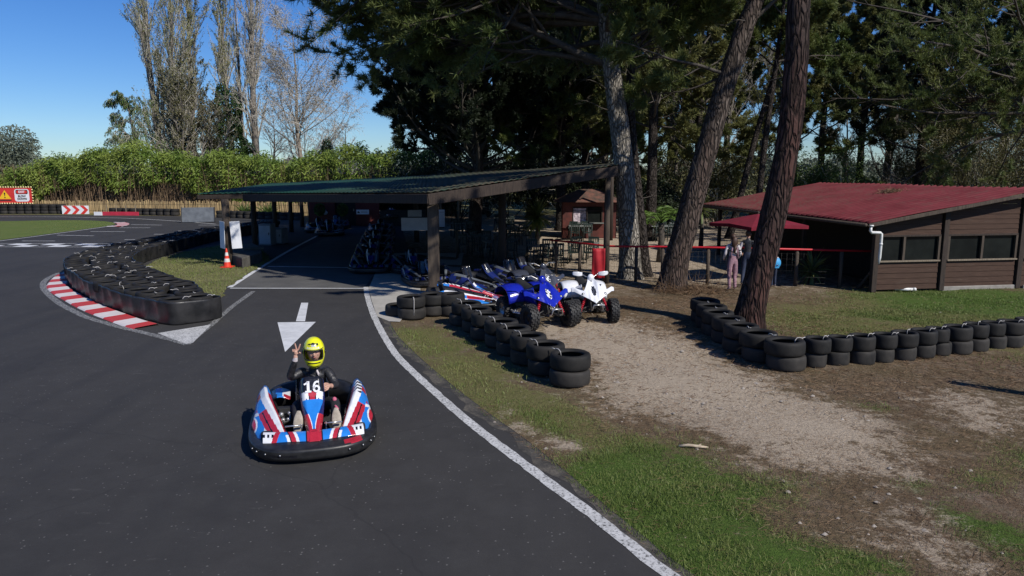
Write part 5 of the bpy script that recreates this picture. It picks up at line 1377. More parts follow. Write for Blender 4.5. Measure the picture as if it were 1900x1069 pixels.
    for i in range(15):
        t = i/14; y = plin([0, .25, .5, .75, 1], [.10, .25, .50, .60, .66], t); z = plin([0, .25, .5, .75, 1], [.15, .10, .16, .42, .66], t); hw = plin([0, .3, .6, 1], [.17, .22, .23, .20], t)
        rows.append([(hw*math.sin((-1+2*j/12)*1.35), y-.17*(1-math.cos((-1+2*j/12)*1.25)), z+.14*(1-math.cos((-1+2*j/12)*1.2))*(1-t*.9)) for j in range(13)])
    mb = MB(); mb.grid(rows, 'black_gloss', True); mb.build('seat', k, solid=.02)
    # rear body hoop round the seat
    mb = MB(); rows = []
    for i in range(41):
        a = PI*i/40; x = .60*math.cos(a); yb = .42+.52*math.sin(a)**.8; h = .40+.08*math.sin(a)
        rows.append([(x, yb, .16), (x*1.04, yb+.03, h*.75), (x*1.0, yb+.01, h), (x*.90, yb-.07, h-.01), (x*.86, yb-.10, .2)])
    def rp2(i, j): return 'black_plastic'
    mb.grid(rows, 'black_plastic', True, fn=rp2); mb.build('rear_bodywork', k, solid=.012)
    mb = MB()
    for q, mt in enumerate(('blue_paint', 'blue_paint', 'white_paint', 'red_paint')):
        pass
    rows = [[(-.56+.27*j/16, .62-.36*i/14, .41-.02*i/14+.05*math.sin(PI*j/16)) for j in range(17)] for i in range(15)]
    def tp(i, j):
        q = j-i*.12
        if q < 4: return 'black_gloss'
        if q < 8.5: return 'blue_paint'
        if q < 9.5: return 'white_paint'
        return 'white_paint' if i < 9 else 'red_paint'
    mb.grid(rows, 'blue_paint', True, fn=tp); mb.build('tank_cover', k, solid=.012)
    mb = MB(); mb.box((-.36, .12, .22), (.20, .26, .20), 'dark_steel'); mb.box((-.36, .0, .34), (.14, .10, .07), 'black_matte')
    for (x, y, z, r) in ((-.40, -.06, .30, .034), (-.30, -.06, .31, .028), (-.38, -.10, .24, .03), (-.32, -.12, .25, .022), (-.26, .0, .34, .02)): mb.ball((x, y, z), r, 'alloy', 10, 6)
    mb.tube([(-.42, .0, .26), (-.36, -.12, .20), (-.30, -.14, .24), (-.28, -.05, .30)], .018, 'steel', 8); mb.build('engine', k, bevel=.01)
    mb = MB(); C = Vector((0, -.03, .60)); ax = Vector((0, .62, .78)).normalized(); X = Vector((1, 0, 0)); Y_ = ax.cross(X)
    mb.tube([C+(X*math.cos(2*PI*i/28)+Y_*math.sin(2*PI*i/28))*.145 for i in range(28)], .014, 'black_matte', 8, closed=True)
    for a in (PI/2, PI*7/6, PI*11/6): mb.tube([C, C+(X*math.cos(a)+Y_*math.sin(a))*.145], .011, 'steel', 6)
    sw = mb.build('steering_wheel', k); mb = MB(); mb.tube([C, (0, -.42, .14)], .012, 'steel', 8); mb.build('column', sw)
    for sg in (-1, 1):
        mb = MB(); mb.tube([(sg*.13, -.60, .315), (sg*.345, -.60, .315)], .011, 'alloy', 8); mb.tube([(sg*.15, -.55, .315), (sg*.15, -.50, .08)], .009, 'steel', 6); mb.build('pedal', k)
        wheel(k, (sg*.565, -.55, .13), .13, .14); wheel(k, (sg*.60, .60, .14), .14, .20)
    return k
KART = make_kart('racing kart numbered 16 in blue, red and white with a driver, out on the track')
KART.location = (-2.65, 9.36, .006); KART.rotation_euler.z = math.radians(16)

# ------------------------------------------------------------------ figures
def skin_figure(name, J, E, parent, sub=2, root='pelvis', mats=None):
    names = list(J); me = bpy.data.meshes.new(name+'_rig')
    me.from_pydata([J[n][:3] for n in names], [(names.index(a), names.index(b_)) for a, b_, m in E], [])
    o = bpy.data.objects.new(name+'_rig', me); COL.objects.link(o)
    sk = o.modifiers.new('skin', 'SKIN'); sk.use_smooth_shade = True; sk.branch_smoothing = .6
    if not me.skin_vertices: me.skin_vertices.new()
    for i, n in enumerate(names):
        r = J[n][3]; d = me.skin_vertices[0].data[i]; d.radius = r if isinstance(r, tuple) else (r, r); d.use_root = (n == root)
    sb = o.modifiers.new('sub', 'SUBSURF'); sb.levels = sub; sb.render_levels = sub
    dg = bpy.context.evaluated_depsgraph_get(); dg.update()
    m2 = bpy.data.meshes.new_from_object(o.evaluated_get(dg)); m2.name = name
    bpy.data.objects.remove(o)
    ml = []
    for _, _, m in E:
        if m not in ml: ml.append(m)
    m2.materials.clear()
    for m in ml: m2.materials.append(MATS[m])
    C = np.zeros(len(m2.polygons)*3); m2.polygons.foreach_get('center', C); C = C.reshape(-1, 3); best = np.full(len(C), 1e9); idx = np.zeros(len(C), int)
    for a, b_, m in E:
        pa, pb = np.array(J[a][:3]), np.array(J[b_][:3]); ra = J[a][3]; rb = J[b_][3]; ra = max(ra) if isinstance(ra, tuple) else ra; rb = max(rb) if isinstance(rb, tuple) else rb
        t = np.clip(((C-pa)@(pb-pa))/((pb-pa)@(pb-pa)+1e-12), 0, 1); d = np.linalg.norm(C-pa-t[:, None]*(pb-pa), axis=1)/(ra+(rb-ra)*t)
        k = d < best; best[k] = d[k]; idx[k] = ml.index(m)
    m2.polygons.foreach_set('material_index', idx.astype(np.int32)); m2.polygons.foreach_set('use_smooth', np.ones(len(m2.polygons), bool)); m2.update()
    ob = bpy.data.objects.new(name, m2); COL.objects.link(ob)
    if parent is not None: ob.parent = parent
    return ob
def hand(J, E, pre, wrist, palm_dir, side, nrm_, curls, spread, s=1.0):
    """palm with four fingers and a thumb; curls per finger 0 straight .. 1 closed"""
    d = Vector(palm_dir).normalized(); sd = Vector(side).normalized(); n = Vector(nrm_).normalized(); w_ = Vector(wrist)
    pc = w_+d*.055*s; J[pre+'palm'] = (*pc, (.036*s, .020*s)); E.append((pre+'wrist', pre+'palm', 'skin'))
    lens = (.072, .080, .074, .058)
    for i in range(4):
        o = sd*(.030-.020*i)*s; kb = w_+d*.095*s+o; c_ = curls[i]; fd = (d+sd*spread[i]).normalized()
        p1 = kb+(fd*(1-c_)+n*c_*.9).normalized()*lens[i]*.5*s; p2 = p1+(fd*(1-2*c_)+n*c_*.8).normalized()*lens[i]*.5*s
        J[f'{pre}k{i}'] = (*kb, .0112*s); J[f'{pre}m{i}'] = (*p1, .0098*s); J[f'{pre}t{i}'] = (*p2, .0080*s)
        E += [(pre+'palm', f'{pre}k{i}', 'skin'), (f'{pre}k{i}', f'{pre}m{i}', 'skin'), (f'{pre}m{i}', f'{pre}t{i}', 'skin')]
    b = w_+d*.035*s+sd*.034*s; t1 = b+(sd*.4+d*.5+n*.55).normalized()*.04*s; t2 = t1+(d*.4-sd*.45+n*.7).normalized()*.032*s
    J[pre+'h0'] = (*b, .013*s); J[pre+'h1'] = (*t1, .0115*s); J[pre+'h2'] = (*t2, .009*s); E += [(pre+'palm', pre+'h0', 'skin'), (pre+'h0', pre+'h1', 'skin'), (pre+'h1', pre+'h2', 'skin')]

dr = thing('person', 'kart driver in a yellow helmet and black jacket making a V sign', 'person', KART.location+Vector((.045, .012, 0)), KART.rotation_euler.z)
J = {'pelvis': (0, .44, .25, (.15, .12)), 'belly': (0, .43, .42, (.145, .115)), 'chest': (0, .40, .60, (.165, .12)), 'collar': (0, .365, .785, (.10, .08)), 'neck': (0, .335, .87, .058), 'skull': (0, .29, .97, .078),
     'ra': (-.165, .37, .75, .078), 're': (-.335, .225, .70, .058), 'rw0': (-.250, .120, .955, .043), 'rwrist': (-.238, .110, 1.01, .030),
     'la': (.165, .37, .75, .078), 'le': (.275, .20, .56, .058), 'lw0': (.205, .03, .605, .042), 'lwrist': (.185, -.01, .625, .030),
     'rh': (-.11, .40, .25, .105), 'rk': (-.255, -.02, .40, .075), 'rf': (-.235, -.46, .21, .048), 'rt': (-.235, -.50, .26, .045), 'lh': (.11, .40, .25, .105), 'lk': (.245, -.02, .40, .075), 'lf': (.235, -.46, .21, .048), 'lt': (.235, -.50, .26, .045)}
jk, tr = 'black_jacket', 'dark_trousers'
E_ = [('pelvis', 'belly', jk), ('belly', 'chest', jk), ('chest', 'collar', jk), ('collar', 'neck', 'white_cloth'), ('neck', 'skull', 'skin'), ('chest', 'ra', jk), ('ra', 're', jk), ('re', 'rw0', jk), ('rw0', 'rwrist', 'white_cloth'),
      ('chest', 'la', jk), ('la', 'le', jk), ('le', 'lw0', jk), ('lw0', 'lwrist', 'skin'), ('pelvis', 'rh', tr), ('rh', 'rk', tr), ('rk', 'rf', tr), ('rf', 'rt', tr), ('pelvis', 'lh', tr), ('lh', 'lk', tr), ('lk', 'lf', tr), ('lf', 'lt', tr)]
hand(J, E_, 'r', (-.238, .110, 1.01), (.05, -.05, 1), (1, 0, -.05), (0, -1, .05), (0, 0, .95, .95), (.32, -.26, -.1, -.2), 1.15)
hand(J, E_, 'l', (.185, -.01, .625), (-.35, -.75, .1), (-.3, .2, .9), (-.6, .1, -.3), (.5, .55, .55, .5), (0, 0, 0, 0), 1.1)
skin_figure('body', J, E_, dr, 2)
# shoes
for sg, tilt in ((-1, .22), (1, .05)):
    mb = MB(); rows = []
    for i in range(13):
        t = i/12; z = .15+.33*t; w_ = .060*math.sin(PI*min(.965, max(.05, t)))**.45; dpt = .052*(1-.45*t)
        rows.append([(sg*.235+sg*tilt*(-.12)*(t-.5)*1+w_*math.cos(2*PI*j/16), -.515-.03*t+dpt*math.sin(2*PI*j/16)*(.35 if math.sin(2*PI*j/16) < 0 else 1), z) for j in range(16)])
    mb.grid(rows, 'shoe_beige', True, closed=True); mb.add([rows[0][j] for j in range(16)], [tuple(range(15, -1, -1))], 'shoe_beige'); mb.add([rows[-1][j] for j in range(16)], [tuple(range(16))], 'shoe_beige'); mb.build('shoe', dr)
# knee patches, jacket folds
mb = MB(); mb.ball((.235, -.055, .445), (.030, .03, .035), 'pink_cloth', 8, 6); mb.tube([(.235, -.20, .405), (.262, -.24, .37), (.235, -.29, .335)], [.016, .022, .012], 'pink_cloth', 6); mb.build('trouser_patch', dr)
mb = MB(); mb.tube([(-.10, .30, .735), (-.02, .272, .70), (.06, .275, .64), (.10, .29, .57)], [.010, .014, .014, .010], 'black_jacket', 6); mb.tube([(-.11, .285, .62), (.0, .265, .60), (.10, .28, .60)], .009, 'black_jacket', 6); mb.tube([(-.10, .285, .52), (.12, .285, .54)], .009, 'black_jacket', 6)
mb.tube([(.025, .30, .775), (.045, .278, .725), (.05, .274, .69)], [.012, .018, .006], 'white_cloth', 6); mb.build('jacket_front', dr)
# helmet
hd = Vector((0, .275, 1.035))
head = thing('helmet', None, None, hd); head.parent = dr; head.rotation_euler = (math.radians(6), 0, math.radians(-4))
head.scale = (.97, 1.0, 1.13)
NA, NE = 96, 64; rows = []
def hshape(az, el):
    fx_, fy_ = math.sin(az), -math.cos(az); ce, se = math.cos(el), math.sin(el)
    r = [.142, .168, .172]; front = max(0, math.cos(az))
    ch = front**2*sm(-.20, -.75, el)*.05 if el < 0 else 0
    low = .0 if el > -.7 else 0
    return (fx_*ce**.85*(r[0]+ch*.3), fy_*ce**.85*(r[1]+ch), se*(r[2] if se > 0 else .195))
for i in range(NE+1):
    el = math.radians(-62+152*i/NE); rows.append([hshape(2*PI*j/NA-PI, el) for j in range(NA)])
vis = MB(); fcs = []
def hcol(az, el):
    a = abs(math.degrees(az)); e_ = math.degrees(el)
    if 36 < e_ < 62 and a < 38:
        # dark wing-like forehead mark
        if abs(e_-(50-.16*a)) < 3.2+(2.5 if a < 9 else 0) or (a > 26 and abs(e_-(38+.55*(a-20))) < 4 and e_ < 60 and az > 0) : return 'black_gloss'
        if a < 12 and e_ < 48: return 'panel_grey'
        if abs(e_-39) < 2.2 and a > 8 and a < 30: return 'black_gloss'
    if 26 < e_ < 33 and a < 36: return 'white_paint' if (int(a/3.2) % 2) else 'helmet_yellow'
    if 20 < e_ < 23.5 and a < 75: return 'black_gloss'
    if e_ < -26 and e_ > -32 and a < 40: return 'black_gloss'
    if -46 < e_ < -41 and a < 30: return 'black_gloss'
    if e_ < -56: return 'black_matte'
    return 'helmet_yellow'
def hole(az, el): 
    a = abs(math.degrees(az)); e_ = math.degrees(el); return a < 62 and -19+.10*a*0 < e_ < 19-.06*max(0, a-30)
mb = MB(); V_ = [p for r in rows for p in r]; mb.v = [tuple(p) for p in V_]
for i in range(NE):
    el = math.radians(-62+152*(i+.5)/NE)
    for j in range(NA):
        az = 2*PI*(j+.5)/NA-PI
        if hole(az, el): continue
        q = (j+1) % NA; mb.f.append((i*NA+j, i*NA+q, (i+1)*NA+q, (i+1)*NA+j)); mb.m.append(mb.mi(hcol(az, el))); mb.sm.append(True)
hs = mb.build('shell', head, solid=.016)
mb = MB(); ring = []
for j in range(61):
    pass
def rim_pt(a, e_): p = Vector(hshape(math.radians(a), math.radians(e_))); return p*1.005
loop = [rim_pt(a, 19) for a in range(-58, 59, 4)]+[rim_pt(61, e_) for e_ in (12, 4, -4, -12)]+[rim_pt(a, -19) for a in range(58, -59, -4)]+[rim_pt(-61, e_) for e_ in (-12, -4, 4, 12)]
mb.tube(loop, .009, 'black_matte', 6, closed=True); mb.build('visor_seal', hs)
mb = MB(); rows = [[tuple(Vector(hshape(math.radians(a), math.radians(e_)))*1.02) for a in range(-64, 65, 8)] for e_ in (17, 20, 24, 28)]
mb.ball((.146, -.02, .01), (.014, .03, .03), 'black_gloss', 10, 6); mb.ball((-.146, -.02, .01), (.014, .03, .03), 'black_gloss', 10, 6); mb.build('visor_pivot', hs)
# face seen in the opening
mb = MB(); mb.ball((0, -.045, -.01), (.078, .085, .105), 'skin', 20, 14)
mb.tube([(0, -.125, .028), (0, -.137, .005), (0, -.146, -.018), (0, -.132, -.028)], [.008, .011, .016, .008], 'skin', 8)
for sg in (-1, 1):
    mb.ball((sg*.03, -.118, .026), (.014, .009, .008), 'white_cloth', 10, 6); mb.ball((sg*.03, -.126, .026), (.006, .003, .006), 'black_matte', 8, 5); mb.tube([(sg*.014, -.127, .044), (sg*.032, -.127, .049), (sg*.05, -.116, .042)], .004, 'hair_brown', 5)
    mb.ball((sg*.078, -.03, .0), (.012, .02, .03), 'skin', 8, 6); mb.ball((sg*.042, -.108, -.012), (.022, .015, .018), 'skin', 8, 6)
mb.tube([(-.022, -.122, -.052), (0, -.130, -.050), (.022, -.122, -.052)], .007, 'lips', 6); mb.build('face', dr).location = hd
# bystanders
def walker(label, loc, rz, ht, top, legs, shoes, hair, group=None, lean=0, stride=.10, armfold=.25, sleeve=None):
    t = thing('person', label, 'person', (*loc, 0), rz); s = ht/1.72; sl = sleeve or top
    J = {'pelvis': (0, 0, .92, (.155, .115)), 'belly': (0, lean*.1, 1.08, (.135, .105)), 'chest': (0, lean*.25, 1.27, (.155, .11)), 'collar': (0, lean*.4, 1.41, (.09, .07)), 'neck': (0, lean*.5-.01, 1.47, .048), 'jaw': (0, lean*.6-.03, 1.545, (.066, .075)), 'skull': (0, lean*.65-.015, 1.62, (.078, .092)),
         'rs': (-.165, lean*.33, 1.36, .062), 're': (-.235, lean*.33+.02, 1.12, .048), 'rw0': (-.22, lean*.33-armfold*.5, .98, .036), 'rwrist': (-.20, lean*.33-armfold*.62, .955, .027),
         'ls': (.165, lean*.33, 1.36, .062), 'le': (.24, lean*.33+.02, 1.12, .048), 'lw0': (.22, lean*.33-armfold*.5, .98, .036), 'lwrist': (.20, lean*.33-armfold*.62, .955, .027),
         'rh': (-.085, 0, .87, .098), 'rk': (-.10, -stride*.5, .50, .068), 'rf': (-.10, stride*.3-.02, .11, .048), 'rt': (-.11, stride*.3-.15, .05, .042),
         'lh': (.085, 0, .87, .098), 'lk': (.10, stride*.1, .50, .068), 'lf': (.11, stride*.9, .11, .048), 'lt': (.12, stride*.9-.13, .05, .042)}
    E2 = [('pelvis', 'belly', legs), ('belly', 'chest', top), ('chest', 'collar', top), ('collar', 'neck', 'skin'), ('neck', 'jaw', 'skin'), ('jaw', 'skull', 'skin'), ('collar', 'rs', top), ('rs', 're', sl), ('re', 'rw0', sl), ('rw0', 'rwrist', 'skin'), ('collar', 'ls', top), ('ls', 'le', sl), ('le', 'lw0', sl), ('lw0', 'lwrist', 'skin'),
          ('pelvis', 'rh', legs), ('rh', 'rk', legs), ('rk', 'rf', legs), ('rf', 'rt', shoes), ('pelvis', 'lh', legs), ('lh', 'lk', legs), ('lk', 'lf', legs), ('lf', 'lt', shoes)]
    for pre, sg in (('r', -1), ('l', 1)): hand(J, E2, pre, J[pre+'wrist'][:3], (-sg*.3, -.8, -.2), (0, -.2, 1), (-sg, 0, 0), (.35, .4, .4, .45), (0, 0, 0, 0))
    b_ = skin_figure('body', J, E2, t, 2); b_.scale = (s, s, s)
    hc = Vector((0, lean*.65-.02, 1.61)); mb = MB()
    for sg in (-1, 1): mb.ball((sg*.028, hc.y-.082, 1.60), (.010, .006, .007), 'black_matte', 6, 4); mb.ball((sg*.076, hc.y+.01, 1.59), (.01, .018, .028), 'skin', 6, 5)
    mb.tube([(0, hc.y-.085, 1.605), (0, hc.y-.105, 1.575), (0, hc.y-.088, 1.568)], [.006, .012, .006], 'skin', 6); mb.tube([(-.02, hc.y-.082, 1.535), (.02, hc.y-.082, 1.535)], .005, 'lips', 5); f = mb.build('face', t); f.scale = (s, s, s)
    rows = []
    for i in range(10):
        el = -PI/2+PI*i/9
        rows.append([(hc.x+.088*math.cos(el)*math.cos(2*PI*j/18), hc.y+.022+.098*math.cos(el)*math.sin(2*PI*j/18), hc.z+.022+.098*math.sin(el)) for j in range(18)])
    mb = MB(); mb.grid(rows, hair, True, closed=True); hh = mb.build('hair', t); hh.scale = (s, s, s); hh.location.y = .02
    return t, s
wm, s = walker('woman seen from behind in mauve trousers and white jacket at the red rail', g(1357, 540), PI+.1, 1.66, 'white_cloth', 'mauve_cloth', 'shoe_white', 'hair_brown', lean=-.12, stride=.12)
mb = MB(); mb.ball((0, .085, 1.43), (.095, .06, .16), 'hair_brown', 12, 8); mb.tube([(-.03, .10, 1.36), (0, .125, 1.22), (.02, .12, 1.12)], [.05, .042, .015], 'hair_brown', 8); mb.build('long_hair', wm)
mb = MB(); mb.tube([(-.19, .03, 1.04), (-.06, .105, 1.10), (.08, .10, 1.17), (.17, .02, 1.22)], .022, 'black_matte', 6); mb.tube([(-.13, .06, 1.36), (0, .105, 1.30), (.13, .06, 1.36)], .016, 'black_matte', 6); mb.tube([(-.12, .09, .97), (-.07, .10, 1.28)], .02, 'mauve_cloth', 6); mb.tube([(.10, .09, .97), (.07, .10, 1.28)], .02, 'mauve_cloth', 6)
for k in range(3): mb.tube([(-.235, -.01, 1.20-.07*k), (-.19, .055, 1.195-.07*k), (-.15, .03, 1.19-.07*k)], .014, 'black_matte', 5)
mb.build('jacket_trim', wm)
mb = MB()
for sg in (-1, 1): mb.tube([(sg*.10, .11, .40), (sg*.10, .125, .55), (sg*.09, .12, .70)], .012, 'mauve_cloth', 6)
mb.build('trouser_fold', wm)
p2, s = walker('person in a dark jacket and jeans half hidden behind the leaning trunk', g(1384, 531), PI-.4, 1.70, 'black_jacket', 'jeans', 'shoe_white', 'hair_brown', stride=.16, sleeve='white_cloth')
p2['label'] = 'person in dark jeans and white shoes half hidden by the near leaning trunk'
ch_, s = walker('small child with a bright blue backpack to the right of the leaning trunk', g(1434, 533), PI+.2, 1.12, 'white_cloth', 'jeans', 'shoe_white', 'hair_grey', stride=.08)
mb = MB(); rows = []
bpk = MB()
for i in range(9):
    t = i/8; w_ = .13*math.sin(PI*min(.95, max(.08, t)))**.35; rows.append([(w_*math.copysign(abs(math.cos(2*PI*j/20))**.6, math.cos(2*PI*j/20)), .12+.075*math.copysign(abs(math.sin(2*PI*j/20))**.6, math.sin(2*PI*j/20))*math.sin(PI*min(.93, max(.1, t)))**.4, .60+.30*t) for j in range(20)])
bpk.grid(rows, 'cyan_bag', True, closed=True); bpk.add(rows[0], [tuple(range(19, -1, -1))], 'cyan_bag'); bpk.add(rows[-1], [tuple(range(20))], 'cyan_bag'); bpk.tube([(-.1, .14, .70), (0, .205, .69), (.1, .14, .70)], .012, 'navy_paint', 5)
b2 = bpk.build('backpack', None); b2.location = ch_.location; b2.rotation_euler.z = ch_.rotation_euler.z; tag(b2, 'small bright blue backpack worn by the child beside the leaning trunk', 'backpack')

# ------------------------------------------------------------------ quad bikes
def make_quad(label, col, accent, group='quad bikes parked by the tyre row', guards=False):
    q = thing('quad_bike', label, 'quad bike', group=group)
    # front body panel
    m, n = 30, 56; rows = []
    for i in range(m+1):
        v = i/m; row = []
        for j in range(n+1):
            u = -1+2*j/n; a = abs(u); x = u*.53
            zl = .475+.26*a**.85-.03*sm(.85, 1, a); zu = plin([0, .16, .30, .46, .70, .90, 1], [.98, .97, .86, .735, .765, .80, .775], a)
            z = zl+(zu-zl)*v
            hood = math.exp(-(a/.26)**2)
            y = -.80+.62*(z-.475)/.5*(.55+.45*hood)+.20*a**1.4-.05*hood*math.sin(PI*v)
            ridge = .022*math.exp(-((a-.20)/.05)**2)
            row.append((x, y-ridge, z+.03*sm(.55, .8, a)*math.sin(PI*v)))
        rows.append(row)
    def qp(i, j):
        u = -1+2*(j+.5)/n; v = (i+.5)/m; a = abs(u)
        if .30 < v < .68 and a < .115*(1-abs(v-.46)*2.2):
            k = math.sin(i*1.3+j*1.9)+math.sin(j*1.1-i*.7)
            return accent if k > -.3 else 'black_gloss'
        if a > .985: return 'black_gloss'
        return col
    mb = MB(); mb.grid(rows, col, True, fn=qp); fb = mb.build('front_body', q, solid=.014)
    for sg in (-1, 1):
        mb = MB(); hy = -.80+.62*(.66-.475)/.5*.62+.20*.51**1.4; mb.ball((sg*.27, hy-.005, .66), (.044, .024, .040), 'black_gloss', 12, 8); mb.ball((sg*.27, hy-.022, .662), (.026, .014, .024), 'alloy', 10, 6); mb.build('headlight', fb)
    # tank, seat, tail
    rows = []
    for i in range(15):
        t = i/14; y = -.30+1.15*t; z = plin([0, .2, .4, .7, 1], [.90, .86, .76, .78, .88], t); w_ = plin([0, .25, .5, .8, 1], [.12, .15, .14, .15, .11], t)
        rows.append([(w_*math.cos(PI*j/12), y, z-.10+.10*math.sin(PI*j/12)) for j in range(13)])
    mb = MB(); mb.grid(rows, 'black_matte', True); mb.build('seat', q, solid=.03)
    for sg in (-1, 1):
        rows = []
        for i in range(15):
            t = i/14; a = math.radians(190-170*t); y = .62-.36*math.cos(a)*-1*1.0; y = .60+.38*math.cos(math.radians(180-165*t)); z = .45+.33*math.sin(math.radians(180-165*t))**.8+.03*t
            rows.append([(sg*(.14+.42*j/8), y, z+.02*math.sin(PI*j/8)-.03*(j/8)**2) for j in range(9)])
        mb = MB(); mb.grid(rows, col, True); mb.build('rear_fender', q, solid=.014)
        rows = [[(sg*(.15+.02*j), -.30+.55*i/8, .45+.40*(1-i/8*.35)*j/5) for j in range(6)] for i in range(9)]
        mb = MB(); mb.grid(rows, col if sg < 0 else 'black_matte', True); mb.build('side_panel', q, solid=.012)
        mb = MB(); mb.tube([(sg*.24, -.25, .30), (sg*.50, -.22, .29), (sg*.55, .0, .28), (sg*.50, .25, .29), (sg*.26, .28, .31)], .017, 'alloy', 8)
        for k in range(4): mb.tube([(sg*.26, -.16+.11*k, .30), (sg*.53, -.16+.11*k, .285)], .007, 'alloy', 5)
        mb.build('nerf_bar', q)
        mb = MB(); mb.tube([(sg*.14, -.62, .40), (sg*.40, -.60, .27)], .016, 'dark_steel', 7); mb.tube([(sg*.14, -.50, .28), (sg*.40, -.60, .25)], .016, 'dark_steel', 7); mb.tube([(sg*.14, -.68, .28), (sg*.40, -.60, .25)], .016, 'dark_steel', 7); mb.build('suspension_arm', q)
        mb = MB(); a = Vector((sg*.34, -.62, .28)); b_ = Vector((sg*.18, -.55, .66)); N_ = 60; pts = [a+(b_-a)*(i/N_) for i in range(N_+1)]
        mb.tube(pts, [.030+.012*math.sin(i*2*PI/6) for i in range(N_+1)], 'shock_red', 10); mb.tube([a-(b_-a)*.1, b_], .014, 'alloy', 7); mb.build('shock_absorber', q)
        wheel(q, (sg*.47, -.60, .27), .265, .19, 'dark_steel', 1); wheel(q, (sg*.45, .60, .26), .255, .26, 'alloy', 1)
    mb = MB(); mb.box((0, .02, .42), (.26, .42, .34), 'dark_steel'); mb.box((0, -.32, .42), (.20, .25, .26), 'black_matte'); mb.tube([(.12, -.1, .40), (.18, .1, .34), (.2, .6, .52), (.2, .9, .60)], [.02, .025, .045, .045], 'steel', 10); mb.build('engine', q, bevel=.02)
    mb = MB()
    for sg in (-1, 1): mb.tube([(sg*.13, -.80, .30), (sg*.13, .85, .30)], .018, 'dark_steel', 7); mb.tube([(sg*.12, -.78, .3), (sg*.11, -.66, .62), (sg*.12, .3, .66)], .016, 'dark_steel', 7)
    mb.tube([(-.45, .6, .26), (.45, .6, .26)], .024, 'dark_steel', 8); mb.build('frame', q)
    mb = MB(); mb.tube([(-.12, -.70, .30), (-.13, -.93, .36), (-.10, -.95, .47), (.10, -.95, .47), (.13, -.93, .36), (.12, -.70, .30)], .015, 'alloy', 8); mb.build('front_bumper', q)
    mb = MB(); mb.tube([(0, -.28, .90), (0, -.20, 1.00)], .022, 'dark_steel', 8); mb.tube([(-.40, -.08, 1.08), (-.20, -.14, 1.07), (-.08, -.20, 1.0), (.08, -.20, 1.0), (.20, -.14, 1.07), (.40, -.08, 1.08)], .013, 'steel', 8); hb = mb.build('handlebar', q)
    for sg in (-1, 1):
        mb = MB(); mb.tube([(sg*.28, -.12, 1.075), (sg*.40, -.08, 1.08)], .02, 'black_matte', 8); mb.tube([(sg*.22, -.2, 1.07), (sg*.38, -.17, 1.07)], .007, 'alloy', 6); mb.build('grip', hb)
        if guards:
            rows = [[(sg*(.20+.25*j/10), -.20-.05*math.sin(PI*j/10), 1.08+.02*j/10+(.055-.03*abs(j/10-.5))*(i/3-1)*(1 if j < 10 else .3)) for j in range(11)] for i in range(7)]
            mb = MB(); mb.grid(rows, col, True); mb.build('hand_guard', hb, solid=.01)
    mb = MB(); mb.ball((0, -.25, 1.0), (.085, .07, .085), col if guards else col, 14, 9); mb.build('headlight_pod', hb)
    return q
qb = make_quad('blue quad bike with red shock absorbers, nearest the row of tyres', 'quad_blue', 'white_paint'); qb.scale = (1.05, 1.05, 1.05); qb.location = (.56, 16.5, 0); qb.rotation_euler.z = math.radians(26)
qw = make_quad('white quad bike with white hand guards beside the blue quad', 'quad_white', 'quad_grey', guards=True); qw.scale = (.96, .98, 1.0); qw.location = (1.80, 17.15, 0); qw.rotation_euler.z = math.radians(9)
qg = make_quad('dark grey quad bike parked behind the blue and white quads', 'quad_grey', 'white_paint'); qg.location = (.72, 19.2, 0); qg.rotation_euler.z = math.radians(22)
# parked karts
grp = 'karts parked under the shelter'
KSP = [((690, 502), 8, 'parked kart nearest the lane under the shelter, facing the camera'), ((694, 478), 8, 'second kart in the row receding along the right side of the lane'), ((699, 459), 8, 'third kart in the row receding along the right side of the lane'), ((703, 445), 8, 'fourth kart in the row receding along the right side of the lane'), ((707, 433), 8, 'fifth kart in the row receding along the right side of the lane'),
       ((766, 503), 12, 'shade-darkened parked kart just left of the square shelter post'), ((612, 436), 10, 'parked kart on the left of the lane near the cabinets'), ((624, 424), 8, 'parked kart on the left of the lane, far end'), ((592, 430), 14, 'parked kart on the left of the lane, behind the thin posts')]
SHADE_SWAP = {'blue_paint': 'navy_paint', 'white_paint': 'ramp_grey', 'red_paint': 'black_gloss', 'alloy': 'dark_steel', 'steel': 'dark_steel'}  # livery swapped for darker paints, shelter shade put into the colour
SHADED_KART = None
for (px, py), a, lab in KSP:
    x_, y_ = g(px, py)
    if SHADED_KART is None:
        SHADED_KART = d = dup(KART, (x_, y_, .015), math.radians(a), lab, grp)
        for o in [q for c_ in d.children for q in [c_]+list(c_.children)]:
            if o.type == 'MESH' and any(m.name in SHADE_SWAP for m in o.data.materials):
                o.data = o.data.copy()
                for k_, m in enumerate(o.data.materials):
                    if m.name in SHADE_SWAP: o.data.materials[k_] = MATS[SHADE_SWAP[m.name]]
    else: d = dup(SHADED_KART, (x_, y_, .015), math.radians(a), lab, grp)
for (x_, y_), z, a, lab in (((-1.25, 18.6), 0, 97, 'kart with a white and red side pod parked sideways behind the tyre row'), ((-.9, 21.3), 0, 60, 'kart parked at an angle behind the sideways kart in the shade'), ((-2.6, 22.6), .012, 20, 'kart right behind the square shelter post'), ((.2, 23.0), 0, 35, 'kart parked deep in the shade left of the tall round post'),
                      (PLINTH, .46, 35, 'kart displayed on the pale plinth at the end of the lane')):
    dup(SHADED_KART if 0 < z < .1 or x_ > -1.0 and z == 0 else KART, (x_, y_, z), math.radians(a), lab, grp)
for o in list(bpy.data.objects):
    if o.name.startswith('race_number') and o.parent and o.parent.parent and o.parent.parent != KART: bpy.data.objects.remove(o)
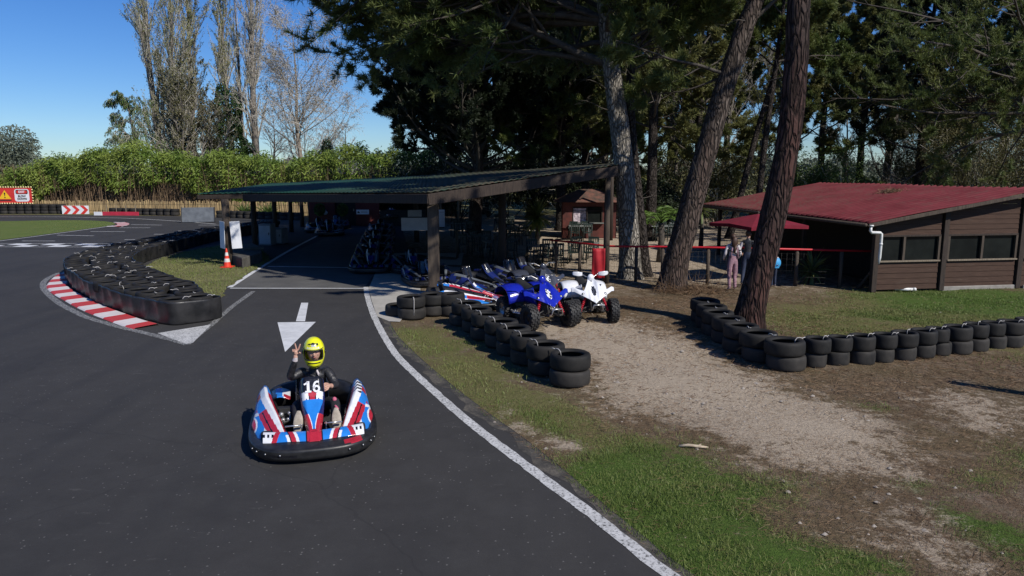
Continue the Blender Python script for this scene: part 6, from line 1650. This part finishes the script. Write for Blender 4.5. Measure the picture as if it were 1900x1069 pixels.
# ------------------------------------------------------------------ vegetation
rv = np.random.default_rng(5)
def ctrl_px(base, pts, Yd):
    """trunk control points from site sightings; base-relative (x,y,z,r)"""
    o = []
    for i, (px, py, r) in enumerate(pts):
        p = at(px, py, Yd); o.append((p[0]-base[0], 0, (p[2] if i else -.15), r))
    return o
gp = 'pines around the terrace'
# near leaning pine
b0 = g(1383, 610); c = ctrl_px((*b0, 0), [(1383, 612, .37), (1398, 550, .31), (1416, 480, .285), (1435, 400, .27), (1454, 310, .255), (1469, 210, .245), (1478, 100, .235), (1483, 0, .225)], b0[1])
c += [(c[-1][0]+.15, .1, 9.0, .22), (c[-1][0]+.5, .4, 11.5, .15), (c[-1][0]+.6, .5, 13.5, .05)]
pine('pine_tree', 'near leaning pine with reddish bark at the corner of the tyre row', (*b0, 0), c, 8.6, 24, 4.4, rv, bark_='pine_bark_red', rings=110, nn=36, per=8, tuftK=11, W=.022, L=.24, sub=10, twn=4, dead=8, group=gp)
# leaning pine in front of the fence
b1 = g(1243, 537); c = ctrl_px((*b1, 0), [(1243, 540, .44), (1256, 480, .37), (1275, 410, .345), (1300, 320, .325), (1325, 230, .30), (1352, 140, .275), (1382, 50, .25), (1402, 0, .23)], b1[1])
c += [(c[-1][0]+.8, .2, 10.8, .18), (c[-1][0]+1.3, .4, 13.2, .12), (c[-1][0]+1.5, .5, 15, .05)]
cu = ([c[6][:3], c[5][:3], c[5][:3], c[7][:3]], [(.75, -.1, .65), (-.95, -.2, .25), (-.7, .4, -.2), (.9, .2, .2)], [4.5, 3.6, 2.6, 2.8])
pine('pine_tree', 'grey barked pine leaning right, just in front of the red railed fence', (*b1, 0), c, 8.2, 26, 5.0, rv, bark_='pine_bark_grey', rings=110, nn=36, per=8, tuftK=11, W=.022, L=.24, sub=10, twn=4, dead=12, group=gp, custom=cu)
# pale trunk behind the rail, with the long limbs reaching over the shelter
b2 = g(1168, 516.5); c = ctrl_px((*b2, 0), [(1170, 519, .41), (1168, 470, .35), (1164, 390, .325), (1157, 300, .315), (1146, 210, .295), (1134, 120, .27), (1124, 40, .235), (1120, -20, .215)], b2[1])
c += [(c[-1][0]-.1, .1, 11.5, .17), (c[-1][0]+.1, .2, 14, .1), (c[-1][0], .2, 15.5, .04)]
A5, A6, A7 = c[5][:3], c[6][:3], c[7][:3]
cu = ([A7, A7, A6, A7, A6, A7, A7, c[8][:3], A6, A5, A5, A6, A6, A7, A7, A5, A6, c[8][:3], c[8][:3]], [(-.95, -.02, .02), (-.9, .35, .10), (-.97, .05, .16), (-.93, .30, -.05), (-.85, .45, .06), (-.97, .12, .06), (-.98, .22, -.02), (-.97, .05, -.06), (-.95, .3, .02), (-.93, .10, .33), (-.95, .25, .24), (-.90, .05, .42), (-.97, .25, .20), (-.9, .4, .22), (.6, -.5, .4), (.8, -.1, .4), (-.85, .5, .12), (-.9, .2, .0), (-.8, .5, .05)], [9.6, 10.2, 9.0, 8.6, 10.0, 10.6, 9.8, 10.8, 8.8, 9.0, 7.0, 9.5, 9.0, 9.6, 4.0, 4.0, 7.0, 10.0, 8])
pine('pine_tree', 'pale barked pine behind the rail with long limbs over the kart shelter', (*b2, 0), c, 7.2, 26, 5.6, rv, bark_='pine_bark_pale', rings=110, nn=36, per=9, tuftK=12, W=.022, L=.25, sub=17, twn=5, dead=16, sub_lf=.42, group=gp, custom=cu, up=.15)
b3 = g(1191, 513); c = ctrl_px((*b3, 0), [(1190, 523, .30), (1188, 480, .24), (1184, 430, .21), (1178, 370, .19), (1170, 290, .17), (1165, 200, .15)], b3[1]+.5); c += [(c[-1][0], 0, 7.5, .1), (c[-1][0], 0, 9.5, .04)]
pine('pine_tree', 'slim dark trunked pine close behind the pale barked pine', (*b3, 0), c, 6.5, 10, 2.8, rv, bark_='pine_bark_dark', rings=60, nn=20, per=6, tuftK=10, W=.024, L=.18, group=gp)
# the big dark pine behind the shelter
b4 = g(880, 432); c = [(0, 0, -.1, .42), (.1, 0, 1.5, .36), (.25, 0, 3.2, .33), (.1, 0, 6, .27), (-.1, 0, 9, .18), (0, 0, 11.6, .06)]
cu = ([(.2, 0, 3.2), (.2, 0, 3.7), (.2, 0, 4.4), (.1, 0, 5.0), (.2, 0, 3.2), (.2, 0, 3.6), (.1, 0, 4.3), (.1, 0, 5.5), (.1, 0, 3.4), (0, 0, 7), (0, 0, 6.4)], [(-.98, .05, .0), (-.97, -.1, .10), (-.95, -.25, .22), (-.97, .05, .2), (-.95, -.2, .02), (-.9, -.35, .18), (-.97, .1, .30), (-.9, -.3, .35), (-.8, -.6, .05), (-.8, -.2, .4), (.9, -.3, .1)], [7.8, 7.9, 7.6, 7.4, 7.4, 7.8, 7.4, 6.8, 7.4, 5.2, 6])
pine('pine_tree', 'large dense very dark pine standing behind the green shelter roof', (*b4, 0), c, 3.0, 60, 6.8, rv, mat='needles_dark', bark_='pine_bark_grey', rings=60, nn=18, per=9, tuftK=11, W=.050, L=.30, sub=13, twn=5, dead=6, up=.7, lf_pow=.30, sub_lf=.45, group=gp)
# background pines
def simple_pine(px, Yd, h, z0, limb, label, mat='needles_olive', lean=0, r=.26, nl=26, W=.045, L=.27, **k):
    x_ = (px-950)/FPX*(Yd*CT+3*ST)
    c = [(0, 0, -.1, r*1.2), (lean*.15, 0, h*.12, r), (lean*.4, .1, h*.35, r*.85), (lean*.7, 0, h*.6, r*.65), (lean*.95, 0, h*.85, r*.35), (lean, 0, h, .04)]
    return pine('pine_tree', label, (x_, Yd, 0), c, z0, nl, limb, rv, mat=mat, bark_=k.pop('bark_', 'pine_bark_dark'), rings=46, nn=14, W=W, L=L, group='background pines', **k)
kw = dict(per=8, tuftK=10, sub=11, twn=5, dead=14, nl=34, sub_lf=.45)
PR = {}
def bgpine(px, Yd, h, label, kind):
    if kind not in PR:
        mt, z0, limb = {'olive': ('needles_olive', 2.6, 5.0), 'tall': ('needles_olive', 5.5, 4.6), 'green': ('needles_green', 3.4, 5.2), 'dark': ('needles_dark', 4.5, 4.8)}[kind]
        PR[kind] = simple_pine(px, Yd, 16, z0, limb, label, mat=mt, **kw); o = PR[kind]
    else:
        o = dup(PR[kind], ((px-950)/FPX*(Yd*CT+3*ST), Yd, 0), rv.uniform(0, 6), label, 'background pines')
    k = h/16; o.scale = (k*rv.uniform(.95, 1.15), k*rv.uniform(.95, 1.15), k)
for a in [(1085, 47, 17, 'olive green pine rising behind the kiosk', 'olive'), (985, 55, 18, 'tall green pine behind the big dark pine', 'green'), (1207, 37, 16, 'dark trunked pine right of the pale barked pine', 'tall'), (1290, 47, 16, 'drooping olive pine filling the gap between the two leaning pines', 'olive'),
          (1165, 58, 20, 'far olive pine behind the pale barked pine', 'green'), (1590, 56, 15, 'mid distance pine behind the red roof with sky beneath its crown', 'tall'), (1700, 48, 16, 'dark pine behind the olive thicket on the right', 'dark'), (1470, 58, 15, 'distant pine just right of the near leaning trunk', 'tall'),
          (1850, 55, 18, 'tall pine above the olive thicket at the right edge', 'green'), (1040, 43, 15, 'pine close behind the pale barked trunk on its left', 'green'), (900, 60, 19, 'tall pine seen over the left shoulder of the big dark pine', 'dark'), (820, 58, 17, 'pine filling the left side behind the big dark pine', 'dark'),
          (1120, 70, 22, 'farthest tall pine between kiosk and pale barked pine', 'olive'), (1240, 64, 21, 'far tall pine behind the drooping olive pine', 'dark'), (1345, 66, 19, 'far pine seen between the two leaning pines', 'tall'), (1520, 70, 19, 'far pine right of the near leaning trunk, above the bright bush', 'tall'),
          (1780, 64, 19, 'far pine over the middle of the olive thicket', 'dark'), (1950, 46, 17, 'pine at the far right edge behind the olive thicket', 'olive'), (1640, 68, 20, 'far tall pine over the gap of blue sky', 'tall'), (1010, 72, 22, 'very far tall pine over the yucca', 'olive')]:
    bgpine(*a)
simple_pine(1352, 38, 15, 8.0, 3.6, 'thin tall pine leaning right above the red roof corner', mat='needles_green', lean=3.0, r=.17, **{**kw, 'nl': 16})
simple_pine(1398, 36, 15, 8.5, 3.4, 'thin straight pine beside the thin leaning one', mat='needles_green', lean=1.0, r=.16, **{**kw, 'nl': 16})
# pine on the right whose boughs hang over the red roof
c = [(0, 0, -.1, .42), (.1, 0, 2, .36), (.2, 0, 5, .3), (.2, 0, 8, .24), (.1, 0, 11, .15), (.1, 0, 13.5, .05)]
cu = ([(.2, 0, 6.3), (.2, 0, 7.0), (.2, 0, 7.6), (.2, 0, 6.6), (.2, 0, 8.2), (.2, 0, 5.8), (.2, 0, 7.3), (.2, 0, 8.8)], [(-.95, -.2, .0), (-.9, .35, .05), (-.95, -.1, .12), (-.85, .5, -.03), (-.9, -.35, .2), (-.9, .15, -.02), (-.7, -.6, .1), (-.95, .1, .2)], [12.6, 12.0, 13.0, 11.0, 12.5, 10.0, 11.0, 12.5])
pine('pine_tree', 'pine at the right edge with long green boughs hanging over the red roof', (28.5, 37.0, 0), c, 6.0, 26, 5.6, rv, bark_='pine_bark_grey', per=9, tuftK=12, W=.028, L=.26, sub=13, twn=5, dead=14, group=gp, custom=cu, up=.05)
# left: poplars, willow, birch
kp = dict(rf1=.34, ang1=.22, lf1=.32, up1=.5, ang2=.33, lf2=.48, up2=.8, ang3=.35, lf3=.5, up3=.5, barkm='bark_grey', twig='twig_grey', cat='tree')
def px_base(px, Yd): return ((px-950)/FPX*(Yd*CT+3*ST), Yd, 0)
def straight(h, r, lean=0, w_=.25): return [(0, 0, -.1, r), (lean*.2+w_*.3, 0, h*.2, r*.9), (lean*.45-w_*.3, .1, h*.45, r*.7), (lean*.7+w_*.2, 0, h*.7, r*.42), (lean, 0, h, .03)]
bare_tree('poplar_tree', 'tall bare poplar with two upright stems, leftmost of the poplars', px_base(305, 82), straight(29, .38, -1.0), .12, 40, rng=rv, n2=11, n3=6, tw=.016, buds=4, budL=.17, budmat='leaf_bud', group='bare poplars behind the hedge', stems=[[(x+1.6, y-.4, z*.96, r*.8) for x, y, z, r in straight(29, .32, .9)]], **kp)
bare_tree('poplar_tree', 'bare poplar with pale stem, right of the leftmost twin stemmed poplar', px_base(362, 84), straight(27, .34, .7), .12, 42, rng=rv, n2=11, n3=6, tw=.016, buds=4, budL=.17, budmat='leaf_bud', group='bare poplars behind the hedge', **kp)
bare_tree('poplar_tree', 'bare poplar with ivy climbing its lower trunk', px_base(436, 82), straight(25, .38, -.5), .28, 32, rng=rv, n2=10, n3=6, tw=.016, buds=4, budL=.17, budmat='leaf_bud', ivy=12.8, group='bare poplars behind the hedge', **kp)
bare_tree('poplar_tree', 'dark stemmed bare poplar right of the ivy covered one', px_base(476, 83), straight(26, .45, .6), .2, 40, rng=rv, n2=11, n3=6, tw=.017, buds=2, budL=.15, budmat='leaf_olive', group='bare poplars behind the hedge', **kp)
bare_tree('poplar_tree', 'slim bare poplar between the two darker poplar stems', px_base(456, 86), straight(22.5, .35, 0), .25, 26, rng=rv, n2=8, n3=4, tw=.020, buds=0, group='bare poplars behind the hedge', **kp)
bare_tree('budding_tree', 'budding olive green tree with upright shoots at the foot of the poplars', px_base(345, 76), straight(11, .35), .05, 46, ang1=.42, lf1=.62, up1=.5, rng=rv, n2=10, n3=6, lf2=.5, lf3=.45, up2=.5, up3=.3, tw=.016, buds=6, budmat='leaf_olive', budL=.20, barkm='bark_grey', group='budding trees behind the hedge')
bare_tree('budding_tree', 'budding brownish tree between the ivy poplar and the twin poplar', px_base(395, 78), straight(9.5, .3), .05, 36, ang1=.6, lf1=.6, up1=.4, rng=rv, n2=9, n3=6, lf2=.5, lf3=.45, up2=.3, up3=.2, tw=.016, buds=5, budmat='leaf_olive', budL=.18, barkm='bark_grey', group='budding trees behind the hedge')
bare_tree('willow_tree', 'light green weeping willow left of the poplars', px_base(272, 74), straight(10.5, .3, -1.2), .45, 18, ang1=1.1, lf1=.36, up1=.3, rng=rv, n2=12, n3=9, ang2=.8, lf2=.55, up2=-2.2, ang3=.6, lf3=.9, up3=-3.2, tw=.012, buds=6, budmat='leaf_bush', budL=.15, barkm='bark_grey', leafdroop=.7)
bare_tree('birch_tree', 'bare silver birch with drooping twigs right of the poplars', px_base(562, 72), straight(16.8, .24, -.3, .5), .18, 46, ang1=.85, lf1=.50, up1=.6, rng=rv, n2=13, n3=12, ang2=.6, lf2=.5, up2=-.3, ang3=.7, lf3=.6, up3=-1.6, barkm='bark_pale', twig='twig_birch', tw=.013, buds=2, budmat='leaf_olive', budL=.12, n4=0, rf1=.32)
bare_tree('bare_tree', 'small bare tree right of the silver birch above the hedge', px_base(640, 75), straight(7.5, .14, .3), .2, 18, ang1=.7, lf1=.45, up1=.3, rng=rv, n2=8, n3=5, tw=.015, barkm='bark_grey', twig='twig_birch')
bush('conifer_shrub', 'small dark conifer between birch and bare tree above the hedge', px_base(607, 70), 1.2, 6.6, rv, 2500, 'leaf_ivy', .22, 5, cat='shrub')
bare_tree('bare_tree', 'low bare tree between the ivy poplar and the birch', px_base(510, 80), straight(9, .2, .3), .15, 22, ang1=.75, lf1=.5, up1=.3, rng=rv, n2=8, n3=6, tw=.015, barkm='bark_grey', twig='twig_grey')
# far left trees
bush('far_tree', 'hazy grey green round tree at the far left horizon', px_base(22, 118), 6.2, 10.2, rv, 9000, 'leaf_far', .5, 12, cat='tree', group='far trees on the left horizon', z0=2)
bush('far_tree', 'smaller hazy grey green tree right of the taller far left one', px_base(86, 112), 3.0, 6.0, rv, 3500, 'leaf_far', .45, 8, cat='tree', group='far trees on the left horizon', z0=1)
# hedge of bamboo
hd_ = thing('bamboo_hedge', 'long green bamboo hedge with dry canes below, behind the stake fence', 'hedge', (-30, 63, 0))
HP = even([(-62, 65.0), (-46, 64.4), (-35, 63.6), (-26, 62.2), (-17, 60.8), (-9, 59.2), (-4, 58.2)], .25); hl = len(HP)
def hedge_h(s): return 4.7+.40*np.sin(s*.06+1)+.32*np.sin(s*.17)+.26*np.sin(s*.41+2)+.22*np.sin(s*1.1+.5)
k = 62000; i_ = rv.integers(0, hl, k); s_ = i_.astype(float); hh = hedge_h(s_)*(.60+.40*np.clip((s_-66)/36, 0, 1))
face = rv.uniform(0, 1, k) < .62
lowz = np.where((HP[i_, 0] > -40) & (HP[i_, 0] < -23), .44+.10*np.sin(s_*.2), .22)
z = np.where(face, hh*rv.uniform(lowz, 1.0), hh*(rv.uniform(.82, 1.03, k)+np.abs(rv.normal(size=k))*.035)); dep = np.where(face, -1.1+rv.normal(size=k)*.28, rv.uniform(-1.2, 1.3, k))
lump = .35*np.sin(s_*.45+z*1.2)+.25*np.sin(s_*1.3-z*.7)
c = np.stack([HP[i_, 0]+30+rv.normal(size=k)*.12, HP[i_, 1]-63+dep+lump*face*.7, z], 1)
d = np.stack([rv.normal(size=k)*.8, -np.abs(rv.normal(size=k))*.8*face+rv.normal(size=k)*.4, rv.normal(size=k)*.5+.25], 1)
V, F = leaves_np(c, d, rv.uniform(.22, .46, k), .085, rv, .45)
mesh_np('leaves', V, F, ['leaf_hedge'], hd_, tint=np.repeat(np.clip(rv.normal(.5, .28, k), 0, 1), 4))
k = 2600; i_ = rv.integers(0, hl, k); x0 = np.stack([HP[i_, 0]+30+rv.normal(size=k)*.1, HP[i_, 1]-63-.7+rv.normal(size=k)*.35, np.zeros(k)], 1)
d = np.stack([rv.normal(size=k)*.10, rv.normal(size=k)*.06-.03, np.ones(k)], 1); P = poly_np(x0, d, rv.uniform(2.2, 4.2, k), 5, -.1, .05, rv)
V, F = tubes_np(P, np.full((k, 1), .020)*np.linspace(1, .5, 5), 4); mesh_np('canes', V, F, ['hedge_cane'], hd_)
k = 900; i_ = rv.integers(0, hl, k)
mb = MB(); pl = [(p[0]+30, p[1]-63+1.0) for p in HP[::8]]; mb.grid([[(x_, y_, 0) for x_, y_ in pl], [(x_, y_, 3.2) for x_, y_ in pl]], 'hedge_cane', False); mb.grid([[(x_, y_+.3, 0) for x_, y_ in pl], [(x_, y_+.3, 3.2) for x_, y_ in pl]], 'hedge_cane', False); mb.build('canes', hd_)
# grassy tufts by the shelter posts
def tuft(name, label, x_, y_, n, L, mat, W=.03, up=1.0, cat='plant', spread=.5, z=0):
    c = np.stack([rv.normal(size=n)*spread*.25, rv.normal(size=n)*spread*.25, np.full(n, z)], 1); d = np.stack([rv.normal(size=n)*spread, rv.normal(size=n)*spread, np.full(n, up)], 1)
    P = poly_np(c, d, L*rv.uniform(.6, 1.15, n), 5, -.9, .05, rv); R = np.full((n, 1), W)*np.array([.6, 1, .9, .6, .1])
    T = nrm(P[:, -1]-P[:, 0]); sd_ = nrm(np.cross(T, rv.normal(size=T.shape)))
    V = np.stack([P-sd_[:, None]*R[..., None], P+sd_[:, None]*R[..., None]], 2).reshape(n, -1, 3); b = (np.arange(n)*10)[:, None]+(np.arange(4)*2)[None]
    F = np.stack([b, b+1, b+3, b+2], -1).reshape(-1, 4)
    o = mesh_np(name, V.reshape(-1, 3), F, [mat], tint=np.repeat(rv.uniform(0, 1, n), 10)); o.location = (x_, y_, 0); return tag(o, label, cat)
for px, py, lab in ((457, 402, 'clump of long green grass behind the shelter front post'), (498, 404, 'clump of long green grass between the second and third shelter posts')):
    x_, y_ = g(px, py); tuft('grass_clump', lab, x_, y_, 120, 1.25, 'leaf_bush', .035)
# spiky plants
def yucca(label, x_, y_, zt, n, L, W=.03, up=.25, stem=.09, mat='leaf_yucca', cat='plant'):
    r_ = thing('spiky_plant', label, cat, (x_, y_, 0))
    mb = MB(); mb.tube([(0, 0, -.05), (.02, .0, zt*.5), (0, 0, zt)], [stem*1.3, stem, stem*.9], 'bark_limb', 9); mb.build('stem', r_)
    u = nrm(rv.normal(size=(n, 3))+np.array([0, 0, up])); P = poly_np(np.zeros((n, 3))+np.array([0, 0, zt])+u*.04, u, L*rv.uniform(.75, 1.1, n), 6, -.55, .02, rv)
    R = np.full((n, 1), W)*np.array([.7, 1, .95, .75, .45, .05]); sd_ = nrm(np.cross(u, np.array([0, 0, 1.])+rv.normal(size=u.shape)*.2))
    V = np.stack([P-sd_[:, None]*R[..., None], P+sd_[:, None]*R[..., None]], 2).reshape(n, -1, 3); b = (np.arange(n)*12)[:, None]+(np.arange(5)*2)[None]
    F = np.stack([b, b+1, b+3, b+2], -1).reshape(-1, 4); mesh_np('leaves', V.reshape(-1, 3), F, [mat], r_, tint=np.repeat(rv.uniform(0, 1, n), 12)); return r_
x_, y_ = g(997, 456); yucca('tall spiky yucca plant on the shaded terrace left of the kiosk', x_, y_, 1.35, 260, .95, .035)
x_, y_ = g(1504, 527); yucca('low spiky yucca behind the red rail in front of the brown building', x_, y_, .38, 90, .75, .032, .5)
x_, y_ = g(1322, 470); yucca('dark spiky plant beside the porch left of the parasol', x_, y_+2, 1.7, 70, .8, .03, .3)
pl_ = thing('palm_plant', 'bright green palm fronds behind the pale barked pine', 'palm', (5.7, 28.0, 0))
mb = MB(); mb.tube([(0, 0, -.05), (.03, 0, .8), (0, 0, 1.5)], [.16, .12, .11], 'bark_limb', 9); mb.build('stem', pl_)
n = 16; az = np.arange(n)*2.4; u = np.stack([np.cos(az)*.8, np.sin(az)*.8, rv.uniform(.3, 1.2, n)], 1); P = poly_np(np.zeros((n, 3))+np.array([0, 0, 1.5]), u, rv.uniform(1.0, 1.5, n), 8, -1.4, .02, rv)
V0, F0 = tubes_np(P, np.full((n, 1), .014)*np.linspace(1, .3, 8), 4); c, tn, t = along(P, 50, .2, 1.0, rv); sd_ = nrm(np.cross(tn, np.array([0, 0, 1.])))*np.where(np.arange(len(c)) % 2, 1, -1)[:, None]
V1, F1 = leaves_np(c, sd_+tn*.7, rv.uniform(.25, .42, len(c)), .035, rv, .25); V, F, m, t = merge([(V0, F0, 0, .2), (V1, F1, 0, np.repeat(rv.uniform(.2, 1, len(c)), 4))]); mesh_np('fronds', V, F, ['leaf_palm'], pl_, tint=t)
# thicket on the right and undergrowth
gb = 'bushes behind the terrace and house'
bush('thicket', 'large olive green thicket rising behind the red roof on the right', px_base(1815, 46), 5.0, 8.6, rv, 52000, 'leaf_thicket', .115, 16, gb, z0=.5, stems=24)
bush('thicket', 'olive green thicket between the big thicket and the pines', px_base(1700, 52), 3.8, 6.8, rv, 26000, 'leaf_thicket', .115, 12, gb, z0=.5, stems=18)
bush('bush', 'bright green round bush behind the red roof near the leaning trunk', px_base(1522, 47), 2.3, 4.9, rv, 8000, 'leaf_bush', .15, 8, gb)
bush('bush', 'green bush low behind the far end of the red roof', px_base(1450, 52), 2.2, 4.2, rv, 5000, 'leaf_olive', .15, 8, gb)
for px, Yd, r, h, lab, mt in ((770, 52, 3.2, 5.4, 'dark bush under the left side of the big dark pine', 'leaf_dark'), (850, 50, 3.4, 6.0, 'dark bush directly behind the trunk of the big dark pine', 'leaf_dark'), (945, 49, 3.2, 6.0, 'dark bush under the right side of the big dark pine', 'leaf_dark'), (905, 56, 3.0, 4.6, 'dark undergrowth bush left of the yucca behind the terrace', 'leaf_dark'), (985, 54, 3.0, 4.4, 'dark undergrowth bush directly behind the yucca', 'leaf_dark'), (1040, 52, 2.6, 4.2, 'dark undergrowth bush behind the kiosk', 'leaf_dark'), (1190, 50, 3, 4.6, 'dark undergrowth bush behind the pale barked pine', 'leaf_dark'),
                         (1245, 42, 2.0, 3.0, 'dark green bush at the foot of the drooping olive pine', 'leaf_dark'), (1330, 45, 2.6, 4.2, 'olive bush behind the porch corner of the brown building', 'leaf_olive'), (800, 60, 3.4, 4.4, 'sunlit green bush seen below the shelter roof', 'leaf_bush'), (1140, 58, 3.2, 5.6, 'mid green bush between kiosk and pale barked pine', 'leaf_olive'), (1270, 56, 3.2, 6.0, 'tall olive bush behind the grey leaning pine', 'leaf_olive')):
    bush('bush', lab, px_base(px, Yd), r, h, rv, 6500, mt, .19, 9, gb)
for px, Yd, h, lab in ((1330, 50, 12, 'bare grey tree between the two leaning pines'), (1245, 52, 13, 'bare grey tree behind the drooping olive pine'), (1570, 60, 8.5, 'bare tree against the blue sky gap above the red roof'), (1640, 56, 10, 'bare tree left of the olive thicket'), (1400, 56, 11, 'bare pale tree behind the thin twin pines'), (1700, 62, 9.5, 'bare tree behind the smaller thicket'), (1120, 52, 13, 'bare grey tree left of the pale barked pine')):
    bare_tree('bare_tree', lab, px_base(px, Yd), straight(h, .16, rv.normal()*.6), .18, 22, ang1=.65, lf1=.42, up1=.4, rng=rv, n2=9, n3=6, tw=.018, barkm='bark_grey', twig='twig_pale', buds=1, budmat='leaf_olive', budL=.14, group='bare trees in the wood behind')
# far wood closing the horizon
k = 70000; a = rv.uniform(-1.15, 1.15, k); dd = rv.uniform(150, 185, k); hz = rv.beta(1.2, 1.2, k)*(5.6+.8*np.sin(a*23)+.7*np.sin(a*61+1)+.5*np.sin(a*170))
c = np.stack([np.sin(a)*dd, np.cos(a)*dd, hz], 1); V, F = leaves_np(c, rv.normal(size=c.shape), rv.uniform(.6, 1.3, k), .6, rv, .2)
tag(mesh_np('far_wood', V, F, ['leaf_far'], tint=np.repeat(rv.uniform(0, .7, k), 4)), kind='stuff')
# brushwood at the foot of the leaning pine
k = 420; x0 = np.stack([rv.normal(size=k)*.55, rv.normal(size=k)*.4, np.zeros(k)], 1); d = np.stack([rv.normal(size=k), rv.normal(size=k), np.abs(rv.normal(size=k))*.5], 1); P = poly_np(x0+np.array([0, 0, .05]), d, rv.uniform(.3, .8, k), 4, -.3, .2, rv)
V, F = tubes_np(P, np.full((k, 1), .007)*np.linspace(1, .4, 4), 3); x_, y_ = g(1290, 545); bw = mesh_np('brushwood', V, F, ['litter_blade'], tint=np.repeat(rv.uniform(0, .5, k), 12)); bw.location = (x_, y_, 0); tag(bw, 'low heap of dead twigs at the foot of the grey leaning pine', 'brushwood')
# unseen post added past the right edge to cast a shadow strip
mb = MB(); mb.tube([(0, 0, -.1), (.02, 0, 1.0), (.0, 0, 2.15)], [.15, .14, .13], 'timber_post', 10)
tag(mb.build('shadow_post', loc=(9.25, 10.0, 0)), 'unseen round post added past the right edge to cast a shadow strip', 'post')
